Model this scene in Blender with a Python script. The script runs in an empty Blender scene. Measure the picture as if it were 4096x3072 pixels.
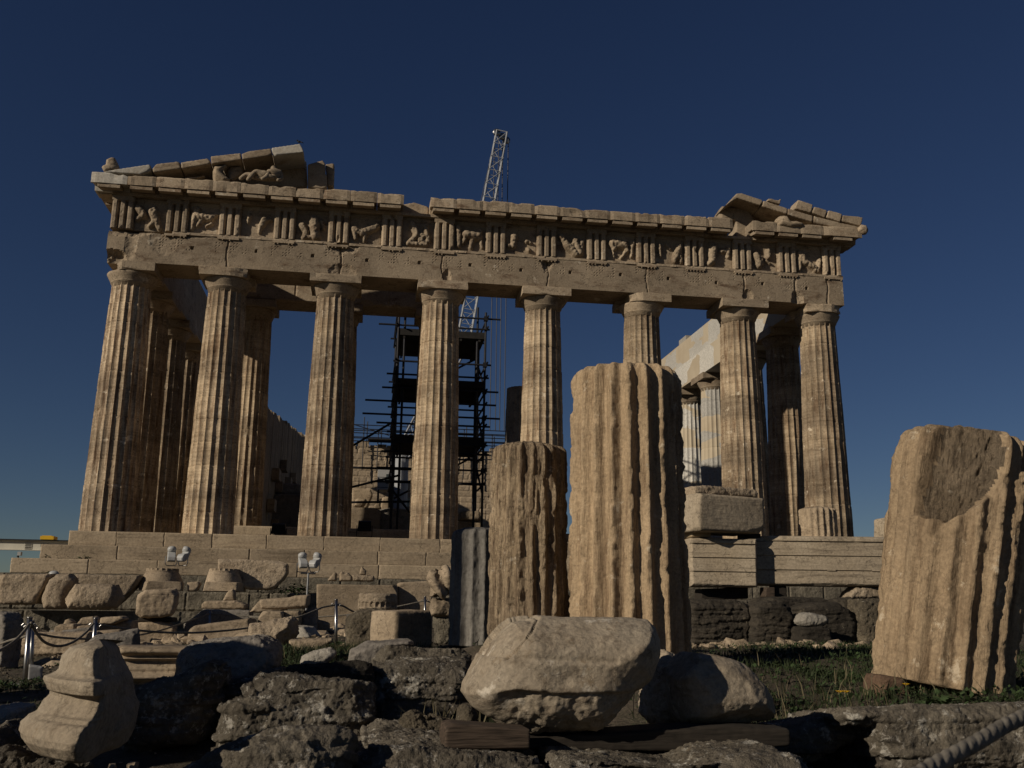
import bpy, bmesh, math, random
import numpy as np
from mathutils import Vector, Matrix
R=math.radians
sc=bpy.context.scene
# ------------------------------------------------------------------ camera, sky, sun, exposure
CAM=[[-4.858, -38.585, -2.524], 0.226221, -0.147789, 0.01342, 34.142]                                  # metres; stylobate top is z=0, facade along x
(cx,cy,cz),pit,yaw,rol,lens=CAM
cam_d=bpy.data.cameras.new('camera'); cam=bpy.data.objects.new('camera',cam_d); sc.collection.objects.link(cam)
cam_d.sensor_width=36; cam_d.lens=lens; cam_d.clip_start=.05; cam_d.clip_end=9000
fw=Vector((-math.sin(yaw)*math.cos(pit),math.cos(yaw)*math.cos(pit),math.sin(pit)))
rt=Vector((math.cos(yaw),math.sin(yaw),0)); up=rt.cross(fw)
r2=rt*math.cos(rol)+up*math.sin(rol); u2=up*math.cos(rol)-rt*math.sin(rol)
M=Matrix((r2,u2,-fw)).transposed().to_4x4(); M.translation=Vector((cx,cy,cz)); cam.matrix_world=M
cam_d.dof.use_dof=True; cam_d.dof.focus_distance=17; cam_d.dof.aperture_fstop=13
sc.camera=cam
SUN_EL,SUN_ROT=R(22),R(243)
world=bpy.data.worlds.new("World"); sc.world=world; world.use_nodes=True
nt=world.node_tree; nt.nodes.clear()
sky=nt.nodes.new('ShaderNodeTexSky'); sky.sky_type='NISHITA'; sky.sun_disc=False
sky.sun_elevation=SUN_EL; sky.sun_rotation=SUN_ROT; sky.altitude=1500; sky.air_density=1.0; sky.dust_density=.15; sky.ozone_density=3.0
bg=nt.nodes.new('ShaderNodeBackground'); bg.inputs[1].default_value=.05
wo=nt.nodes.new('ShaderNodeOutputWorld'); hs=nt.nodes.new('ShaderNodeHueSaturation'); hs.inputs['Saturation'].default_value=1.12; hs.inputs['Hue'].default_value=.513; hs.inputs['Value'].default_value=.70; nt.links.new(sky.outputs[0],hs.inputs['Color']); nt.links.new(hs.outputs[0],bg.inputs[0]); nt.links.new(bg.outputs[0],wo.inputs[0])
sl=bpy.data.lights.new('sun','SUN'); sl.energy=5.0; sl.angle=R(.5); sl.color=(1,.89,.74)
so=bpy.data.objects.new('sun',sl); sc.collection.objects.link(so)
sd=Vector((math.sin(SUN_ROT)*math.cos(SUN_EL),math.cos(SUN_ROT)*math.cos(SUN_EL),math.sin(SUN_EL)))
so.rotation_euler=sd.to_track_quat('Z','Y').to_euler()
vs=sc.view_settings; vs.view_transform='Standard'; vs.look='None'; vs.exposure=-.52; vs.gamma=1
# ------------------------------------------------------------------ helpers
rng=np.random.default_rng(7); random.seed(7)
def _h(ix,iy,iz,s):
    h=(ix.astype(np.int64)*374761393+iy.astype(np.int64)*668265263+iz.astype(np.int64)*1274126177+s*974711)&0xffffffff
    h=((h^(h>>13))*1103515245)&0xffffffff; h=((h^(h>>16))*668265263)&0xffffffff; h=h^(h>>15)
    return (h&0xffff)/32767.5-1
def vnoise(p,s=0):                              # gradient noise
    i=np.floor(p).astype(np.int64); f=p-i; w_=f*f*f*(f*(f*6-15)+10)
    x,y,z=i.T; a,b,c=w_.T; fx,fy,fz=f.T; r=0
    for dx in(0,1):
        for dy in(0,1):
            for dz in(0,1):
                w=(a if dx else 1-a)*(b if dy else 1-b)*(c if dz else 1-c)
                h=(_h(x+dx,y+dy,z+dz,s)+1)*32767.5; h=h.astype(np.int64)
                gx_=(h&31)/15.5-1; gy_=((h>>5)&31)/15.5-1; gz_=((h>>10)&31)/15.5-1
                r=r+w*(gx_*(fx-dx)+gy_*(fy-dy)+gz_*(fz-dz))
    return r*1.25
def fbm(p,o=4,s=0,g=.5):
    p=np.asarray(p,float); t=0; a=1; n=0
    for k in range(o):
        t=t+a*vnoise(p*(2.03**k)+k*17.3,s+k); n+=a; a*=g
    return t/n
def link(o,parent=None):
    sc.collection.objects.link(o)
    if parent is not None: o.parent=parent
    return o
def tag(o,label=None,cat=None,group=None,kind=None):
    for k,v in(('label',label),('category',cat),('group',group),('kind',kind)):
        if v: o[k]=v
    return o
def empty(name,loc,label=None,cat=None,group=None):
    o=bpy.data.objects.new(name,None); o.location=loc; o.empty_display_size=.2; link(o); return tag(o,label,cat,group)
def mesh(name,V,F,mat,parent=None,smooth=False,loc=None):
    me=bpy.data.meshes.new(name); me.from_pydata([tuple(map(float,v)) for v in V],[],[tuple(map(int,f)) for f in F]); 
    if mat: me.materials.append(mat)
    if smooth: me.polygons.foreach_set('use_smooth',[True]*len(me.polygons))
    me.update(); o=bpy.data.objects.new(name,me)
    if loc is not None: o.location=loc
    return link(o,parent)
def grid_faces(nu,nv,cu=False,off=0):
    F=[]
    for j in range(nv-1):
        for i in range(nu if cu else nu-1):
            a=j*nu+i; b=j*nu+(i+1)%nu
            F.append((off+a,off+b,off+b+nu,off+a+nu))
    return F
class MB:
    def __init__(s): s.V=[];s.F=[]
    def add(s,V,F):
        o=len(s.V); s.V+=[tuple(v) for v in V]; s.F+=[tuple(i+o for i in f) for f in F]; return s
    def box(s,x0,x1,y0,y1,z0,z1):
        return s.add([(x0,y0,z0),(x1,y0,z0),(x1,y1,z0),(x0,y1,z0),(x0,y0,z1),(x1,y0,z1),(x1,y1,z1),(x0,y1,z1)],
         [(0,3,2,1),(4,5,6,7),(0,1,5,4),(1,2,6,5),(2,3,7,6),(3,0,4,7)])
    def tube(s,a,b,r,n=8,r1=None):
        a=np.array(a,float);b=np.array(b,float); d=b-a; d/=np.linalg.norm(d)
        u=np.cross(d,(0,0,1.) if abs(d[2])<.9 else (1.,0,0)); u/=np.linalg.norm(u); v=np.cross(d,u)
        r1=r if r1 is None else r1
        V=[];c=[(math.cos(2*math.pi*k/n),math.sin(2*math.pi*k/n)) for k in range(n)]
        for p,q in((a,r),(b,r1)): V+=[p+q*(x*u+y*v) for x,y in c]
        F=[(k,(k+1)%n,n+(k+1)%n,n+k) for k in range(n)]+[tuple(range(n))[::-1],tuple(range(n,2*n))]
        return s.add(V,F)
    def lathe(s,prof,n=24,c=(0,0,0)):
        V=[(c[0]+r*math.cos(2*math.pi*k/n),c[1]+r*math.sin(2*math.pi*k/n),c[2]+z) for r,z in prof for k in range(n)]
        F=grid_faces(n,len(prof),True)+[tuple(range(n))[::-1],tuple(range(n*(len(prof)-1),n*len(prof)))]
        return s.add(V,F)
    def ball(s,c,r,n=10,m=7,sc_=(1,1,1)):
        V=[];
        for j in range(m+1):
            t=math.pi*j/m
            for i in range(n): V.append((c[0]+r*sc_[0]*math.sin(t)*math.cos(2*math.pi*i/n),c[1]+r*sc_[1]*math.sin(t)*math.sin(2*math.pi*i/n),c[2]+r*sc_[2]*math.cos(t)))
        return s.add(V,grid_faces(n,m+1,True))
    def build(s,name,mat,parent=None,smooth=False,loc=None): 
        V=s.V if loc is None else [(x-loc[0],y-loc[1],z-loc[2]) for x,y,z in s.V]
        return mesh(name,V,s.F,mat,parent,smooth,loc)
# ------------------------------------------------------------------ materials
def newmat(name):
    m=bpy.data.materials.new(name); m.use_nodes=True; nt=m.node_tree
    b=nt.nodes['Principled BSDF']; b.inputs['Specular IOR Level'].default_value=.25
    return m,nt,b
def stone_mat(name,c1,c2,c3,scale=1.5,streak=(1,1,.15),stain=.5,bump=.25,rough=.9,fine=30,spots=None,cracks=0,worldc=False,bs=1.0,cells=None,bands=False):
    m,nt,b=newmat(name); N=nt.nodes.new; L=nt.links.new
    tc=N('ShaderNodeTexCoord'); oi=N('ShaderNodeObjectInfo'); ad=N('ShaderNodeVectorMath'); ad.operation='ADD'
    mu=N('ShaderNodeMath'); mu.operation='MULTIPLY'; mu.inputs[1].default_value=0 if worldc else 61.7
    L(oi.outputs['Random'],mu.inputs[0]); L(tc.outputs['Object'],ad.inputs[0]); L(mu.outputs[0],ad.inputs[1])
    def noise(sv,det=6,ro=.6,vec=(1,1,1),w=0):
        mp=N('ShaderNodeMapping'); mp.inputs['Scale'].default_value=vec; mp.inputs['Location'].default_value=(w,w*.7,w*.3); L(ad.outputs[0],mp.inputs[0])
        n=N('ShaderNodeTexNoise'); n.inputs['Scale'].default_value=sv; n.inputs['Detail'].default_value=det; n.inputs['Roughness'].default_value=ro
        L(mp.outputs[0],n.inputs['Vector']); return n.outputs[0]
    def ramp(src,a,b_,ca=(0,0,0,1),cb=(1,1,1,1)):
        r=N('ShaderNodeValToRGB'); r.color_ramp.elements[0].position=a; r.color_ramp.elements[1].position=b_
        r.color_ramp.elements[0].color=ca; r.color_ramp.elements[1].color=cb; L(src,r.inputs[0]); return r.outputs[0]
    def mix(f,a,b_,mode='MIX'):
        x=N('ShaderNodeMix'); x.data_type='RGBA'; x.blend_type=mode
        if isinstance(f,float): x.inputs[0].default_value=f
        else: L(f,x.inputs[0])
        for i,q in((6,a),(7,b_)):
            if isinstance(q,tuple): x.inputs[i].default_value=q
            else: L(q,x.inputs[i])
        return x.outputs[2]
    c1,c2,c3=[tuple(.97*(x*.9+.1*sum(c)/3) for x in c) for c in(c1,c2,c3)]
    A=tuple(c1)+(1,); B=tuple(c2)+(1,); Cc=tuple(c3)+(1,)
    n1=noise(scale,8,.62); col=ramp(n1,.36,.64,A,B)
    st=noise(scale*2.3,7,.7,streak,3.1); col=mix(ramp(st,.62-.16*stain,.78-.1*stain),col,Cc)
    n4=noise(fine,5,.7); g=ramp(n4,.25,.75,(.62,.62,.62,1),(1.25,1.25,1.25,1)); col=mix(1.0,col,g,'MULTIPLY')
    n5=noise(scale*.35,3,.5,(1,1,1),9.0); g=ramp(n5,.3,.7,(.78,.77,.76,1),(1.12,1.1,1.06,1)); col=mix(1.0,col,g,'MULTIPLY')
    vr=N('ShaderNodeMapRange'); vr.inputs['To Min'].default_value=.84; vr.inputs['To Max'].default_value=1.12; L(oi.outputs['Random'],vr.inputs['Value'])
    if not worldc:
        vx_=N('ShaderNodeVectorMath'); vx_.operation='SCALE'; L(col,vx_.inputs[0]); L(vr.outputs[0],vx_.inputs['Scale']); col=vx_.outputs[0]
    if bands:
        bn=noise(1.15,2,.5,(.04,.04,1),33.0); col=mix(1.0,col,ramp(bn,.38,.62,(.72,.70,.68,1),(1.16,1.14,1.1,1)),'MULTIPLY')
        hb=noise(1.6,6,.75,(.5,.5,9),41.0); col=mix(1.0,col,ramp(hb,.35,.6,(.74,.71,.68,1),(1.08,1.08,1.08,1)),'MULTIPLY')
    if spots:
        for (sp,sc_,th,w) in spots:
            v=noise(sc_,6,.75,(1,1,1),w); col=mix(ramp(v,th,th+.07),col,tuple(sp)+(1,))
    if cells:
        mp=N('ShaderNodeMapping'); mp.inputs['Scale'].default_value=cells[0]; L(ad.outputs[0],mp.inputs[0])
        wv=N('ShaderNodeVectorMath'); wv.operation='MULTIPLY_ADD'; wv.inputs[1].default_value=(.2,.2,.2); nn=N('ShaderNodeTexNoise'); nn.inputs['Scale'].default_value=1.4; nn.inputs['Detail'].default_value=4; L(ad.outputs[0],nn.inputs['Vector']); L(nn.outputs['Color'],wv.inputs[0]); L(mp.outputs[0],wv.inputs[2])
        vo=N('ShaderNodeTexVoronoi'); vo.distance='CHEBYCHEV'; vo.inputs['Scale'].default_value=1; L(wv.outputs[0],vo.inputs['Vector']); sp_=N('ShaderNodeSeparateColor'); L(vo.outputs['Color'],sp_.inputs[0])
        tanc=mix(ramp(n1,.36,.64),(.47,.40,.29,1),(.38,.31,.215,1)); col=mix(ramp(sp_.outputs[0],cells[1],cells[1]+.01),col,tanc)
    if cracks:
        ck=noise(scale*1.1,5,.6,(1,1,1),21.0); mm=N('ShaderNodeMath'); mm.operation='SUBTRACT'; mm.inputs[1].default_value=.5; L(ck,mm.inputs[0])
        ab=N('ShaderNodeMath'); ab.operation='ABSOLUTE'; L(mm.outputs[0],ab.inputs[0]); cf=ramp(ab.outputs[0],.0,.008,(1,1,1,1),(0,0,0,1))
        x=N('ShaderNodeMath'); x.operation='MULTIPLY'; x.inputs[1].default_value=cracks; L(cf,x.inputs[0]); col=mix(x.outputs[0],col,(.03,.022,.015,1))
    L(col,b.inputs['Base Color']); b.inputs['Roughness'].default_value=rough
    bm1=N('ShaderNodeBump'); bm1.inputs['Strength'].default_value=bump; bm1.inputs['Distance'].default_value=.02*bs
    L(n4,bm1.inputs['Height'])
    bm2=N('ShaderNodeBump'); bm2.inputs['Strength'].default_value=bump; bm2.inputs['Distance'].default_value=.06*bs
    L(st,bm2.inputs['Height']); L(bm1.outputs[0],bm2.inputs['Normal']); L(bm2.outputs[0],b.inputs['Normal'])
    return m
def flat_mat(name,c,rough=.6,metal=0,var=.15,sc_=8,vec=(1,1,1),bump=0):
    m,nt,b=newmat(name); N=nt.nodes.new; L=nt.links.new
    tc=N('ShaderNodeTexCoord'); mp=N('ShaderNodeMapping'); mp.inputs['Scale'].default_value=vec; L(tc.outputs['Object'],mp.inputs[0])
    n=N('ShaderNodeTexNoise'); n.inputs['Scale'].default_value=sc_; n.inputs['Detail'].default_value=6; L(mp.outputs[0],n.inputs['Vector'])
    r=N('ShaderNodeValToRGB'); r.color_ramp.elements[0].position=.3; r.color_ramp.elements[1].position=.7
    r.color_ramp.elements[0].color=tuple(x*(1-var) for x in c)+(1,); r.color_ramp.elements[1].color=tuple(min(1,x*(1+var)) for x in c)+(1,)
    L(n.outputs[0],r.inputs[0]); L(r.outputs[0],b.inputs['Base Color']); b.inputs['Roughness'].default_value=rough; b.inputs['Metallic'].default_value=metal
    if bump:
        bp=N('ShaderNodeBump'); bp.inputs['Strength'].default_value=bump; bp.inputs['Distance'].default_value=.01; L(n.outputs[0],bp.inputs['Height']); L(bp.outputs[0],b.inputs['Normal'])
    return m
MT={}
MT['column']=stone_mat('weathered column marble',(.50,.40,.275),(.37,.285,.185),(.16,.09,.045),.9,(2.6,2.6,.32),.9,.35,fine=14,cracks=.6,bands=True,spots=[((.56,.47,.345),2.3,.60,3),((.13,.08,.045),3.4,.66,9)])
MT['column_stained']=stone_mat('brown stained column marble',(.50,.405,.285),(.40,.31,.205),(.13,.07,.035),1.1,(2.8,2.8,.3),1.1,.4,fine=14,cracks=.6,bands=True,spots=[((.55,.46,.34),2.2,.60,3),((.12,.07,.035),3.0,.60,9)])
MT['temple']=stone_mat('weathered temple marble',(.42,.33,.225),(.33,.255,.17),(.15,.09,.05),.8,(.6,1,1.6),.6,.35,fine=16,cracks=.6,spots=[((.48,.41,.31),1.3,.61,3),((.15,.095,.055),1.7,.665,9)])
MT['steps']=stone_mat('banded step marble',(.42,.33,.22),(.33,.255,.165),(.17,.125,.08),.7,(.35,1,3.5),.6,.3,fine=14,cracks=.5)
MT['tan']=stone_mat('tan marble',(.43,.335,.225),(.33,.25,.16),(.15,.11,.07),1.6,(.6,.6,2.0),.55,.4,fine=26,cracks=.6)
MT['marble']=stone_mat('banded marble',(.42,.345,.245),(.35,.28,.19),(.16,.125,.085),1.3,(.35,1,3.5),.6,.3,fine=24,cracks=.5)
MT['rough']=stone_mat('pecked marble',(.43,.34,.235),(.33,.255,.17),(.17,.12,.075),2.2,(1,1,1),.5,.8,fine=15,cracks=.5,bs=1.6)
MT['grey']=stone_mat('greyed marble',(.30,.27,.23),(.22,.195,.165),(.1,.09,.075),1.8,(1,1,1.5),.6,.5,fine=24,cracks=.6)
MT['white']=stone_mat('pale stone',(.42,.39,.33),(.33,.30,.25),(.16,.14,.11),3,(1,1,1),.5,.5,fine=30,cracks=.5)
MT['newmarble']=stone_mat('fresh restoration marble',(.52,.50,.45),(.46,.42,.35),(.36,.29,.2),.5,(1,1,1),.5,.15,fine=12)
MT['patch']=stone_mat('patched restoration marble',(.54,.52,.465),(.48,.455,.40),(.5,.47,.41),.35,(1,1,1),.5,.15,fine=12,cells=((.5,.45,1.0),.56))
MT['patchcol']=stone_mat('patched column marble',(.54,.52,.47),(.48,.46,.41),(.45,.4,.3),.5,(1,1,1),.4,.2,fine=12,cells=((.35,.35,.9),.52))
MT['poros']=stone_mat('grey poros stone',(.235,.205,.15),(.15,.13,.095),(.07,.06,.045),1.8,(1,1,1),.7,.9,fine=9,spots=[((.08,.07,.05),6,.6,5)],bs=2)
MT['lichen']=stone_mat('lichen covered rock',(.21,.18,.135),(.10,.083,.06),(.035,.029,.022),2.6,(1,1,1),.6,.8,fine=26,spots=[((.40,.37,.31),5,.565,2),((.36,.33,.28),14,.585,8),((.035,.03,.022),9,.60,17),((.33,.17,.04),4.5,.68,13)],bs=1.3)
MT['rock_shaded']=stone_mat('shade darkened rock',(.075,.062,.045),(.035,.029,.021),(.018,.015,.012),2.2,(.5,1,2.5),.7,.8,fine=26,spots=[((.20,.165,.11),3.2,.62,2),((.16,.14,.1),11,.64,8)],bs=1.3)  # near-black base colour stands in for the shade over the rubble
MT['conglomerate']=stone_mat('conglomerate rock',(.22,.18,.12),(.13,.105,.07),(.05,.04,.028),4,(1,1,1),.7,1,fine=22,spots=[((.36,.32,.25),19,.6,2)],bs=1.6)
MT['boulder']=stone_mat('worn boulder marble',(.40,.335,.245),(.33,.265,.185),(.15,.11,.07),2.6,(1,1,1.6),.5,.35,fine=38,cracks=.35,spots=[((.2,.15,.095),5,.585,4),((.5,.44,.35),3.5,.60,14)])
MT['drum']=stone_mat('honey drum marble',(.44,.32,.19),(.35,.25,.145),(.17,.11,.06),1.6,(3.2,3.2,.3),.8,.6,fine=34,cracks=.3,spots=[((.5,.41,.29),5,.60,3),((.18,.12,.07),9,.64,7)])
MT['drum_rough']=stone_mat('streaked drum marble',(.43,.325,.205),(.32,.235,.14),(.13,.085,.05),2.2,(4.5,4.5,.4),1.1,.9,fine=30,cracks=.5,spots=[((.5,.42,.31),6,.60,3),((.12,.085,.05),8,.60,7)])
MT['broken']=stone_mat('rough broken marble face',(.38,.29,.19),(.25,.185,.115),(.11,.08,.05),3.0,(3,3,.6),.9,1.0,fine=24,cracks=.5,spots=[((.36,.3,.22),7,.62,3)],bs=1.6)
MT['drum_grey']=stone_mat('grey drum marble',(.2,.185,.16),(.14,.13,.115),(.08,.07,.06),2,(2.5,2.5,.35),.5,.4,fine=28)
MT['brown']=stone_mat('brown stone',(.2,.12,.07),(.13,.08,.05),(.06,.04,.03),6,(1,1,1),.5,.5)
MT['concrete']=flat_mat('pale concrete',(.36,.35,.33),.9,0,.15,12,bump=.2)
MT['wood']=flat_mat('weathered wood',(.065,.046,.032),.85,0,.6,9,(.6,6,9),bump=.8)
MT['wood_dark']=flat_mat('black timber',(.03,.024,.018),.9,0,.4,9,(.6,6,9),bump=.4)
MT['wood_pale']=flat_mat('pale wood',(.33,.25,.15),.85,0,.25,9,(.6,6,9))
MT['steel']=flat_mat('brushed steel',(.36,.35,.335),.32,1,.08,20)
MT['scaff']=flat_mat('dark scaffold tube',(.028,.028,.032),.6,.4,.2,6)
MT['plank']=flat_mat('dark scaffold board',(.022,.02,.018),.8,0,.3,5)
MT['crane']=flat_mat('white crane paint',(.30,.31,.32),.5,0,.15,1)
MT['cable']=flat_mat('dark steel cable',(.03,.03,.035),.5,.5,.1,1)
MT['gantry']=flat_mat('cream beam paint',(.52,.49,.40),.5,0,.1,1.5)
MT['black']=flat_mat('black paint',(.01,.01,.01),.6,0,.1,5)
MT['yellow']=flat_mat('yellow machine paint',(.6,.36,.02),.5,0,.12,4)
MT['whitep']=flat_mat('white enamel',(.38,.38,.365),.35,0,.06,5)
MT['glass']=flat_mat('dark lamp glass',(.05,.06,.06),.08,0,.1,5)
MT['rope']=flat_mat('grey brown rope',(.17,.15,.12),.95,0,.4,40,bump=.6)
MT['green']=flat_mat('grass green',(.024,.033,.011),.75,0,.5,3)
MT['leaf']=flat_mat('weed leaf green',(.042,.066,.024),.6,0,.35,14)
MT['straw']=flat_mat('dry grass straw',(.12,.10,.055),.8,0,.3,6)
MT['petal']=flat_mat('yellow petal',(.65,.38,.02),.6,0,.1,30)
MT['crate']=flat_mat('pale green crate',(.33,.36,.28),.6,0,.08,3)
MT['soil']=stone_mat('dry gravelly soil',(.12,.095,.065),(.07,.055,.036),(.035,.04,.016),1.1,(1,1,1),.9,.9,fine=24,spots=[((.24,.2,.15),16,.6,2),((.3,.27,.22),33,.63,5)],worldc=True,bs=1.4)
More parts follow.
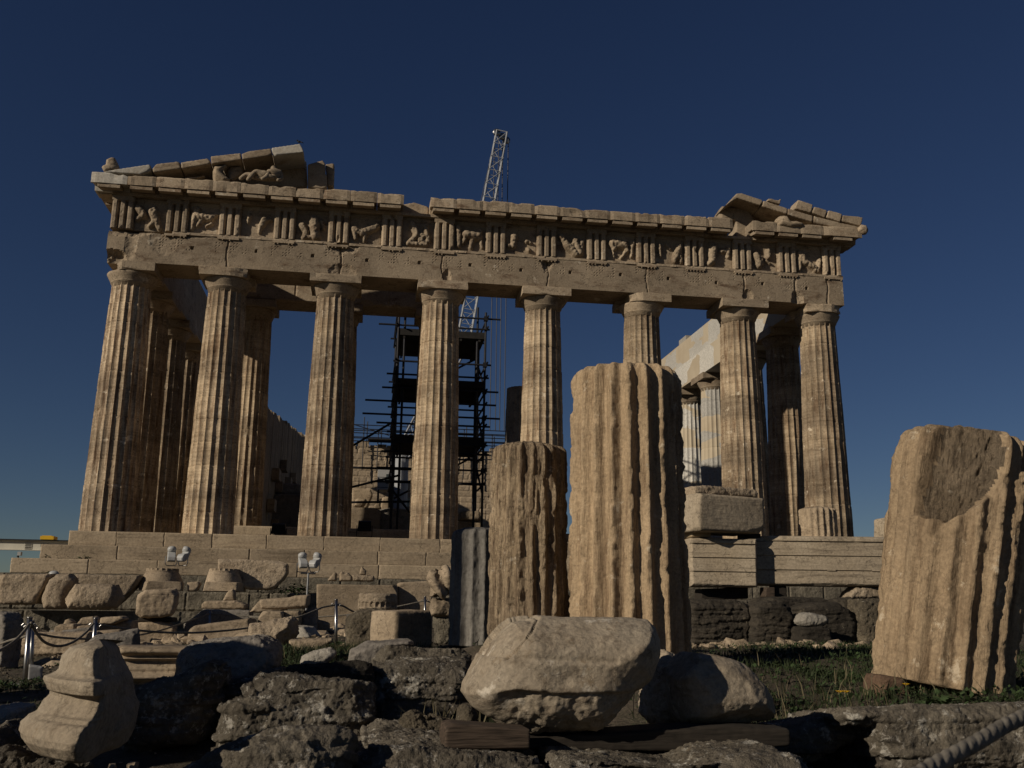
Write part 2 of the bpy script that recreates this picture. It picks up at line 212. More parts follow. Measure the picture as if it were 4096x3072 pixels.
# ------------------------------------------------------------------ stones (outline in metres on the front plane, thickness behind it)
STONES=[
 {'n': 'stone_block', 'l': 'broad pecked marble block at the far left below the temple steps', 'c': 'block', 'o': [-14.136, -9.385, -2.624], 'p': [(-0.692, 0.803), (0.692, 0.838), (0.562, 0.512), (0.343, 0.05), (-0.187, 0.0), (-0.598, 0.016)], 't': 1.2, 'R': 0.12, 'a': 0.05, 'm': 'rough', 'vx': 0.0301, 'k': 0.6, 'f': 1},
 {'n': 'broken_capital', 'l': 'round broken capital leaning on its edge beside the broad pecked block', 'c': 'capital', 'o': [-13.192, -9.585, -2.748], 'p': [(-0.409, 0.312), (-0.318, 0.591), (-0.257, 0.784), (-0.069, 0.949), (0.282, 0.977), (0.409, 0.86), (0.405, 0.709), (0.252, 0.493), (0.214, 0.057), (-0.089, 0.0), (-0.321, 0.05)], 't': 0.7, 'R': 0.2, 'a': 0.04, 'm': 'rough', 'vx': 0.0299, 'k': 0.6, 'f': 1},
 {'n': 'broken_capital', 'l': 'broken upturned capital with chipped flutes and a deep gouge, lowest of the three capitals', 'c': 'capital', 'o': [-12.079, -10.385, -2.731], 'p': [(-0.698, 0.28), (-0.595, 0.448), (-0.478, 0.669), (0.539, 0.675), (0.615, 0.529), (0.698, 0.321), (0.558, 0.06), (-0.045, 0.0), (-0.59, 0.003), (-0.664, 0.126)], 't': 1.0, 'R': 0.3, 'a': 0.04, 'm': 'rough', 'vx': 0.029, 'k': 0.6},
 {'n': 'stone_block', 'l': 'long pecked block behind the gouged capital', 'c': 'block', 'o': [-12.205, -8.185, -2.708], 'p': [(-0.917, 0.953), (0.917, 0.951), (0.805, 0.721), (0.608, 0.469), (0.256, 0.013), (-0.792, 0.0)], 't': 0.8, 'R': 0.06, 'a': 0.02, 'm': 'rough', 'vx': 0.0313, 'k': 0.6, 'f': 1},
 {'n': 'stone_block', 'l': 'small cube of marble between the two upturned capitals', 'c': 'block', 'o': [-9.81, -7.985, -2.186], 'p': [(-0.192, 0.271), (0.116, 0.294), (0.192, 0.241), (0.105, 0.004), (-0.162, 0.0)], 't': 0.35, 'R': 0.05, 'a': 0.02, 'm': 'tan', 'vx': 0.0315, 'k': 0.6},
 {'n': 'stone_block', 'l': 'large pecked slab with a broken lower edge beside the white floodlights', 'c': 'block', 'o': [-8.208, -7.285, -2.091], 'p': [(-1.028, 0.911), (0.549, 0.889), (0.831, 0.857), (1.025, 0.792), (1.028, 0.503), (0.933, 0.327), (0.645, 0.012), (-0.14, 0.0), (-0.333, 0.094), (-0.475, 0.506), (-1.001, 0.572)], 't': 0.7, 'R': 0.08, 'a': 0.03, 'm': 'rough', 'vx': 0.0322, 'k': 0.6, 'f': 1},
 {'n': 'stone_block', 'l': 'squarish broken block raised on dark planks in front of the grey wall', 'c': 'block', 'o': [-9.328, -15.583, -2.854], 'yaw': 8, 'p': [(-0.42, 0.073), (-0.425, 0.394), (-0.409, 0.501), (-0.287, 0.584), (0.074, 0.617), (0.361, 0.644), (0.425, 0.515), (0.417, 0.298), (0.331, 0.081), (0.103, 0.004), (-0.311, 0.0)], 't': 0.8, 'R': 0.1, 'a': 0.04, 'm': 'tan', 'vx': 0.0237, 'k': 0.6},
 {'n': 'stone_block', 'l': 'stepped moulded block under the squarish raised block', 'c': 'block', 'o': [-9.413, -15.384, -3.522], 'yaw': 6, 'p': [(-0.488, 0.523), (-0.233, 0.565), (0.157, 0.587), (0.457, 0.477), (0.488, 0.014), (0.227, 0.0), (-0.22, 0.051), (-0.463, 0.257)], 't': 0.9, 'R': 0.06, 'a': 0.03, 'm': 'tan', 'vx': 0.0239, 'k': 0.6, 'gr': 1},
 {'n': 'wooden_plank', 'l': 'dark wooden plank under the squarish raised block', 'c': 'plank', 'o': [-9.395, -15.285, -2.952], 'p': [(-0.365, 0.1), (0.356, 0.108), (0.365, 0.008), (-0.355, 0.0)], 't': 0.7, 'R': 0.02, 'a': 0.004, 'm': 'wood_dark', 'vx': 0.024, 'k': 0.6},
 {'n': 'stone_block', 'l': 'long pale block lying behind the front rope', 'c': 'block', 'o': [-10.226, -19.785, -3.528], 'p': [(-0.615, 0.019), (-0.597, 0.259), (-0.524, 0.344), (-0.37, 0.441), (0.568, 0.465), (0.615, 0.321), (0.514, 0.182), (0.272, 0.045), (-0.221, 0.0)], 't': 0.9, 'R': 0.08, 'a': 0.03, 'm': 'tan', 'vx': 0.0194, 'k': 0.6, 'gr': 1, 'f': 2},
 {'n': 'stone_slab', 'l': 'thin pale slab end beside the long pale block', 'c': 'slab', 'o': [-9.626, -18.985, -3.37], 'p': [(-0.367, 0.274), (-0.348, 0.301), (0.332, 0.341), (0.367, 0.006), (-0.348, 0.0)], 't': 0.8, 'R': 0.04, 'a': 0.01, 'm': 'tan', 'vx': 0.0202, 'k': 0.6, 'gr': 1},
 {'n': 'stone_fragment', 'l': 'square cut fragment at the left end of the heap of small slabs', 'c': 'fragment', 'o': [-10.536, -17.985, -3.505], 'p': [(-0.206, 0.027), (-0.202, 0.486), (-0.105, 0.545), (0.171, 0.548), (0.206, 0.473), (-0.066, 0.0)], 't': 0.5, 'R': 0.04, 'a': 0.02, 'm': 'tan', 'vx': 0.0212, 'k': 0.6, 'gr': 1},
 {'n': 'stone_fragment', 'l': 'angular fragment topmost on the heap of small slabs', 'c': 'fragment', 'o': [-10.349, -17.185, -2.995], 'p': [(-0.218, 0.001), (-0.124, 0.144), (0.089, 0.184), (0.218, 0.099), (0.178, 0.0)], 't': 0.5, 'R': 0.05, 'a': 0.02, 'm': 'tan', 'vx': 0.022, 'k': 0.6},
 {'n': 'stone_fragment', 'l': 'flat fragment to the right of the second post', 'c': 'fragment', 'o': [-9.833, -17.285, -2.965], 'p': [(-0.243, 0.002), (-0.243, 0.133), (0.153, 0.162), (0.243, 0.101), (-0.002, 0.0)], 't': 0.5, 'R': 0.05, 'a': 0.02, 'm': 'tan', 'vx': 0.0219, 'k': 0.6},
 {'n': 'stone_fragment', 'l': 'tumbled low fragment under the flat one to the right of the second post', 'c': 'fragment', 'o': [-9.813, -16.985, -3.491], 'p': [(-0.337, 0.018), (-0.337, 0.537), (-0.094, 0.545), (0.294, 0.594), (0.337, 0.0)], 't': 0.6, 'R': 0.06, 'a': 0.04, 'm': 'tan', 'vx': 0.0222, 'k': 0.6, 'gr': 1},
 {'n': 'stone_slab', 'l': 'thin grey slab leaning low in the heap of small slabs', 'c': 'slab', 'o': [-10.151, -18.585, -3.356], 'p': [(-0.282, 0.011), (-0.275, 0.295), (0.266, 0.364), (0.282, 0.312), (-0.214, 0.0)], 't': 0.5, 'R': 0.03, 'a': 0.01, 'm': 'grey', 'vx': 0.0206, 'k': 0.6, 'gr': 1},
 {'n': 'stone_fragment', 'l': 'rounded pale lump on the heap of small slabs', 'c': 'fragment', 'o': [-10.834, -16.785, -3.038], 'p': [(-0.095, 0.003), (-0.08, 0.14), (0.002, 0.166), (0.095, 0.105), (0.088, 0.0)], 't': 0.4, 'R': 0.1, 'a': 0.03, 'm': 'tan', 'vx': 0.0225, 'k': 0.6},
 {'n': 'stone_slab', 'l': 'dark flat slab in the middle of the heap of small slabs', 'c': 'slab', 'o': [-10.125, -18.185, -3.108], 'p': [(-0.152, 0.0), (-0.148, 0.12), (0.134, 0.158), (0.152, 0.093)], 't': 0.6, 'R': 0.03, 'a': 0.02, 'm': 'tan', 'vx': 0.021, 'k': 0.6},
 {'n': 'stone_block', 'l': 'grey topped wedge block hiding the foot of the second post', 'c': 'block', 'o': [-7.295, -27.987, -3.277], 'yaw': 12, 'p': [(-0.235, 0.003), (-0.252, 0.34), (-0.187, 0.406), (-0.027, 0.431), (0.088, 0.447), (0.214, 0.48), (0.246, 0.291), (0.252, 0.0)], 't': 0.8, 'R': 0.05, 'a': 0.02, 'm': 'grey', 'vx': 0.0109, 'k': 0.6, 'gr': 1},
 {'n': 'boulder', 'l': 'dark boulder cut by the left edge of the view', 'c': 'boulder', 'o': [-10.654, -21.085, -3.716], 'p': [(-0.089, 0.555), (-0.145, 1.009), (0.031, 0.981), (0.121, 0.873), (0.145, 0.754), (0.119, 0.119), (-0.057, 0.0)], 't': 0.8, 'R': 0.2, 'a': 0.05, 'm': 'grey', 'vx': 0.018, 'k': 0.6, 'gr': 1},
 {'n': 'stone_block', 'l': 'low broken block with a pale face behind the third post', 'c': 'block', 'o': [-8.09, -14.085, -2.66], 'p': [(-0.488, 0.017), (-0.509, 0.108), (-0.43, 0.19), (0.258, 0.206), (0.509, 0.122), (0.475, 0.0), (-0.272, 0.002)], 't': 0.7, 'R': 0.06, 'a': 0.03, 'm': 'tan', 'vx': 0.0252, 'k': 0.6},
 {'n': 'stone_fragment', 'l': 'upright triangular fragment on the low broken block', 'c': 'fragment', 'o': [-8.043, -13.585, -2.462], 'p': [(-0.144, 0.0), (-0.045, 0.244), (0.069, 0.291), (0.128, 0.217), (0.144, 0.004)], 't': 0.35, 'R': 0.06, 'a': 0.02, 'm': 'tan', 'vx': 0.0257, 'k': 0.6},
 {'n': 'stone_block', 'l': 'dark shaded slab supporting the low broken block', 'c': 'block', 'o': [-8.176, -14.385, -3.547], 'p': [(-0.733, 0.54), (-0.522, 0.697), (-0.312, 0.884), (0.724, 0.868), (0.733, 0.555), (-0.109, 0.062), (-0.665, 0.0)], 't': 0.8, 'R': 0.05, 'a': 0.03, 'm': 'grey', 'vx': 0.0249, 'k': 0.6, 'gr': 1},
 {'n': 'moulded_block', 'l': 'long moulded block crossed by the rope at the third post', 'c': 'block', 'o': [-7.614, -18.102, -3.315], 'yaw': -8, 'p': [(-0.605, 0.07), (-0.599, 0.262), (-0.497, 0.359), (0.55, 0.504), (0.605, 0.253), (0.23, 0.057), (-0.133, 0.0), (-0.527, 0.024)], 't': 0.7, 'R': 0.06, 'a': 0.02, 'm': 'tan', 'vx': 0.0211, 'k': 0.6, 'gr': 1},
 {'n': 'stone_fragment', 'l': 'broken pale flake right of the low broken block', 'c': 'fragment', 'o': [-6.988, -14.785, -2.722], 'p': [(-0.408, 0.024), (-0.198, 0.288), (0.395, 0.325), (0.408, 0.057), (-0.069, 0.0)], 't': 0.5, 'R': 0.06, 'a': 0.03, 'm': 'tan', 'vx': 0.0245, 'k': 0.6},
 {'n': 'stone_slab', 'l': 'long pale slab with a hollow top lying left of the moulded upright slab', 'c': 'slab', 'o': [-6.456, -17.085, -2.63], 'p': [(-0.497, 0.108), (-0.499, 0.201), (0.103, 0.256), (0.218, 0.292), (0.499, 0.308), (0.487, 0.121), (0.421, 0.038), (-0.23, 0.0), (-0.463, 0.02)], 't': 0.7, 'R': 0.06, 'a': 0.02, 'm': 'tan', 'vx': 0.0221, 'k': 0.6},
 {'n': 'stone_block', 'l': 'small dark block under the left end of the long pale slab', 'c': 'block', 'o': [-6.673, -17.585, -3.206], 'p': [(-0.25, 0.367), (-0.232, 0.435), (-0.172, 0.537), (0.236, 0.542), (0.25, 0.395), (0.25, 0.028), (-0.223, 0.0)], 't': 0.6, 'R': 0.05, 'a': 0.02, 'm': 'tan', 'vx': 0.0216, 'k': 0.6, 'gr': 1},
 {'n': 'stone_block', 'l': 'small block under the right end of the long pale slab', 'c': 'block', 'o': [-6.259, -17.385, -3.201], 'p': [(-0.16, 0.019), (-0.17, 0.543), (0.129, 0.54), (0.17, 0.437), (0.167, 0.0)], 't': 0.6, 'R': 0.05, 'a': 0.02, 'm': 'tan', 'vx': 0.0218, 'k': 0.6, 'gr': 1},
 {'n': 'boulder', 'l': 'shaded lump beside the foot of the moulded upright slab', 'c': 'boulder', 'o': [-5.945, -16.785, -3.182], 'p': [(-0.201, 0.0), (-0.192, 0.435), (-0.055, 0.531), (0.156, 0.581), (0.201, 0.004)], 't': 0.6, 'R': 0.1, 'a': 0.05, 'm': 'grey', 'vx': 0.0225, 'k': 0.6, 'gr': 1},
 {'n': 'boulder', 'l': 'rounded tan boulder in the grass left of the tall post', 'c': 'boulder', 'o': [-6.038, -24.585, -3.13], 'p': [(-0.325, 0.076), (-0.327, 0.325), (-0.048, 0.38), (0.233, 0.436), (0.289, 0.393), (0.327, 0.217), (0.164, 0.019), (0.024, 0.0), (-0.296, 0.041)], 't': 0.8, 'R': 0.25, 'a': 0.05, 'm': 'rough', 'vx': 0.0144, 'k': 0.8, 'gr': 1},
 {'n': 'stone_slab', 'l': 'thin slab half buried in the grass before the tall post', 'c': 'slab', 'o': [-5.459, -25.785, -3.151], 'p': [(-0.261, 0.159), (-0.256, 0.191), (0.257, 0.211), (0.261, 0.177), (-0.044, 0.0)], 't': 0.5, 'R': 0.04, 'a': 0.02, 'm': 'tan', 'vx': 0.0132, 'k': 0.6, 'gr': 1},
 {'n': 'stone_fragment', 'l': 'low tan lump at the foot of the moulded upright slab', 'c': 'fragment', 'o': [-5.688, -16.585, -3.095], 'p': [(-0.183, 0.0), (-0.189, 0.207), (-0.072, 0.26), (0.173, 0.187), (0.189, 0.004)], 't': 0.4, 'R': 0.08, 'a': 0.03, 'm': 'tan', 'vx': 0.0227, 'k': 0.6, 'gr': 1},
 {'n': 'moulded_slab', 'l': 'upright marble slab with a projecting top moulding', 'c': 'slab', 'o': [-4.941, -14.585, -3.155], 'p': [(-0.947, 1.096), (0.91, 1.099), (0.947, 0.0), (-0.764, 0.034), (-0.896, 0.054)], 't': 0.5, 'R': 0.04, 'a': 0.012, 'm': 'tan', 'vx': 0.0247, 'k': 0.6, 'gr': 1, 'f': 2},
 {'n': 'moulded_slab', 'l': 'plainer upright slab beside the moulded one, broken along its top', 'c': 'slab', 'o': [-3.551, -14.285, -3.099], 'p': [(-0.431, 1.104), (-0.336, 1.132), (0.393, 1.172), (0.431, 0.0), (-0.395, 0.044)], 't': 0.5, 'R': 0.04, 'a': 0.015, 'm': 'tan', 'vx': 0.025, 'k': 0.6, 'gr': 1, 'f': 2},
 {'n': 'stone_fragment', 'l': 'pointed fragment standing at the left on the moulded upright slab', 'c': 'fragment', 'o': [-5.56, -14.535, -1.962], 'p': [(-0.102, 0.0), (-0.098, 0.027), (0.038, 0.22), (0.101, 0.176), (0.102, 0.003)], 't': 0.25, 'R': 0.05, 'a': 0.02, 'm': 'tan', 'vx': 0.0248, 'k': 0.6},
 {'n': 'stone_fragment', 'l': 'notched fragment lying on the moulded upright slab', 'c': 'fragment', 'o': [-5.243, -14.535, -1.963], 'p': [(-0.153, 0.0), (-0.15, 0.191), (-0.093, 0.227), (-0.037, 0.185), (0.034, 0.208), (0.153, 0.117), (0.151, 0.005)], 't': 0.28, 'R': 0.05, 'a': 0.02, 'm': 'tan', 'vx': 0.0248, 'k': 0.6},
 {'n': 'stone_fragment', 'l': 'low grey block on the right half of the moulded upright slab', 'c': 'fragment', 'o': [-4.829, -14.535, -1.958], 'p': [(-0.247, 0.0), (-0.255, 0.151), (-0.008, 0.156), (0.249, 0.134), (0.255, 0.008)], 't': 0.28, 'R': 0.04, 'a': 0.02, 'm': 'rough', 'vx': 0.0248, 'k': 0.6},
 {'n': 'stone_fragment', 'l': 'small peaked fragment balanced on the low grey block', 'c': 'fragment', 'o': [-4.843, -14.485, -1.807], 'p': [(-0.079, 0.0), (-0.067, 0.126), (-0.03, 0.207), (0.069, 0.115), (0.079, 0.003)], 't': 0.14, 'R': 0.04, 'a': 0.02, 'm': 'tan', 'vx': 0.0248, 'k': 0.6},
 {'n': 'boulder', 'l': 'rough conglomerate boulder with embedded pebbles beside the tall post', 'c': 'boulder', 'o': [-4.765, -25.185, -3.159], 'p': [(-0.277, 0.33), (-0.276, 0.461), (-0.205, 0.52), (-0.133, 0.557), (0.089, 0.585), (0.224, 0.577), (0.277, 0.555), (0.216, 0.408), (0.198, 0.052), (-0.036, 0.0), (-0.229, 0.027)], 't': 0.6, 'R': 0.12, 'a': 0.05, 'm': 'conglomerate', 'vx': 0.0138, 'k': 0.5, 'gr': 1, 'f': 3},
 {'n': 'stone_block', 'l': 'squared block with a bright side and a dark front right of the conglomerate', 'c': 'block', 'o': [-4.198, -26.558, -3.096], 'yaw': 34, 'p': [(-0.28, 0.047), (-0.281, 0.496), (-0.248, 0.51), (0.225, 0.524), (0.259, 0.466), (0.281, 0.0), (-0.262, 0.009)], 't': 0.55, 'R': 0.05, 'a': 0.015, 'm': 'tan', 'vx': 0.0124, 'k': 0.6, 'gr': 1},
 {'n': 'statue_fragment', 'l': 'draped headless statue fragment set on a broken column base', 'c': 'statue', 'o': [-3.797, -25.385, -2.421], 'p': [(-0.139, 0.016), (-0.141, 0.266), (-0.138, 0.35), (-0.083, 0.4), (-0.022, 0.394), (-0.003, 0.373), (0.032, 0.402), (0.075, 0.389), (0.132, 0.383), (0.141, 0.062), (0.042, 0.053), (-0.042, 0.011), (-0.113, 0.0)], 't': 0.4, 'R': 0.12, 'a': 0.03, 'm': 'tan', 'vx': 0.0136, 'k': 0.8, 'f': 4},
 {'n': 'stone_block', 'l': 'rounded moulded base carrying the draped statue fragment', 'c': 'base', 'o': [-3.77, -25.285, -2.66], 'p': [(-0.148, 0.02), (-0.149, 0.2), (-0.115, 0.24), (0.143, 0.244), (0.149, 0.002), (-0.065, 0.0)], 't': 0.5, 'R': 0.12, 'a': 0.03, 'm': 'tan', 'vx': 0.0137, 'k': 0.7},
 {'n': 'stone_block', 'l': 'rough dark pier under the base of the statue fragment', 'c': 'block', 'o': [-3.73, -25.185, -3.062], 'p': [(-0.107, 0.0), (-0.112, 0.403), (-0.07, 0.418), (0.1, 0.426), (0.112, 0.002)], 't': 0.5, 'R': 0.08, 'a': 0.05, 'm': 'poros', 'vx': 0.0138, 'k': 0.5, 'gr': 1},
 {'n': 'boulder', 'l': 'large dark boulder with a smooth rounded top in the left foreground', 'c': 'boulder', 'o': [-5.89, -30.585, -3.413], 'p': [(-0.372, 0.095), (-0.377, 0.352), (-0.385, 0.495), (-0.337, 0.553), (-0.205, 0.598), (0.187, 0.63), (0.262, 0.621), (0.335, 0.578), (0.382, 0.529), (0.385, 0.413), (0.312, 0.335), (0.182, 0.038), (-0.115, 0.0)], 't': 1.0, 'R': 0.3, 'a': 0.05, 'm': 'grey', 'vx': 0.0082, 'k': 0.7, 'gr': 1},
 {'n': 'boulder', 'l': 'dark wedge of rock leaning against the large dark boulder', 'c': 'boulder', 'o': [-6.023, -31.985, -3.472], 'p': [(-0.288, 0.092), (-0.231, 0.414), (-0.056, 0.461), (0.201, 0.572), (0.275, 0.549), (0.288, 0.478), (0.275, 0.337), (0.193, 0.083), (-0.024, 0.068), (-0.249, 0.0)], 't': 0.7, 'R': 0.12, 'a': 0.05, 'm': 'lichen', 'vx': 0.0068, 'k': 0.7, 'gr': 1},
 {'n': 'boulder', 'l': 'pitted lichen spotted boulder with orange patches', 'c': 'boulder', 'o': [-5.197, -32.728, -3.36], 'ti': 8, 'p': [(-0.439, 0.017), (-0.434, 0.24), (-0.417, 0.298), (-0.331, 0.343), (-0.312, 0.388), (-0.254, 0.418), (-0.226, 0.456), (-0.127, 0.464), (0.169, 0.45), (0.295, 0.435), (0.398, 0.412), (0.427, 0.367), (0.439, 0.051), (0.309, 0.007), (0.186, 0.0), (-0.044, 0.015), (-0.269, 0.002)], 't': 0.9, 'R': 0.16, 'a': 0.06, 'm': 'lichen', 'vx': 0.008, 'k': 0.7, 'gr': 1, 'f': 3},
 {'n': 'rock_slab', 'l': 'big dark rock slab across the bottom left foreground', 'c': 'rock', 'o': [-5.285, -34.073, -3.503], 'ti': 14, 'p': [(-0.423, 0.009), (-0.372, 0.304), (-0.231, 0.354), (-0.073, 0.441), (0.116, 0.494), (0.333, 0.488), (0.402, 0.463), (0.423, 0.41), (0.411, 0.292), (0.391, 0.0)], 't': 1.0, 'R': 0.2, 'a': 0.05, 'm': 'lichen', 'vx': 0.0077, 'k': 0.8, 'gr': 1},
 {'n': 'rock_ledge', 'l': 'thin upper rock ledge behind the moulded boulder', 'c': 'rock', 'o': [-4.319, -30.012, -3.076], 'ti': 12, 'p': [(-0.419, 0.02), (-0.347, 0.178), (-0.283, 0.227), (0.284, 0.22), (0.419, 0.161), (0.402, 0.024), (0.096, 0.012), (-0.233, 0.0)], 't': 0.8, 'R': 0.08, 'a': 0.05, 'm': 'lichen', 'vx': 0.0089, 'k': 0.6},
 {'n': 'rock_ledge', 'l': 'thick hollow fronted rock ledge under the thin one', 'c': 'rock', 'o': [-4.356, -30.885, -3.457], 'p': [(-0.362, 0.019), (-0.363, 0.35), (-0.353, 0.463), (-0.13, 0.502), (0.326, 0.518), (0.363, 0.437), (0.351, 0.313), (0.274, 0.0), (-0.061, 0.019), (-0.313, 0.001)], 't': 1.0, 'R': 0.15, 'a': 0.06, 'm': 'lichen', 'vx': 0.0079, 'k': 0.6, 'gr': 1},
 {'n': 'boulder', 'l': 'small knobbly grey rock left of the wooden beam', 'c': 'boulder', 'o': [-4.46, -32.985, -3.314], 'p': [(-0.151, 0.001), (-0.146, 0.156), (-0.126, 0.198), (-0.084, 0.222), (-0.04, 0.211), (-0.003, 0.183), (0.033, 0.19), (0.107, 0.169), (0.151, 0.162), (0.145, 0.034), (0.037, 0.0)], 't': 0.3, 'R': 0.08, 'a': 0.04, 'm': 'conglomerate', 'vx': 0.0058, 'k': 0.8, 'gr': 1},
 {'n': 'boulder', 'l': 'small pale speckled rock in the gap beside the moulded boulder', 'c': 'boulder', 'o': [-4.197, -32.585, -3.336], 'p': [(-0.064, 0.023), (-0.054, 0.209), (-0.024, 0.239), (0.031, 0.235), (0.064, 0.172), (0.058, 0.0)], 't': 0.25, 'R': 0.07, 'a': 0.02, 'm': 'conglomerate', 'vx': 0.0062, 'k': 0.8, 'gr': 1},
 {'n': 'boulder', 'l': 'small whitish stone lying in the grass', 'c': 'boulder', 'o': [-5.217, -29.585, -3.138], 'p': [(-0.161, 0.0), (-0.154, 0.033), (-0.137, 0.167), (-0.032, 0.212), (0.114, 0.243), (0.161, 0.202), (0.141, 0.157), (-0.003, 0.001)], 't': 0.25, 'R': 0.06, 'a': 0.02, 'm': 'white', 'vx': 0.0093, 'k': 0.7, 'gr': 1},
 {'n': 'stone_slab', 'l': 'flat grey slab lying before the squared block', 'c': 'slab', 'o': [-4.661, -29.185, -3.152], 'p': [(-0.304, 0.0), (-0.299, 0.017), (-0.26, 0.205), (-0.109, 0.284), (0.274, 0.311), (0.304, 0.294), (0.299, 0.267), (0.096, 0.245), (0.063, 0.008)], 't': 0.7, 'R': 0.05, 'a': 0.02, 'm': 'grey', 'vx': 0.0097, 'k': 0.6, 'gr': 1},
 {'n': 'boulder', 'l': 'low dark rock between the large boulder and the lichen boulder', 'c': 'boulder', 'o': [-5.645, -31.585, -3.448], 'p': [(-0.291, 0.371), (0.143, 0.451), (0.248, 0.477), (0.291, 0.372), (0.245, 0.051), (-0.276, 0.0)], 't': 0.7, 'R': 0.15, 'a': 0.06, 'm': 'lichen', 'vx': 0.0072, 'k': 0.7, 'gr': 1},
 {'n': 'rock_ledge', 'l': 'low flat black rock behind the lichen boulder', 'c': 'rock', 'o': [-5.072, -31.1, -3.514], 'ti': 12, 'p': [(-0.333, 0.553), (-0.279, 0.586), (0.193, 0.622), (0.32, 0.589), (0.333, 0.0), (0.104, 0.009), (-0.312, 0.026)], 't': 0.8, 'R': 0.1, 'a': 0.05, 'm': 'rock_shaded', 'vx': 0.0078, 'k': 0.6, 'gr': 1},
 {'n': 'boulder', 'l': 'lichen grown rock under the moulded column base', 'c': 'boulder', 'o': [-6.28, -33.875, -3.439], 'ti': 10, 'p': [(-0.186, 0.004), (-0.199, 0.228), (-0.146, 0.286), (-0.102, 0.312), (0.006, 0.247), (0.176, 0.23), (0.199, 0.0)], 't': 0.6, 'R': 0.12, 'a': 0.05, 'm': 'lichen', 'vx': 0.0049, 'k': 0.7, 'gr': 1},
 {'n': 'boulder', 'l': 'low pale stone in the grass at the left edge', 'c': 'boulder', 'o': [-7.255, -31.185, -3.564], 'p': [(-0.101, 0.0), (-0.106, 0.303), (-0.018, 0.316), (0.106, 0.314), (0.088, 0.257), (0.028, 0.008)], 't': 0.5, 'R': 0.08, 'a': 0.03, 'm': 'white', 'vx': 0.0076, 'k': 0.7, 'gr': 1},
 {'n': 'boulder', 'l': 'dark rounded stone at the left edge of the foreground', 'c': 'boulder', 'o': [-6.679, -32.985, -3.478], 'p': [(-0.06, 0.013), (-0.059, 0.3), (-0.011, 0.319), (0.035, 0.294), (0.06, 0.243), (0.003, 0.0)], 't': 0.5, 'R': 0.12, 'a': 0.03, 'm': 'lichen', 'vx': 0.0058, 'k': 0.8, 'gr': 1},
 {'n': 'concrete_footing', 'l': 'small square concrete footing of the post standing behind the front one', 'c': 'footing', 'o': [-8.934, -24.88, -3.534], 'yaw': 20, 'p': [(-0.077, 0.0), (-0.092, 0.187), (-0.073, 0.21), (0.081, 0.185), (0.092, 0.035)], 't': 0.3, 'R': 0.02, 'a': 0.003, 'm': 'concrete', 'vx': 0.0141, 'k': 0.6, 'gr': 1},
 {'n': 'concrete_footing', 'l': 'broad white concrete footing of the front post', 'c': 'footing', 'o': [-8.462, -26.981, -3.637], 'yaw': 24, 'p': [(-0.128, 0.035), (-0.124, 0.148), (-0.047, 0.21), (0.024, 0.218), (0.1, 0.212), (0.128, 0.0)], 't': 0.45, 'R': 0.03, 'a': 0.005, 'm': 'concrete', 'vx': 0.0119, 'k': 0.6, 'gr': 1},
 {'n': 'moulded_boulder', 'l': 'big cracked marble boulder with a worn moulding resting on beams', 'c': 'boulder', 'o': [-3.769, -33.585, -3.195], 'p': [(-0.513, 0.231), (-0.506, 0.27), (-0.475, 0.331), (-0.44, 0.401), (-0.377, 0.503), (-0.328, 0.559), (-0.271, 0.607), (-0.205, 0.618), (0.089, 0.616), (0.388, 0.616), (0.448, 0.607), (0.49, 0.571), (0.51, 0.511), (0.513, 0.446), (0.495, 0.382), (0.459, 0.295), (0.382, 0.232), (0.338, 0.161), (0.283, 0.099), (0.22, 0.038), (0.162, 0.008), (-0.117, 0.0), (-0.215, 0.017), (-0.304, 0.056), (-0.37, 0.109), (-0.46, 0.162)], 't': 0.8, 'R': 0.3, 'a': 0.018, 'm': 'boulder', 'vx': 0.0085, 'k': 0.85, 'f': 5},
 {'n': 'boulder', 'l': 'shaded pale boulder close behind the cracked marble boulder', 'c': 'boulder', 'o': [-2.947, -32.835, -3.263], 'p': [(-0.169, 0.115), (-0.155, 0.414), (-0.095, 0.513), (-0.018, 0.487), (0.069, 0.451), (0.135, 0.361), (0.169, 0.218), (0.126, 0.026), (-0.047, 0.0)], 't': 0.6, 'R': 0.2, 'a': 0.03, 'm': 'boulder', 'vx': 0.0059, 'k': 0.85},
 {'n': 'boulder', 'l': 'smooth pale boulder half in shadow, lying right of the cracked marble boulder', 'c': 'boulder', 'o': [-2.789, -33.285, -3.166], 'p': [(-0.277, 0.275), (-0.239, 0.376), (-0.175, 0.397), (-0.066, 0.385), (0.052, 0.36), (0.151, 0.319), (0.212, 0.243), (0.254, 0.16), (0.277, 0.077), (0.275, 0.035), (0.166, 0.036), (-0.007, 0.008), (-0.142, 0.0), (-0.257, 0.045)], 't': 0.6, 'R': 0.2, 'a': 0.02, 'm': 'boulder', 'vx': 0.009, 'k': 0.85},
 {'n': 'wooden_beam', 'l': 'weathered grained wooden beam under the left of the marble boulder', 'c': 'beam', 'o': [-4.215, -33.632, -3.203], 'yaw': 3, 'p': [(-0.208, 0.006), (-0.214, 0.079), (-0.204, 0.114), (-0.174, 0.126), (0.213, 0.096), (0.214, 0.0)], 't': 0.22, 'R': 0.012, 'a': 0.004, 'm': 'wood', 'vx': 0.008, 'k': 0.3, 'f': 6},
 {'n': 'wooden_beam', 'l': 'long black wooden beam in the shade under both pale boulders', 'c': 'beam', 'o': [-3.247, -33.335, -3.261], 'p': [(-0.705, 0.015), (-0.701, 0.078), (0.093, 0.124), (0.433, 0.13), (0.705, 0.113), (0.7, 0.028), (0.258, 0.0)], 't': 0.25, 'R': 0.015, 'a': 0.005, 'm': 'wood_dark', 'vx': 0.0128, 'k': 0.3},
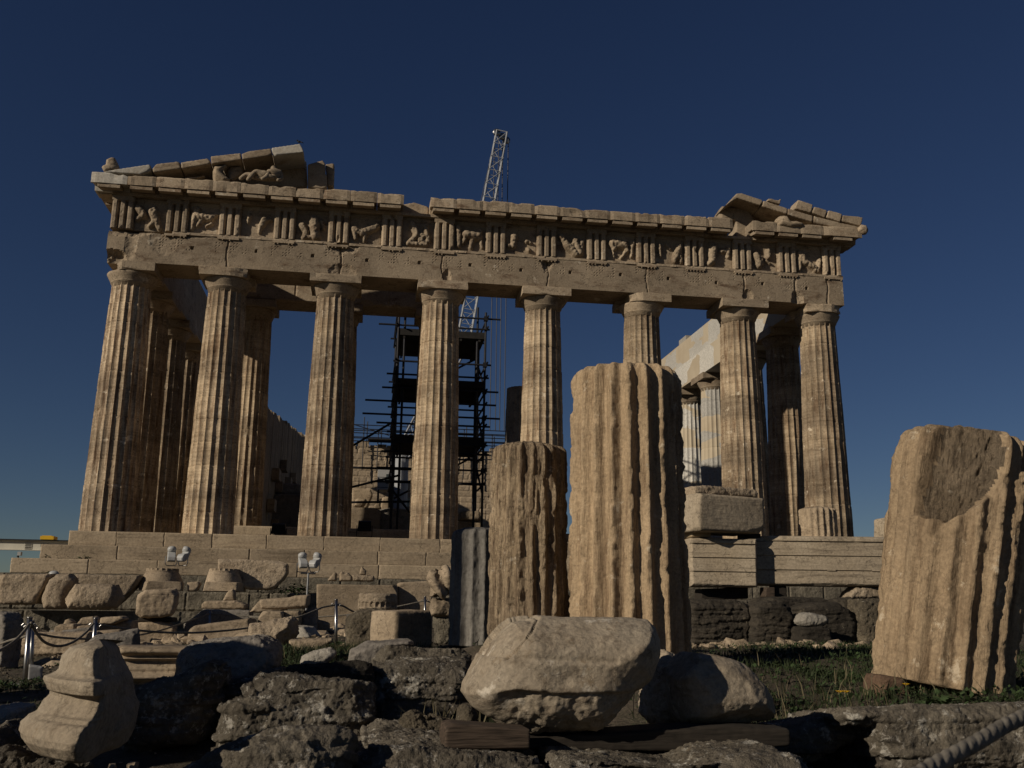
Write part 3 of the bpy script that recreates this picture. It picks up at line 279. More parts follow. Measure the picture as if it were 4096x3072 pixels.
 {'n': 'rock_ledge', 'l': 'pale topped rock ledge under the wooden beam at the bottom edge', 'c': 'rock', 'o': [-4.418, -33.835, -3.468], 'p': [(-0.433, 0.009), (-0.399, 0.22), (-0.369, 0.276), (-0.305, 0.3), (-0.014, 0.283), (0.431, 0.239), (0.433, 0.0)], 't': 1.3, 'R': 0.12, 'a': 0.045, 'm': 'lichen', 'vx': 0.0079, 'k': 0.7, 'gr': 1, 'f': 3},
 {'n': 'rock_ledge', 'l': 'pitted rock ledge under the black beam at the bottom edge', 'c': 'rock', 'o': [-3.259, -33.985, -3.444], 'p': [(-0.655, 0.014), (-0.61, 0.227), (0.013, 0.164), (0.134, 0.214), (0.255, 0.242), (0.499, 0.24), (0.547, 0.218), (0.618, 0.173), (0.655, 0.0)], 't': 1.0, 'R': 0.12, 'a': 0.04, 'm': 'lichen', 'vx': 0.0119, 'k': 0.7, 'gr': 1, 'f': 3},
 {'n': 'rock_ledge', 'l': 'low pale rock ledge right of the smooth boulder', 'c': 'rock', 'o': [-2.054, -32.716, -3.423], 'ti': 8, 'p': [(-0.369, 0.202), (-0.185, 0.238), (0.189, 0.297), (0.274, 0.308), (0.369, 0.259), (0.351, 0.191), (-0.028, 0.013), (-0.276, 0.0)], 't': 0.6, 'R': 0.1, 'a': 0.04, 'm': 'lichen', 'vx': 0.0067, 'k': 0.7, 'gr': 1, 'f': 3},
 {'n': 'rock_ledge', 'l': 'big lichen rock ledge in front of the leaning drum', 'c': 'rock', 'o': [-1.39, -33.025, -3.463], 'ti': 8, 'p': [(-0.597, 0.3), (-0.591, 0.396), (-0.45, 0.403), (-0.331, 0.409), (0.027, 0.416), (0.597, 0.423), (0.532, 0.029), (-0.109, 0.0), (-0.302, 0.008), (-0.402, 0.204), (-0.427, 0.292)], 't': 1.0, 'R': 0.12, 'a': 0.05, 'm': 'lichen', 'vx': 0.0108, 'k': 0.6, 'gr': 1, 'f': 3},
 {'n': 'stone_block', 'l': 'small brown stone wedged under the leaning drum', 'c': 'block', 'o': [-0.829, -31.435, -3.241], 'p': [(-0.12, 0.018), (-0.116, 0.225), (-0.089, 0.252), (0.08, 0.226), (0.12, 0.0)], 't': 0.3, 'R': 0.04, 'a': 0.02, 'm': 'brown', 'vx': 0.0074, 'k': 0.6, 'gr': 1},
 {'n': 'architrave_block', 'l': 'shaded marble block with stepped bands, left of the joint', 'c': 'block', 'o': [1.669, -21.387, -2.105], 'yaw': -6, 'p': [(-0.597, 0.808), (-0.596, 0.854), (0.597, 0.787), (0.579, 0.032), (0.507, 0.0), (-0.592, 0.006)], 't': 0.9, 'R': 0.03, 'a': 0.012, 'm': 'marble', 'vx': 0.0177, 'k': 0.4, 'f': 7},
 {'n': 'architrave_block', 'l': 'sunlit marble block with stepped bands and a chipped top right corner', 'c': 'block', 'o': [3.657, -21.405, -2.056], 'yaw': -10, 'p': [(-1.276, 0.705), (-1.271, 0.818), (-0.919, 0.888), (0.801, 0.894), (0.96, 0.881), (1.297, 0.885), (1.231, 0.01), (-0.589, 0.0), (-1.297, 0.0)], 't': 0.9, 'R': 0.03, 'a': 0.012, 'm': 'marble', 'vx': 0.0236, 'k': 0.4, 'f': 7},
 {'n': 'stone_block', 'l': 'big rough block with a crack, raised on wooden spacers', 'c': 'block', 'o': [1.775, -21.565, -1.139], 'yaw': 14, 'p': [(-0.709, 0.196), (-0.671, 0.674), (-0.256, 0.669), (0.709, 0.657), (0.706, 0.186), (0.606, 0.005), (-0.284, 0.0), (-0.705, 0.006)], 't': 0.95, 'R': 0.06, 'a': 0.012, 'm': 'marble', 'vx': 0.0175, 'k': 0.4},
 {'n': 'stone_block', 'l': 'pitted slab visible on top of the big cracked block', 'c': 'block', 'o': [1.916, -20.99, -0.428], 'yaw': 14, 'p': [(-0.712, 0.0), (-0.695, 0.163), (-0.481, 0.195), (0.649, 0.183), (0.712, 0.128), (0.699, 0.02)], 't': 0.7, 'R': 0.06, 'a': 0.03, 'm': 'rough', 'vx': 0.0181, 'k': 0.6},
 {'n': 'wooden_plank', 'l': 'pale wooden spacer under the left of the big cracked block', 'c': 'plank', 'o': [1.277, -21.285, -1.224], 'p': [(-0.187, 0.0), (-0.183, 0.124), (0.187, 0.128), (0.183, 0.009)], 't': 0.5, 'R': 0.015, 'a': 0.004, 'm': 'wood_pale', 'vx': 0.0178, 'k': 0.2},
 {'n': 'wooden_plank', 'l': 'small wooden spacer under the right of the big cracked block', 'c': 'plank', 'o': [2.37, -21.085, -1.208], 'p': [(-0.142, 0.0), (-0.132, 0.095), (0.142, 0.101), (0.139, 0.025)], 't': 0.5, 'R': 0.015, 'a': 0.004, 'm': 'wood_dark', 'vx': 0.018, 'k': 0.2},
 {'n': 'wooden_plank', 'l': 'upright wooden prop below the joint of the banded blocks', 'c': 'plank', 'o': [2.518, -21.385, -2.302], 'p': [(-0.097, 0.025), (-0.079, 0.197), (0.097, 0.2), (0.087, 0.0)], 't': 0.3, 'R': 0.015, 'a': 0.004, 'm': 'wood', 'vx': 0.0177, 'k': 0.2},
 {'n': 'wooden_beam', 'l': 'black beam under the shaded banded block', 'c': 'beam', 'o': [1.802, -20.985, -2.344], 'p': [(-0.447, 0.0), (-0.431, 0.202), (0.447, 0.244), (0.439, 0.04)], 't': 0.4, 'R': 0.015, 'a': 0.004, 'm': 'wood_dark', 'vx': 0.0181, 'k': 0.2},
 {'n': 'wooden_plank', 'l': 'thick black prop under the sunlit banded block', 'c': 'plank', 'o': [2.856, -21.085, -2.298], 'p': [(-0.121, 0.0), (-0.109, 0.24), (0.121, 0.263), (0.118, 0.003)], 't': 0.3, 'R': 0.015, 'a': 0.004, 'm': 'wood_dark', 'vx': 0.018, 'k': 0.2},
 {'n': 'boulder', 'l': 'broken rounded stone jammed under the sunlit banded block', 'c': 'boulder', 'o': [4.387, -21.385, -2.281], 'p': [(-0.329, 0.0), (-0.261, 0.12), (-0.155, 0.196), (0.108, 0.222), (0.329, 0.203), (0.324, 0.009)], 't': 0.5, 'R': 0.08, 'a': 0.04, 'm': 'rough', 'vx': 0.0177, 'k': 0.6},
 {'n': 'stone_block', 'l': 'pale upright block peeping out behind the leaning drum', 'c': 'block', 'o': [5.439, -20.585, -1.133], 'p': [(-0.131, 0.0), (-0.091, 0.429), (-0.042, 0.451), (0.131, 0.445), (0.095, 0.005)], 't': 0.5, 'R': 0.04, 'a': 0.01, 'm': 'marble', 'vx': 0.0185, 'k': 0.6},
 {'n': 'rock_ledge', 'l': 'black shaded rock face below the banded blocks', 'c': 'rock', 'o': [1.079, -22.785, -3.139], 'p': [(-0.581, 0.008), (-0.561, 0.774), (0.406, 0.754), (0.581, 0.674), (0.543, 0.147), (0.519, 0.0)], 't': 1.2, 'R': 0.15, 'a': 0.08, 'm': 'rock_shaded', 'vx': 0.0163, 'k': 0.6, 'gr': 1, 'f': 2},
 {'n': 'boulder', 'l': 'squarish rock in the middle of the rubble below the banded blocks', 'c': 'boulder', 'o': [1.879, -22.985, -3.052], 'p': [(-0.359, 0.0), (-0.319, 0.602), (-0.034, 0.672), (0.23, 0.642), (0.333, 0.578), (0.359, 0.399), (0.29, 0.006)], 't': 0.8, 'R': 0.12, 'a': 0.07, 'm': 'rock_shaded', 'vx': 0.0161, 'k': 0.6, 'gr': 1},
 {'n': 'boulder', 'l': 'flat rocks stacked under the small pale boulder in the rubble', 'c': 'boulder', 'o': [2.417, -23.385, -3.098], 'p': [(-0.26, 0.0), (-0.238, 0.321), (0.102, 0.357), (0.255, 0.295), (0.26, 0.004)], 't': 0.5, 'R': 0.08, 'a': 0.04, 'm': 'rock_shaded', 'vx': 0.0157, 'k': 0.6, 'gr': 1, 'f': 2},
 {'n': 'boulder', 'l': 'small pale boulder standing out in the dark rubble', 'c': 'boulder', 'o': [2.415, -23.385, -2.763], 'p': [(-0.234, 0.071), (-0.18, 0.193), (-0.073, 0.221), (0.188, 0.181), (0.234, 0.117), (0.178, 0.016), (-0.156, 0.0)], 't': 0.4, 'R': 0.08, 'a': 0.03, 'm': 'white', 'vx': 0.0157, 'k': 0.8},
 {'n': 'boulder', 'l': 'wide mossy rock behind the small pale boulder', 'c': 'boulder', 'o': [3.01, -22.685, -3.182], 'p': [(-0.516, 0.094), (-0.489, 0.711), (-0.22, 0.782), (0.221, 0.805), (0.471, 0.69), (0.516, 0.539), (0.449, 0.071), (0.041, 0.0)], 't': 0.9, 'R': 0.15, 'a': 0.06, 'm': 'rock_shaded', 'vx': 0.0164, 'k': 0.6, 'gr': 1},
 {'n': 'boulder', 'l': 'rounded stone on top of the rubble near the leaning drum', 'c': 'boulder', 'o': [3.575, -22.285, -2.591], 'p': [(-0.219, 0.164), (-0.203, 0.276), (0.075, 0.319), (0.219, 0.222), (0.201, 0.0), (-0.126, 0.048)], 't': 0.5, 'R': 0.1, 'a': 0.04, 'm': 'rock_shaded', 'vx': 0.0168, 'k': 0.6},
 {'n': 'boulder', 'l': 'pitted grey rock beside the leaning drum', 'c': 'boulder', 'o': [3.731, -22.785, -3.108], 'p': [(-0.229, 0.0), (-0.202, 0.6), (-0.162, 0.777), (0.229, 0.811), (0.174, 0.003)], 't': 0.8, 'R': 0.12, 'a': 0.06, 'm': 'conglomerate', 'vx': 0.0163, 'k': 0.6, 'gr': 1, 'f': 3},
 {'n': 'rock_ledge', 'l': 'long low dark rock between the banded blocks and the rubble', 'c': 'rock', 'o': [2.836, -21.985, -2.607], 'p': [(-0.655, 0.217), (-0.538, 0.306), (-0.273, 0.327), (0.45, 0.32), (0.655, 0.235), (0.479, 0.03), (-0.471, 0.0)], 't': 0.9, 'R': 0.1, 'a': 0.05, 'm': 'rock_shaded', 'vx': 0.0171, 'k': 0.6},
 {'n': 'boulder', 'l': 'lumpy tan boulder inside the temple', 'c': 'boulder', 'o': [-5.089, 10.415, 2.226], 'p': [(-0.301, 0.104), (-0.279, 0.403), (-0.134, 0.482), (0.257, 0.457), (0.301, 0.308), (0.18, 0.117), (0.0, 0.0)], 't': 0.8, 'R': 0.2, 'a': 0.06, 'm': 'tan', 'vx': 0.0505, 'k': 0.6},
 {'n': 'stone_block', 'l': 'pair of long blocks lying on top of the wall inside the temple', 'c': 'block', 'o': [-5.046, 11.415, 2.281], 'p': [(-0.528, 0.0), (-0.508, 0.945), (-0.206, 0.974), (0.402, 0.973), (0.528, 0.708), (0.267, 0.004)], 't': 0.9, 'R': 0.08, 'a': 0.02, 'm': 'tan', 'vx': 0.0515, 'k': 0.6},
 {'n': 'stone_block', 'l': 'tall pale parapet block inside the temple behind the black floodlight', 'c': 'block', 'o': [-4.81, 9.415, 0.644], 'p': [(-0.702, 0.0), (-0.726, 1.465), (0.417, 1.468), (0.677, 1.365), (0.726, 0.036)], 't': 0.8, 'R': 0.05, 'a': 0.02, 'm': 'tan', 'vx': 0.0494, 'k': 0.6},
 {'n': 'stone_block', 'l': 'shaded block course inside the temple under the scaffold', 'c': 'block', 'o': [-3.361, 10.015, 0.727], 'p': [(-0.713, 0.0), (-0.746, 1.376), (-0.324, 1.462), (0.718, 1.416), (0.746, 0.037)], 't': 0.8, 'R': 0.05, 'a': 0.02, 'm': 'grey', 'vx': 0.0501, 'k': 0.6},
 {'n': 'stone_fragment', 'l': 'small pale fragment on the parapet inside the temple', 'c': 'fragment', 'o': [-4.26, 10.115, 2.152], 'p': [(-0.166, 0.0), (-0.136, 0.25), (0.121, 0.294), (0.166, 0.009)], 't': 0.4, 'R': 0.05, 'a': 0.02, 'm': 'tan', 'vx': 0.0502, 'k': 0.6},
 {'n': 'stone_fragment', 'l': 'shaded angular block beside the scaffold inside the temple', 'c': 'fragment', 'o': [-3.901, 10.915, 1.928], 'p': [(-0.226, 0.0), (-0.125, 0.888), (0.194, 0.935), (0.226, 0.013)], 't': 0.5, 'R': 0.06, 'a': 0.02, 'm': 'tan', 'vx': 0.051, 'k': 0.6},
 {'n': 'stone_block', 'l': 'rounded block on a low course inside the temple right of the middle column', 'c': 'block', 'o': [0.283, 9.415, 1.634], 'p': [(-0.551, 0.0), (-0.506, 0.408), (-0.134, 0.492), (0.505, 0.473), (0.551, 0.029)], 't': 0.8, 'R': 0.15, 'a': 0.03, 'm': 'rough', 'vx': 0.0494, 'k': 0.6},
 {'n': 'stone_block', 'l': 'low course stone under the rounded block inside the temple', 'c': 'block', 'o': [0.284, 9.615, 0.717], 'p': [(-0.581, 0.0), (-0.57, 0.896), (0.575, 0.889), (0.581, 0.029)], 't': 0.8, 'R': 0.06, 'a': 0.02, 'm': 'tan', 'vx': 0.0496, 'k': 0.6},
 {'n': 'rock_ledge', 'l': 'dark heap of masonry inside the temple beside the south wall', 'c': 'rock', 'o': [-9.417, 17.415, 3.503], 'p': [(-0.92, 0.0), (-0.412, 0.676), (0.892, 0.615), (0.92, 0.056)], 't': 0.9, 'R': 0.1, 'a': 0.05, 'm': 'grey', 'vx': 0.0577, 'k': 0.6},
 {'n': 'rock_ledge', 'l': 'tall dark masonry pile behind the second gap of the colonnade', 'c': 'rock', 'o': [-9.177, 16.415, 1.509], 'p': [(-1.043, 0.0), (-0.917, 1.292), (-0.617, 1.898), (0.85, 1.942), (1.043, 0.053)], 't': 1.0, 'R': 0.1, 'a': 0.06, 'm': 'grey', 'vx': 0.0566, 'k': 0.6},
 {'n': 'raking_cornice_block', 'l': '', 'c': '', 'o': [-14.661, -1.55, 13.793], 'p': [(-0.882, 0.058), (0.797, 0.49), (0.882, 0.328), (0.869, 0.222), (0.468, 0.014), (-0.83, 0.0)], 't': 1.5, 'R': 0.05, 'a': 0.015, 'm': 'newmarble', 'vx': 0.0381, 'k': 0.6, 'par': 'temple'},
 {'n': 'raking_cornice_block', 'l': '', 'c': '', 'o': [-13.234, -1.5, 13.955], 'p': [(-0.545, 0.163), (-0.411, 0.386), (0.47, 0.578), (0.536, 0.36), (0.545, 0.255), (-0.469, 0.0)], 't': 1.5, 'R': 0.05, 'a': 0.015, 'm': 'tan', 'vx': 0.0382, 'k': 0.6, 'par': 'temple'},
 {'n': 'raking_cornice_block', 'l': '', 'c': '', 'o': [-12.14, -1.5, 14.201], 'p': [(-0.573, 0.284), (0.406, 0.545), (0.529, 0.502), (0.573, 0.307), (-0.534, 0.0)], 't': 1.5, 'R': 0.05, 'a': 0.015, 'm': 'tan', 'vx': 0.0382, 'k': 0.6, 'par': 'temple'},
 {'n': 'raking_cornice_block', 'l': '', 'c': '', 'o': [-10.989, -1.52, 14.49], 'p': [(-0.606, 0.349), (0.536, 0.588), (0.606, 0.298), (-0.549, 0.0)], 't': 1.5, 'R': 0.05, 'a': 0.015, 'm': 'tan', 'vx': 0.0382, 'k': 0.6, 'par': 'temple'},
 {'n': 'raking_cornice_block', 'l': '', 'c': '', 'o': [-9.818, -1.52, 14.779], 'p': [(-0.614, 0.339), (0.534, 0.608), (0.614, 0.294), (-0.541, 0.0)], 't': 1.5, 'R': 0.05, 'a': 0.015, 'm': 'tan', 'vx': 0.0382, 'k': 0.6, 'par': 'temple'},
 {'n': 'raking_cornice_block', 'l': '', 'c': '', 'o': [-8.619, -1.54, 15.044], 'p': [(-0.648, 0.345), (0.517, 0.64), (0.648, 0.258), (-0.562, 0.0)], 't': 1.5, 'R': 0.03, 'a': 0.006, 'm': 'newmarble', 'vx': 0.0382, 'k': 0.6, 'par': 'temple'},
 {'n': 'tympanum_wall', 'l': '', 'c': '', 'o': [-11.397, -0.05, 14.218], 'p': [(-3.548, 0.099), (-2.607, 0.424), (-0.431, 0.995), (2.079, 1.575), (3.412, 1.465), (3.548, 0.212), (-0.314, 0.036), (-2.763, 0.0)], 't': 0.4, 'R': 0.03, 'a': 0.01, 'm': 'tan', 'vx': 0.0645, 'k': 0.6, 'par': 'temple'},
 {'n': 'tympanum_block', 'l': '', 'c': '', 'o': [-7.447, -0.6, 14.188], 'p': [(-0.359, 0.0), (-0.421, 1.046), (-0.186, 1.172), (0.211, 1.324), (0.285, 1.19), (0.309, 0.747), (0.376, 0.641), (0.421, 0.008)], 't': 0.6, 'R': 0.05, 'a': 0.015, 'm': 'tan', 'vx': 0.0391, 'k': 0.6, 'par': 'temple'},
 {'n': 'tympanum_block', 'l': '', 'c': '', 'o': [-6.977, -0.2, 14.512], 'p': [(-0.196, 0.989), (0.165, 1.059), (0.196, 0.01), (-0.07, 0.0)], 't': 0.6, 'R': 0.05, 'a': 0.015, 'm': 'tan', 'vx': 0.0395, 'k': 0.6, 'par': 'temple'},
 {'n': 'frieze_backing_block', 'l': '', 'c': '', 'o': [-3.245, -0.55, 12.441], 'p': [(-0.784, 1.323), (-0.17, 1.471), (0.431, 1.334), (0.446, 0.863), (0.784, 0.861), (0.707, 0.0), (-0.758, 0.662)], 't': 0.9, 'R': 0.05, 'a': 0.03, 'm': 'tan', 'vx': 0.0392, 'k': 0.6, 'par': 'temple'},
 {'n': 'tympanum_block', 'l': '', 'c': '', 'o': [10.661, -0.7, 13.245], 'p': [(-0.85, 0.857), (-0.786, 1.242), (-0.684, 1.497), (0.558, 1.428), (0.85, 0.953), (0.838, 0.004), (-0.092, 0.0), (-0.069, 0.884)], 't': 1.0, 'R': 0.05, 'a': 0.01, 'm': 'tan', 'vx': 0.039, 'k': 0.6, 'par': 'temple'},
 {'n': 'tympanum_wall', 'l': '', 'c': '', 'o': [13.11, -0.1, 13.88], 'p': [(-1.635, 1.066), (0.112, 0.888), (1.635, 0.482), (1.615, 0.156), (-1.397, 0.0)], 't': 0.5, 'R': 0.05, 'a': 0.01, 'm': 'tan', 'vx': 0.0396, 'k': 0.6, 'par': 'temple'},
 {'n': 'raking_cornice_block', 'l': '', 'c': '', 'o': [10.66, -1.5, 14.375], 'p': [(-0.875, 0.0), (-0.3, 0.646), (-0.055, 0.659), (0.875, 0.412), (0.8, 0.13), (-0.28, 0.397)], 't': 1.3, 'R': 0.05, 'a': 0.015, 'm': 'tan', 'vx': 0.0382, 'k': 0.6, 'par': 'temple'},
 {'n': 'raking_cornice_block', 'l': '', 'c': '', 'o': [12.058, -1.5, 14.204], 'p': [(-0.518, 0.577), (0.593, 0.299), (0.54, 0.0), (-0.593, 0.289)], 't': 1.3, 'R': 0.05, 'a': 0.015, 'm': 'tan', 'vx': 0.0382, 'k': 0.6, 'par': 'temple'},
 {'n': 'raking_cornice_block', 'l': '', 'c': '', 'o': [13.217, -1.5, 13.916], 'p': [(-0.566, 0.581), (0.613, 0.319), (0.557, 0.0), (-0.613, 0.282)], 't': 1.3, 'R': 0.05, 'a': 0.015, 'm': 'tan', 'vx': 0.0382, 'k': 0.6, 'par': 'temple'},
 {'n': 'raking_cornice_block', 'l': '', 'c': '', 'o': [14.89, -1.5, 13.686], 'p': [(-1.053, 0.55), (0.16, 0.326), (1.11, 0.195), (1.032, 0.0), (0.141, 0.029), (-1.11, 0.231)], 't': 1.3, 'R': 0.05, 'a': 0.015, 'm': 'tan', 'vx': 0.0382, 'k': 0.6, 'par': 'temple'},
 {'n': 'gutter_fragment', 'l': '', 'c': '', 'o': [12.06, -1.45, 14.664], 'p': [(-0.32, 0.111), (-0.238, 0.269), (0.161, 0.193), (0.32, 0.275), (0.275, 0.0)], 't': 0.7, 'R': 0.03, 'a': 0.015, 'm': 'tan', 'vx': 0.0382, 'k': 0.6, 'par': 'temple'},
 {'n': 'gutter_fragment', 'l': '', 'c': '', 'o': [13.377, -1.52, 14.344], 'p': [(-0.431, 0.161), (-0.239, 0.587), (0.431, 0.405), (0.338, 0.0)], 't': 0.8, 'R': 0.03, 'a': 0.015, 'm': 'tan', 'vx': 0.0382, 'k': 0.6, 'par': 'temple'},
 {'n': 'gutter_fragment', 'l': '', 'c': '', 'o': [14.094, -1.52, 14.16], 'p': [(-0.365, 0.21), (-0.235, 0.511), (0.365, 0.38), (0.266, 0.0)], 't': 0.8, 'R': 0.03, 'a': 0.015, 'm': 'tan', 'vx': 0.0382, 'k': 0.6, 'par': 'temple'},
 {'n': 'gutter_fragment', 'l': '', 'c': '', 'o': [14.775, -1.52, 14.016], 'p': [(-0.394, 0.177), (-0.252, 0.529), (0.394, 0.408), (0.266, 0.0)], 't': 0.8, 'R': 0.03, 'a': 0.015, 'm': 'tan', 'vx': 0.0382, 'k': 0.6, 'par': 'temple'},
 {'n': 'gutter_fragment', 'l': '', 'c': '', 'o': [15.597, -1.52, 13.884], 'p': [(-0.514, 0.198), (-0.431, 0.488), (0.514, 0.453), (0.386, 0.0)], 't': 0.8, 'R': 0.03, 'a': 0.015, 'm': 'tan', 'vx': 0.0382, 'k': 0.6, 'par': 'temple'},
 {'n': 'lion_head_spout', 'l': '', 'c': '', 'o': [16.007, -1.75, 13.49], 'p': [(-0.247, 0.129), (-0.188, 0.34), (-0.033, 0.49), (0.131, 0.408), (0.247, 0.184), (0.133, 0.0), (-0.023, 0.02)], 't': 0.4, 'R': 0.15, 'a': 0.04, 'm': 'tan', 'vx': 0.0379, 'k': 0.9, 'par': 'temple'},
 {'n': 'corner_ornament', 'l': '', 'c': '', 'o': [-15.338, -1.6, 13.841], 'p': [(-0.326, 0.175), (-0.241, 0.245), (-0.153, 0.295), (-0.164, 0.493), (-0.024, 0.611), (0.159, 0.637), (0.24, 0.434), (0.326, 0.178), (-0.169, 0.0)], 't': 0.6, 'R': 0.1, 'a': 0.03, 'm': 'tan', 'vx': 0.0381, 'k': 0.8, 'par': 'temple'},
 {'n': 'frieze_backing_block', 'l': '', 'c': '', 'o': [11.019, -0.6, 13.316], 'p': [(-0.432, 0.0), (-0.385, 0.552), (-0.011, 0.568), (0.355, 0.392), (0.432, 0.031)], 't': 0.8, 'R': 0.05, 'a': 0.02, 'm': 'tan', 'vx': 0.0391, 'k': 0.6, 'par': 'temple'},
 {'n': 'horse_sculpture', 'l': 'carved horse head rising in the left corner of the pediment', 'c': 'sculpture', 'o': [-11.177, -1.45, 13.797], 'p': [(-0.353, 0.402), (-0.356, 0.615), (-0.306, 0.71), (-0.116, 0.737), (0.027, 0.755), (0.162, 0.868), (0.242, 0.827), (0.231, 0.719), (0.087, 0.599), (0.047, 0.489), (0.177, 0.355), (0.356, 0.22), (0.346, 0.033), (-0.249, 0.0)], 't': 0.5, 'R': 0.2, 'a': 0.02, 'm': 'tan', 'vx': 0.0382, 'k': 0.9},
 {'n': 'horse_sculpture', 'l': 'weathered second horse head behind the clear horse in the left pediment', 'c': 'sculpture', 'o': [-10.682, -1.1, 14.06], 'p': [(-0.292, 0.429), (-0.184, 0.6), (0.201, 0.66), (0.292, 0.424), (0.09, 0.191), (-0.091, 0.014), (-0.259, 0.0)], 't': 0.4, 'R': 0.15, 'a': 0.03, 'm': 'tan', 'vx': 0.0386, 'k': 0.9},
 {'n': 'horse_sculpture', 'l': 'drooping horse head hanging over the cornice in the right pediment', 'c': 'sculpture', 'o': [12.645, -1.75, 13.546], 'p': [(-0.623, 0.095), (-0.572, 0.39), (-0.38, 0.541), (-0.104, 0.531), (0.038, 0.312), (0.286, 0.343), (0.602, 0.261), (0.623, 0.107), (0.394, 0.077), (0.021, 0.0), (-0.344, 0.066)], 't': 0.6, 'R': 0.2, 'a': 0.02, 'm': 'tan', 'vx': 0.0379, 'k': 0.9},
 {'n': 'sculpture_fragment', 'l': 'flat arm fragment lying in the left pediment before the horse', 'c': 'sculpture', 'o': [-12.247, -1.1, 13.92], 'p': [(-0.443, 0.06), (-0.259, 0.145), (0.215, 0.211), (0.424, 0.303), (0.443, 0.24), (0.034, 0.078), (-0.39, 0.0)], 't': 0.3, 'R': 0.08, 'a': 0.015, 'm': 'tan', 'vx': 0.0386, 'k': 0.9},
]
# ------------------------------------------------------------------ terrain
CP=[(e['o'][0],e['o'][1]+.3,e['o'][2]+.05) for e in STONES if e.get('gr') and not e.get('ti')]
for e in STONES:
    if e.get('ti') and e.get('gr'): CP+=[(e['o'][0]+dx,e['o'][1]+dy,e['o'][2]+dz) for dx,dy,dz in((0,.15,-.2),(0,.7,-.12),(-.35,.4,-.15),(.35,.4,-.15))]
CP+=[(x,y,-3.55) for x,y in((-14,-14),(-18,-20),(-13,-25),(-10,-23),(-9.6,-27),(-9.5,-30),(-9,-33),(-8,-36),(-5,-38),(-4.8,-37),(-30,-30),(-30,0),(-25,-12))]
CP+=[(-.1,-31.7,-3.10),(-.9,-31.7,-3.10),(.25,-31.2,-3.13),(-.5,-31.2,-3.10)]
CP+=[(x,y,-3.62) for x,y in((-12,-10),(-15,-10),(-18,-10))]+[(-8,-10,-3.4),(-4,-10,-3.3),(0,-10,-3.3)]
CP+=[(x,y,z) for x,y,z in((-2.39,-28.5,-2.95),(-3.2,-28,-2.9),(-3.5,-26.7,-2.95),(-.6,-30.7,-3.1),(0,-28,-3.0),(1.5,-28,-3.02),(3,-28,-3.05),(1,-26,-3.05),(3,-26,-3.05),(5,-28,-3.05),(5,-24,-3.05),(2,-31,-3.1),(-1.3,-30,-3.02),(-2,-31,-3.12),(0,-32.3,-3.14),(-1,-32.2,-3.12),(-2.2,-32.2,-3.14),
 (8,-30,-3.1),(10,-20,-2.9),(2,-18,-2.7),(5,-18,-2.7),(0,-18,-2.9),(6,-34,-3.3),(0,-35,-3.5),(15,-25,-3.1),(15,-8,-2.6),(30,-20,-3.2),(30,10,-3.2),(-7.5,-28.5,-3.35),(-6.6,-29.5,-3.28),(-3,-22,-3.0),(-5,-20,-3.1),(-7,-22,-3.25))]
CP=np.array(CP)
def ground_z(x,y):
    x=np.asarray(x,float);y=np.asarray(y,float); P=np.stack([x.ravel(),y.ravel()],1); out=np.empty(len(P))
    for k in range(0,len(P),20000):
        d2=((P[k:k+20000,None,:]-CP[None,:,:2])**2).sum(2)+.02
        w=d2**-1.6; out[k:k+20000]=(w*CP[:,2]).sum(1)/w.sum(1)
    far=np.clip((np.hypot(P[:,0],P[:,1]+15)-45)/60,0,1); out=out*(1-far)-3.6*far
    p3=np.stack([P[:,0],P[:,1],P[:,0]*0],1)
    out=out+(.05*fbm(p3*.9,4,5)+.022*fbm(p3*5,3,9))
    return out.reshape(x.shape)
def axis(a,b,step,far):
    c=list(np.arange(a,b,step)); s=step; lo=[];hi=[]; q=a
    while q>-far: s*=1.35; q-=s; lo.append(q)
    s=step; q=c[-1]
    while q<far: s*=1.35; q+=s; hi.append(q)
    return np.array(lo[::-1]+c+hi)
gx=axis(-13,9,.11,4500); gy=axis(-37.6,-8,.13,4500)
GX,GY=np.meshgrid(gx,gy); GZ=ground_z(GX,GY)
V=np.stack([GX.ravel(),GY.ravel(),GZ.ravel()],1)
tag(mesh('ground',V,grid_faces(len(gx),len(gy)),MT['soil'],None,True),kind='structure')
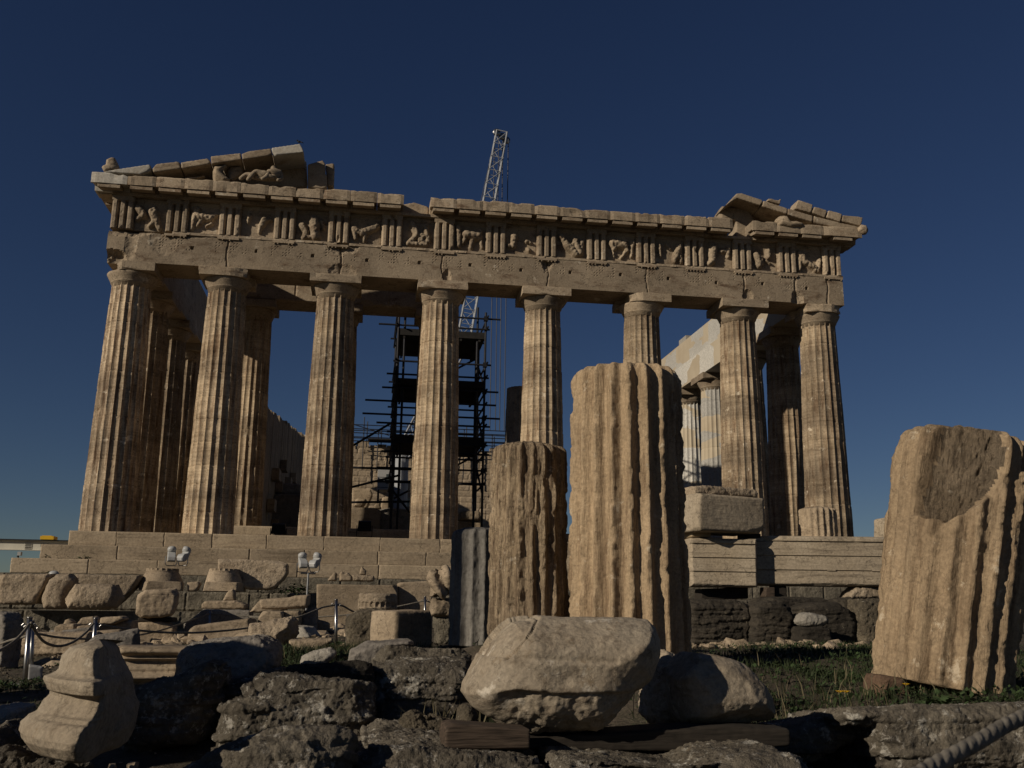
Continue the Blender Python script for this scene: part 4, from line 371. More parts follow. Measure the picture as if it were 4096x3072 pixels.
# ------------------------------------------------------------------ temple
T=empty('temple',(0,0,0),'ruined Doric temple of honey coloured marble with eight front columns','temple')
COLX=[-14.42,-10.74,-6.444,-2.148,2.148,6.444,10.74,14.42]; H=10.43
def fluted(name,r0,r1,h,mat,parent,loc,seed,nf=20,per=8,rows=72,depth=.075,joints=11,chip=.5,z0=0,entasis=.018,joff=None):
    nu=nf*per; zs=np.linspace(0,h,rows)
    jz=np.array([]) if not joints else np.linspace(0,h,joints+1)[1:-1]+np.random.default_rng(seed).uniform(-.12,.12,joints-1)
    ex=np.concatenate([[j-.035,j,j+.035] for j in jz]) if len(jz) else np.array([])
    zs=np.unique(np.concatenate([zs,ex])); nv=len(zs)
    a=np.arange(nu)/nu*2*math.pi; fl=((np.arange(nu)%per)/per)*2-1      # -1 at arris
    prof=1-depth*(1-np.abs(fl)**2.0)
    A,Zz=np.meshgrid(a,zs); PR=np.tile(prof,(nv,1)); t=Zz/h
    base=(r0+(r1-r0)*t+entasis*np.sin(math.pi*t)*r0)
    P3=np.stack([np.cos(A).ravel()*base.ravel()+seed*3.7,np.sin(A).ravel()*base.ravel(),Zz.ravel()],1)
    er=fbm(P3*np.array([2.4,2.4,1.5]),4,seed).reshape(A.shape); f2=fbm(P3*9,3,seed+5).reshape(A.shape)
    wear=np.clip((er-.2)*4.5,0,1)*chip
    rr=PR*(1-wear)+wear*(1-depth*.75+.02*f2)
    rr=rr+.004*f2*(.3+2*wear)
    RR=base*rr
    if len(jz):
        dj=np.min(np.abs(zs[:,None]-jz[None,:]),1); RR=RR-np.where(dj<.006,.014,0)[:,None]
        di=np.digitize(zs,jz); off=np.random.default_rng(seed+1).uniform(-.008,.008,len(jz)+1)[di]; RR=RR+off[:,None]
        # chipped drum edges
        cz_=np.clip(1-dj/.09,0,1)[:,None]*np.clip(fbm(P3*3.1,2,seed+9).reshape(A.shape)-.25,0,1)*.16; RR=RR-cz_
    V=np.stack([(np.cos(A)*RR).ravel(),(np.sin(A)*RR).ravel(),Zz.ravel()],1)
    F=grid_faces(nu,nv,True)+[tuple(range(nu))[::-1],tuple(range(nu*(nv-1),nu*nv))]
    o=mesh(name,V,F,mat,parent,False,loc); 
    me=o.data; me.polygons.foreach_set('use_smooth',[len(p.vertices)==4 for p in me.polygons])
    try: me.set_sharp_from_angle(angle=R(38))
    except Exception: pass
    return o
def capital(parent,r1,mat,seed,brk=None,hw=1.02,ah=.35):
    m=MB(); prof=[(r1*.985,-.16),(r1*1.0,-.04),(r1*1.04,-.03),(r1*1.04,0),(r1*1.07,.005),(r1*1.07,.02),(r1*1.09,.06),(r1*1.17,.17),(r1*1.25,.28),(r1*1.29,.345),(r1*1.27,.37)]
    m.lathe(prof,40)
    V=np.array(m.V); n=fbm(V*np.array([1.7,1.7,2.2])+seed*5.1,3,seed); rad=np.hypot(V[:,0],V[:,1]); k=1-np.clip(n-.1,0,1)*.22
    V[:,0]*=k; V[:,1]*=k; o=mesh('capital',V,m.F,mat,parent,True)
    # abacus as gridded box with chipped corners
    s=[];F=[];N=13
    bm=bmesh.new(); bmesh.ops.create_cube(bm,size=1); bmesh.ops.subdivide_edges(bm,edges=bm.edges[:],cuts=9,use_grid_fill=True)
    co=np.array([v.co for v in bm.verts]); P=co*np.array([2*hw,2*hw,ah]); 
    e=np.sort(np.abs(co)*2,1); edge=np.clip((e[:,1]-.6)/.4,0,1)*np.clip((e[:,2]-.6)/.4,0,1)
    n=fbm(P*1.3+seed*9.3,3,seed+3); n2=fbm(P*5+seed,3,seed)
    k=edge*np.clip(n-.08,0,1)*.5
    Pn=P*(1-k[:,None]*np.array([.35,.35,.7]))+n2[:,None]*.008
    if brk:
        for (bx,bz,amt) in brk:   # break off a corner of the slab
            d=np.clip((P[:,0]*bx/hw-.25)/.75,0,1)*amt*(1+.4*n2); Pn[:,0]-=d*bx*.55*(P[:,1]<.3); Pn[:,1]+=np.where(P[:,1]<0,d*.5,0)
    for v,p in zip(bm.verts,Pn): v.co=p+np.array([0,0,.37+ah/2-.005])
    me=bpy.data.meshes.new('abacus'); bm.to_mesh(me); bm.free(); me.materials.append(mat); ob=bpy.data.objects.new('abacus',me); link(ob,parent)
    o.location=ob.location=(0,0,0)
    return o,ob
def add_column(x,y,z,h,r0,r1,seed,mat=None,chip=.5,brk=None,hw=1.02,joints=11,rows=72,per=8):
    mat=mat or MT['column']; hs=h-.72
    c=fluted('column',r0,r1,hs,mat,T,(x,y,z),seed,joints=joints,chip=chip,rows=rows,per=per)
    a,b=capital(c,r1,MT['temple'],seed,brk,hw)
    a.location.z=b.location.z=hs
    return c
BR={0:[(-1,0,.9)],1:[(1,0,.35)],5:[(-1,0,.55)],7:[(1,0,.5),(-1,0,.3)]}
for i,x in enumerate(COLX):
    add_column(x,0,0,H,.975 if i in(0,7) else .953,.745,11+i,mat=MT['column_stained'] if i in(0,2) else None,chip=[.55,.3,.35,.25,.25,.45,.4,.45][i],brk=BR.get(i))
for k,y in enumerate((3.69,7.98,12.28,16.57,20.87)):
    add_column(-14.42,y,0,H,.953,.74,31+k,chip=.6,rows=44,per=6)
NY=(3.69,7.98,12.9,17.1,21.3,25.5)
for k,y in enumerate(NY):
    add_column(14.42,y,0,H,.953,.74,51+k,chip=.4,rows=44,per=6,mat=MT['patchcol'] if k in(2,3) else MT['column'])
for k,(x,hh) in enumerate(((-10.1,10.08),(-6.26,10.08),(-2.09,10.08))):
    add_column(x,5,.7,hh,.825,.645,71+k,chip=1.0 if k==0 else .6,hw=.88,rows=60,per=6)
fluted('broken_column',.825,.70,6.7,MT['grey'],T,(2.09,5,.7),81,joints=7,chip=.7,rows=40,per=6)
# white patch rings on a north flank column
def relief(name,x0,x1,z0,z1,yf,th,res,fn,mat,parent,seed=0,flip=False,smooth=False):
    nx=max(2,int((x1-x0)/res)+1); nz=max(2,int((z1-z0)/res)+1)
    xs=np.linspace(x0,x1,nx); zs=np.linspace(z0,z1,nz); X,Zz=np.meshgrid(xs,zs)
    D=fn(X,Zz); F_=np.stack([X.ravel(),(yf+D).ravel(),Zz.ravel()],1); B_=F_.copy(); B_[:,1]=yf+th
    ring=[i for i in range(nx)]+[j*nx+nx-1 for j in range(1,nz)]+[(nz-1)*nx+i for i in range(nx-2,-1,-1)]+[j*nx for j in range(nz-2,0,-1)]
    V=np.vstack([F_,B_[ring]]); n0=nx*nz; m=len(ring)
    F=grid_faces(nx,nz)+[(ring[i],n0+i,n0+(i+1)%m,ring[(i+1)%m]) for i in range(m)]+[tuple(range(n0,n0+m))[::-1]]
    F=[f[::-1] if len(f)==4 and max(f)<n0 and False else f for f in F]
    c=((x0+x1)/2,yf,z0); V=V-np.array(c)
    return mesh(name,V,F,mat,parent,smooth,c)
def edge_wear(X,Zz,x0,x1,z0,z1,s,amp=.05,w=.1):
    d=np.minimum(np.minimum(X-x0,x1-X),np.minimum(Zz-z0,z1-Zz)); P=np.stack([X.ravel(),Zz.ravel(),X.ravel()*0+s],1)
    n=fbm(P*1.6,4,s).reshape(X.shape); n2=fbm(P*7,3,s+1).reshape(X.shape)
    return amp*np.clip(1-d/(w*np.clip(.5+n*4,.08,3.5)),0,1)+.008*n+.005*n2
# steps (built of blocks) : temple > step > block courses
rs=np.random.default_rng(3)
for k,(zt,zb,off) in enumerate(((0,-.552,0),(-.552,-1.069,.70),(-1.069,-1.586,1.40))):
    X0,X1=-15.44-off,15.44+off; Y0=-1.02-off
    cur=X0
    core=MB().box(X0+.15,X1-.15,Y0+.35,68+off,zb,zt-.006).build('step',MT['steps'],T)
    while cur<X1-.3:
        w=rs.uniform(1.7,3.3) if k else rs.uniform(1.6,2.3); nx=min(X1,cur+w)
        if X1-nx<.6: nx=X1
        s=rs.integers(999); yj=Y0+rs.uniform(-.004,.012); zj=zt-rs.uniform(0,.006)
        relief('step_block',cur+.002,nx-.002,zb+.002,zj,yj,.4,.025,lambda X,Z_:edge_wear(X,Z_,cur,nx,zb,zj,int(s),.035,.02),MT['steps'],core,smooth=True)
        cur=nx
# foundation of poros courses
def bricks(X,Zz,bw,bh,s,z0):
    row=np.floor((Zz-z0)/bh); xx=X/bw+row*.5+.13*np.sin(row*7); fx=np.abs(xx-np.round(xx))*bw; fz=np.abs((Zz-z0)/bh-np.round((Zz-z0)/bh))*bh
    return np.minimum(fx,fz),np.floor(xx+.5)*3.1+row*7.7
def poros(X,Zz,s=4,z0=-3.9,bw=1.25,bh=.6,amp=.05,gap=.07):
    d,idn=bricks(X,Zz,bw,bh,s,z0); P=np.stack([X.ravel(),Zz.ravel(),X.ravel()*0],1)
    return gap*np.clip(1-d/.04,0,1)+.02*np.sin(idn*5.3)+amp*fbm(P*2.2,4,s).reshape(X.shape)+amp*.5*fbm(P*9,3,s+2).reshape(X.shape)
fo=relief('foundation',-24,0,-4.0,-2.78,-8.0,4.0,.06,poros,MT['poros'],T)
relief('foundation_course',-24,18,-3.2,-2.16,-5.6,3.0,.06,lambda X,Z_:poros(X,Z_,9,-2.78,1.3,.62),MT['poros'],fo)
relief('foundation_course',-20,18,-2.3,-1.588,-2.9,3.0,.06,lambda X,Z_:poros(X,Z_,6,-2.16,1.4,.55,.02),MT['poros'],fo)
relief('foundation_course',0.01,18,-4.0,-2.78,-6.5,3.0,.08,poros,MT['poros'],fo)
# pronaos step
relief('inner_step',-11.4,11.4,.004,.7,3.95,2.2,.06,lambda X,Z_:.04*np.clip(1-bricks(X,Z_,1.4,2,1,-1)[0]/.03,0,1)+edge_wear(X,Z_,-11.4,11.4,0,.7,5,.05,.1),MT['steps'],T,smooth=True)
# architrave
def architrave(X,Zz):
    P=np.stack([X.ravel(),Zz.ravel(),X.ravel()*0+3],1); n=fbm(P*1.1,4,2).reshape(X.shape); n2=fbm(P*6,3,4).reshape(X.shape)
    D=.008*n+.005*n2
    for j,(xc,wd) in enumerate(((-10.74,.02),(-6.3,.035),(-2.2,.012),(2.2,.012),(6.444,.014),(10.75,.03),(13.1,.035),(14.55,.03))):
        wig=xc+.03*np.sin(Zz*5+j*3)+(.10*np.clip(H+.45-Zz,0,1) if j in(2,6) else 0); D=D+.09*np.clip(1-np.abs(X-wig)/(wd+.02),0,1)
    # big losses
    for (bx,bz,rx,rz,am) in((-6.25,H+1.25,.55,.35,.10),(-6.2,H+.05,.55,.4,.10),(-15.1,H+.1,.5,.35,.35),(-14.6,H+1.3,.8,.25,.12),(-13.2,H+.9,.5,.5,.05),(-14.4,H+.8,.25,.7,.06),(2.15,H+1.05,.22,.35,.12),(-2.0,H+.2,.16,.32,.12),(10.9,H+.15,.2,.3,.12),(13.15,H+.15,.25,.35,.14),(-12.4,H+1.25,.9,.12,.07)):
        d=((X-bx)/rx)**2+((Zz-bz)/rz)**2; D=D+am*np.clip(1.25-d+.9*n+.5*n2,0,1)**.7*(d<2.2)
    for hx in(-12.0,-9.7,-7.5,-5.3,-3.2,-1.05,1.1,3.2,5.4,7.5,9.6,11.7,13.6):       # shield sockets
        D=D+.12*(np.maximum(np.abs(X-hx-.1*np.sin(hx*9)),np.abs(Zz-H-.72-.04*np.sin(hx*5)))<.058)
    for gx in np.arange(-12.77,13.5,2.148):                                            # rows of letter pegs
        for r_ in range(5):
            for c_ in range(11):
                if math.sin(gx*3+r_*7.1+c_*13.7)>.15:
                    px=gx-.55+.115*c_; pz=H+1.12-.115*r_; D=D+.022*(np.maximum(np.abs(X-px),np.abs(Zz-pz))<.022)
    return D
arch=relief('architrave',-15.3,15.28,H,H+1.35-.1,-.885,1.77,.04,architrave,MT['temple'],T)
# taenia with regulae and guttae
TRI=[-14.85,-12.77,-10.74,-8.592,-6.444,-4.296,-2.148,0,2.148,4.296,6.444,8.592,10.74,12.77,14.85]
for a,b in ((-12.9,-8.1),(-8.1,-6.5),(-6.0,-1.2),(-1.2,2.1),(2.12,6.4),(6.42,10.7),(10.73,15.3)):
    relief('taenia',a,b,H+1.252,H+1.352,-.965,.3,.05,lambda X,Z_:edge_wear(X,Z_,a,b,H+1.25,H+1.35,int(abs(a)*10),.06,.05),MT['temple'],arch)
for x in TRI[1:]:
    m=MB().box(x-.42,x+.42,-.955,-.6,H+1.16,H+1.249)
    for k in range(6):
        if random.random()>.25: m.lathe([(.028,-.05),(.035,0)],8,(x-.35+.14*k,-.92,H+1.16))
    m.build('regula',MT['temple'],arch)
# frieze: backing, triglyphs, metopes
fr=MB().box(-15.25,15.25,-.62,.88,H+1.354,H+2.7).build('frieze',MT['temple'],T)
Zf0,Zf1=H+1.356,H+2.70
for i,x in enumerate(TRI):
    w=.845; n=64; s=100+i
    def trig(X,Zz,x=x,s=s):
        u=(X-(x-w/2))/w*6; fr_=u%2.0
        g=np.minimum(np.abs(u-2),np.abs(u-4)); v=np.clip(1-g/.55,0,1)*.19            # two full grooves
        v=np.maximum(v,np.clip(1-np.minimum(u,6-u)/.45,0,1)*.13)                      # half grooves at the edges
        v=np.where(Zz>Zf1-.2,0,v)
        P=np.stack([X.ravel(),Zz.ravel()*.6,X.ravel()*0+s],1); e=fbm(P*2.2,3,s).reshape(X.shape)
        v=v+.11*np.clip((e-.22)*4,0,1)+.012*fbm(P*8,2,s).reshape(X.shape)
        return v
    relief('triglyph',x-w/2,x+w/2,Zf0,Zf1,-.95,.3,.03,trig,MT['temple'],fr)
def capsule(X,Zz,a,b,r0,r1):
    ax,az=a;bx,bz=b; dx,dz=bx-ax,bz-az; t=np.clip(((X-ax)*dx+(Zz-az)*dz)/(dx*dx+dz*dz+1e-9),0,1)
    d=np.hypot(X-ax-t*dx,Zz-az-t*dz); r=r0+(r1-r0)*t
    return np.sqrt(np.clip(r*r-d*d,0,None))
# worn combat figures in metres from the metope centre: list of limbs (ax,az,bx,bz,r0,r1)
MET=[[(-.45,.2,-.25,-.05,.14,.12),(-.25,-.05,-.5,-.25,.1,.06),(.1,.1,.22,-.25,.16,.13),(.22,-.25,0,-.5,.12,.07),(.22,-.25,.38,-.55,.12,.08),(.1,.25,.1,.12,.1,.1)],
[(-.3,.3,-.35,0,.12,.12),(-.35,0,-.45,-.5,.12,.06),(-.3,.05,.25,.0,.14,.12),(.25,0,.45,.15,.1,.07),(-.1,-.1,-.25,-.35,.09,.06),(.1,-.35,.3,-.2,.05,.05)],
[(-.35,.25,-.38,-.05,.09,.05),(.25,.1,.15,-.15,.12,.1),(.25,.05,.5,.12,.08,.06),(.15,-.15,.1,-.45,.08,.05)],
[(-.4,-.05,-.2,-.3,.12,.1),(-.2,-.3,-.3,-.55,.1,.09),(.05,.25,.15,-.45,.17,.16),(.35,.2,.45,-.1,.08,.05),(-.15,-.5,.3,-.5,.08,.08)],
[(-.45,-.1,-.4,-.4,.12,.08),(-.45,-.05,-.15,-.2,.12,.11),(-.15,-.2,.45,.15,.12,.12),(0,-.25,-.05,-.5,.08,.05)],
[(-.25,.35,-.05,-.1,.12,.12),(-.05,-.1,.35,-.15,.1,.09),(-.05,-.1,-.4,-.5,.1,.08),(.3,.3,.4,-.35,.1,.08),(-.4,-.5,.3,-.5,.09,.09),(.1,-.3,.3,-.4,.1,.08)],
[(-.5,.35,-.45,-.45,.1,.08),(-.15,.05,.35,.0,.17,.15),(.35,.05,.4,.25,.1,.1),(.1,-.15,.05,-.5,.09,.06),(-.2,-.1,-.3,-.3,.09,.05),(.45,-.2,.5,-.45,.06,.05)],
[(-.3,.1,-.35,-.3,.14,.1),(-.5,-.3,-.25,-.2,.08,.06),(.25,-.05,.4,-.1,.07,.06),(.3,-.4,.35,-.45,.06,.06)],
[(-.4,.25,-.2,-.1,.12,.1),(-.2,-.1,.2,-.45,.13,.12),(.15,.15,.35,-.4,.12,.13),(.45,.1,.4,-.3,.08,.08),(-.05,-.2,.2,.1,.09,.08)],
[(-.45,.1,-.3,-.1,.1,.1),(-.35,.15,.15,.05,.15,.15),(.15,.05,.25,-.15,.12,.09),(-.4,-.05,-.3,-.45,.05,.03),(.2,-.2,.0,-.5,.06,.04),(.5,.2,.45,-.4,.09,.06)],
[(-.45,.2,-.4,-.3,.07,.05),(-.15,.25,.0,.05,.06,.05),(.4,.15,.25,-.35,.13,.1),(.25,-.3,.2,-.5,.1,.07),(.4,0,.5,-.5,.08,.06)],
[(-.2,.3,-.3,-.4,.15,.13),(-.3,-.4,-.4,-.5,.14,.12),(.15,.1,.3,.1,.08,.08),(.45,.2,.45,-.1,.1,.07)],
[(-.35,0,-.25,-.4,.14,.13),(.2,.25,.2,0,.1,.1),(.1,-.2,.25,-.3,.06,.05),(-.2,-.05,-.1,-.3,.1,.08)],
[(-.35,.25,-.25,-.1,.12,.12),(-.25,-.1,.25,-.35,.12,.1),(-.4,0,-.45,-.5,.1,.07),(.2,-.3,.3,-.5,.09,.06),(.5,0,.42,-.5,.08,.06)]]
for i in range(14):
    xa,xb=TRI[i]+.42,TRI[i+1]-.42; xc=(xa+xb)/2; zc=(Zf0+Zf1)/2+.02
    def mf(X,Zz,i=i,xc=xc,zc=zc):
        P=np.stack([X.ravel(),Zz.ravel(),X.ravel()*0+i*3],1); nx_=fbm(P*3,3,i).reshape(X.shape)*.05; nz_=fbm(P*3+9,3,i+50).reshape(X.shape)*.05
        h=0*X
        for l in MET[i]: h=np.maximum(h,capsule(X-xc+nx_,Zz-zc+nz_,(l[0],l[1]),(l[2],l[3]),l[4]*1.22,l[5]*1.22))
        rough=fbm(P*9,3,i+7).reshape(X.shape)
        return -(h*1.3+.06*(h>.02)*(1+1.6*rough))+.012*rough+np.where(Zz>Zf1-.13,-.05,0)
    relief('metope',xa,xb,Zf0,Zf1,-.70,.08,.03,mf,MT['temple'],fr,smooth=True)
# cornice blocks with mutules
bedm=MB().box(-15.28,15.28,-.99,.5,Zf1+.003,Zf1+.12).build('bed_moulding',MT['temple'],T)
CZ=13.36
def cornice_block(x0,x1,s,mat,zt):
    m=[]
    def side(X): return X
    nx=8; prof=[(-1.60,CZ-.02),(-1.60,zt-.06),(-1.56,zt),(-.2,zt),(-.2,Zf1+.125),(-.95,Zf1+.125),(-1.0,CZ+.09),(-1.46,CZ+.06),(-1.5,CZ-.01)]
    # densify the profile
    pr=[]
    for (a,b),(c,d) in zip(prof,prof[1:]+prof[:1]):
        k=max(1,int(math.hypot(c-a,d-b)/.12)); pr+=[(a+(c-a)*t/k,b+(d-b)*t/k) for t in range(k)]
    n=len(pr); xs=np.linspace(x0+.006,x1-.006,nx+1); V=[]
    for x in xs: V+=[(x,a,b) for a,b in pr]
    V=np.array(V); ed=np.minimum(V[:,0]-x0,x1-V[:,0]); nn=fbm(V*np.array([1.8,1.8,1.8])+s,3,s); n2=fbm(V*6+s,3,s+2)
    top=np.clip((V[:,2]-zt+.16)/.16,0,1); front=(V[:,1]<-1.3)
    V[:,2]-=top*front*np.clip(nn*1.6+n2*.5,0,.5)*.16; V[:,1]+=np.where(front,np.clip(nn+.2*n2,0,1)*.10+np.clip(1-ed/.06,0,1)*.03,0); V[:,2]+=.01*n2
    F=[]
    for j in range(nx):
        for i in range(n): F.append((j*n+i,j*n+(i+1)%n,(j+1)*n+(i+1)%n,(j+1)*n+i))
    F+=[tuple(range(n)),tuple(range(nx*n,(nx+1)*n))[::-1]]
    F=[f[::-1] for f in F]
    c=((x0+x1)/2,-1.6,CZ)
    o=mesh('cornice_block',V-np.array(c),F,mat,T,False,c)
    xm=(x0+x1)/2; mm=MB(); w=.42
    a=(-1.55,CZ-.055); b=(-.97,CZ+.03)
    mm.add([(xm-w,a[0],a[1]-.12),(xm+w,a[0],a[1]-.12),(xm+w,b[0],b[1]-.10),(xm-w,b[0],b[1]-.10),(xm-w,a[0],a[1]+.02),(xm+w,a[0],a[1]+.02),(xm+w,b[0],b[1]+.06),(xm-w,b[0],b[1]+.06)],[(0,3,2,1),(4,5,6,7),(0,1,5,4),(1,2,6,5),(2,3,7,6),(3,0,4,7)])
    q=mm.build('mutule',MT['temple'],o,loc=c); q.location=(0,0,0)
edges=[-15.97,-14.62]+[-3.88-1.074*k for k in range(9,-1,-1)]
edges[1]=-3.88-1.074*10
for k in range(len(edges)-1): cornice_block(edges[k],edges[k+1],200+k,MT['newmarble'] if k==0 else MT['temple'],13.78+.02*math.sin(k*5))
ed2=[-2.80+1.074*k for k in range(13)]
for k in range(12): cornice_block(ed2[k],ed2[k+1],230+k,MT['temple'],13.76+.03*math.sin(k*7))
ed3=[10.98,12.05,13.12,14.2,15.97]
for k in range(4): cornice_block(ed3[k],ed3[k+1],260+k,MT['temple'],13.78)
# flank entablatures
def flank(sx,y1,hz):
    xo=sx*15.3; xi=sx*13.53; a,b=min(xo,xi),max(xo,xi)
    m=MB().box(a,b,.9,y1,H,H+1.35)
    m.build('flank_architrave',MT['temple'] if sx<0 else MT['patch'],T)
    MB().box(a+.06,b-.06,.9,y1 if sx<0 else y1+1.0,H+1.354,hz).build('flank_frieze',MT['temple'] if sx<0 else MT['patch'],T)
flank(-1,23,H+2.75); flank(1,27,H+2.75)
def flank_cornice(sx,y1):
    xa,xb=(-15.97,-14.3) if sx<0 else (14.3,15.97)
    c=MB().box(xa,xb,-.19,y1,CZ-.02,CZ+.38).build('flank_cornice',MT['temple'],T)
    y=-.9; k=0
    while y<y1-1:
        x0,x1=(-15.85,-15.35) if sx<0 else (15.35,15.85)
        MB().box(x0,x1,y+.1,y+.95,CZ-.16,CZ-.024).build('mutule',MT['temple'],c); y+=1.074
flank_cornice(-1,9); flank_cornice(1,6)
for (y0,y1,h_) in((15.6,16.9,.42),(22.3,23.6,.5)): MB().box(13.75,14.75,y0,y1,H+2.754,H+2.75+h_).build('frieze_backing_block',MT['newmarble'],T)
# pronaos architrave
relief('inner_architrave',-11.0,-1.2,10.78,12.05,4.25,1.5,.07,lambda X,Z_:.05*np.clip(1-bricks(X,Z_,4.2,3,1,9)[0]/.04,0,1)+edge_wear(X,Z_,-11,-1.2,10.78,12.05,8,.08,.15),MT['temple'],T)
# cella walls
def cella(X,Zz,s=3,z0=0,bw=1.25,bh=.52):
    d,idn=bricks(X,Zz,bw,bh,s,z0); P=np.stack([X.ravel(),Zz.ravel(),X.ravel()*0],1); n=fbm(P*.45,4,s).reshape(X.shape); n2=fbm(P*2.5,3,s+1).reshape(X.shape)
    lost=np.clip((n-.16)*5,0,1)
    return .05*np.clip(1-d/.07,0,1)+.02*np.sin(idn*3.3)+lost*(.16+.14*n2)+.02*n2
ww=relief('cella_wall',-8.6,11.2,0,11.6,50,1.2,.13,cella,MT['tan'],T)
m=MB()
xx=-8.6; 
while xx<11:
    w=rs.uniform(.7,1.5); hh=rs.uniform(.1,.75)+.35*math.sin(xx*.6+1); 
    if hh>.12: m.box(xx,xx+w-.04,50.02,51.1,11.604,11.604+hh)
    xx+=w
m.build('wall_top_course',MT['tan'],ww)
m=MB(); y=10.0
while y<44:
    zt=7.0+(y-10)*.122+rs.uniform(-.12,.12); m.box(-10.85,-9.9+rs.uniform(-.03,.03),y,y+1.15,0.7,zt); y+=1.17
cw=m.build('cella_wall',MT['tan'],T)
for (y,z) in((13,2.2),(14.5,4.0),(17,3.6),(19,5.1),(23,4.6),(27,5.4),(31,4.0),(24,2.0),(16,1.4)):
    MB().box(-9.87,-9.5,y,y+1.3,z,z+.6).build('projecting_block',MT['tan'],cw)
MB().box(-11.2,11.2,6.2,56,0.002,.5).build('cella_floor',MT['steps'],T)
for q_ in(arch,fo,ww):
    for c_ in q_.children: c_.location=Vector(c_.location)-q_.location
# ------------------------------------------------------------------ build the outlined stones
rq=np.random.default_rng(44)
for k in range(26):                                   # loose fragments between the barrier and the grey wall
    fx,fy=rq.uniform(-14,-5.2),rq.uniform(-20.5,-9.2); n_=rq.integers(5,9); w_,h_=rq.uniform(.25,.8),rq.uniform(.14,.38)
    aa=np.sort(rq.uniform(0,2*math.pi,n_)); pp=[(round(w_/2*math.cos(t)*rq.uniform(.8,1.15),3),round(max(0,h_*.45+h_*.6*math.sin(t)),3)) for t in aa]+[(-w_*.35,0.),(w_*.35,0.)]
    c0=(sum(p[0] for p in pp)/len(pp),sum(p[1] for p in pp)/len(pp)); pp.sort(key=lambda p:math.atan2(p[1]-c0[1],p[0]-c0[0]))
    STONES.append(dict(n='stone_fragment',l='small broken fragment lying loose in the rubble between the rope barrier and the grey wall',c='fragment',g='loose fragments in the rubble below the steps',o=[fx,fy,float(ground_z(fx,fy))-.03],yaw=float(rq.uniform(-35,35)),p=pp,t=float(rq.uniform(.2,.5)),R=.05,a=.02,m=['tan','rough','grey','white'][k%4],vx=.022,k=.6))
tmp=[]
for e in STONES:
    p=e['p']; n=len(p)
    if not e.get('par') and e.get('f',0)!=6:
        mx=sum(q[0] for q in p)/n; mz=sum(q[1] for q in p)/n; p=e['p']=[(mx+(x-mx)*1.035,max(z if z<.02 else 0,mz+(z-mz)*1.035)) for x,z in p]
    bm=bmesh.new(); f=[bm.verts.new((x,0,z)) for x,z in p]; b=[bm.verts.new((x,e['t'],z)) for x,z in p]
    ar=sum(p[i][0]*p[(i+1)%n][1]-p[(i+1)%n][0]*p[i][1] for i in range(n))
    if ar<0: f=f[::-1]; b=b[::-1]
    bm.faces.new(f); bm.faces.new(b[::-1])
    for i in range(n): bm.faces.new((f[i],b[i],b[(i+1)%n],f[(i+1)%n]))
    bmesh.ops.triangulate(bm,faces=bm.faces[:]); bmesh.ops.recalc_face_normals(bm,faces=bm.faces[:])
    me=bpy.data.meshes.new('t'); bm.to_mesh(me); bm.free(); o=bpy.data.objects.new('t',me); sc.collection.objects.link(o)
    md=o.modifiers.new('r','REMESH'); md.mode='VOXEL'; md.voxel_size=min(e['vx'],e['t']/5); tmp.append(o)
dg=bpy.context.evaluated_depsgraph_get()
done=[bpy.data.meshes.new_from_object(o.evaluated_get(dg)) for o in tmp]
for o in tmp: bpy.data.objects.remove(o)
def seg_dist(P,poly):
    poly=np.array(poly); q=np.roll(poly,-1,0); d=np.full(len(P),1e9)
    for a,b in zip(poly,q):
        ab=b-a; t=np.clip(((P-a)@ab)/(ab@ab+1e-12),0,1); d=np.minimum(d,np.hypot(*(P-a-t[:,None]*ab).T))
    return d
def banded(e):
    xs=[q[0] for q in e['p']]; zs_=[q[1] for q in e['p']]; x0,x1,z0,z1=min(xs),max(xs),min(zs_),max(zs_); hh=z1-z0; sd=int(abs(e['o'][0])*31)
    big=x1-x0>2.2
    def fn(X,Zz):
        t=(Zz-z0)/hh; P=np.stack([X.ravel(),Zz.ravel(),X.ravel()*0+sd],1); n=fbm(P*1.4,4,sd).reshape(X.shape); n2=fbm(P*np.array([3,9,1]),4,sd+1).reshape(X.shape)
        D=.075-.026*(t>.305+.004*n)-.026*(t>.60+.004*n)-.035*(t>.89)*np.clip((.3-n)*4,0,1)+.006*n+.005*n2
        e_=np.minimum(np.minimum(X-x0,x1-X),np.minimum(Zz-z0,z1-Zz)); D=D+.06*np.clip(1-e_/(.03+.10*np.clip(n,0,1)),0,1)
        D=D+.012*np.clip(1-np.abs(fbm(P*np.array([.6,1.6,1]),3,sd+7).reshape(X.shape))/.012,0,1)*(n2>.12)
        if big:
            D=D+.30*((np.abs(X-x0-2.52-.03*n2)<.10-.20*(1-t)*.5)&(t>.62)); D=D+.07*np.clip((X-x0-2.42-(1-t)*1.3)/.03,0,1)*(t>.3)
            D=D+.10*np.clip((.30-(X-x0))/.1,0,1)*(t>.87)
        return D
    o=relief(e['n'],x0,x1,z0,z1,0,e['t'],.013,fn,MT['marble'],None,smooth=True)
    o.location=e['o']; o.rotation_euler.z=R(e.get('yaw',0)); V=np.empty(len(o.data.vertices)*3); o.data.vertices.foreach_get('co',V); V=V.reshape(-1,3); V[:,0]+=(x0+x1)/2; o.data.vertices.foreach_set('co',V.ravel()); o.data.update()
    o.data.set_sharp_from_angle(angle=R(40))
    return tag(o,e['l'],e['c'])
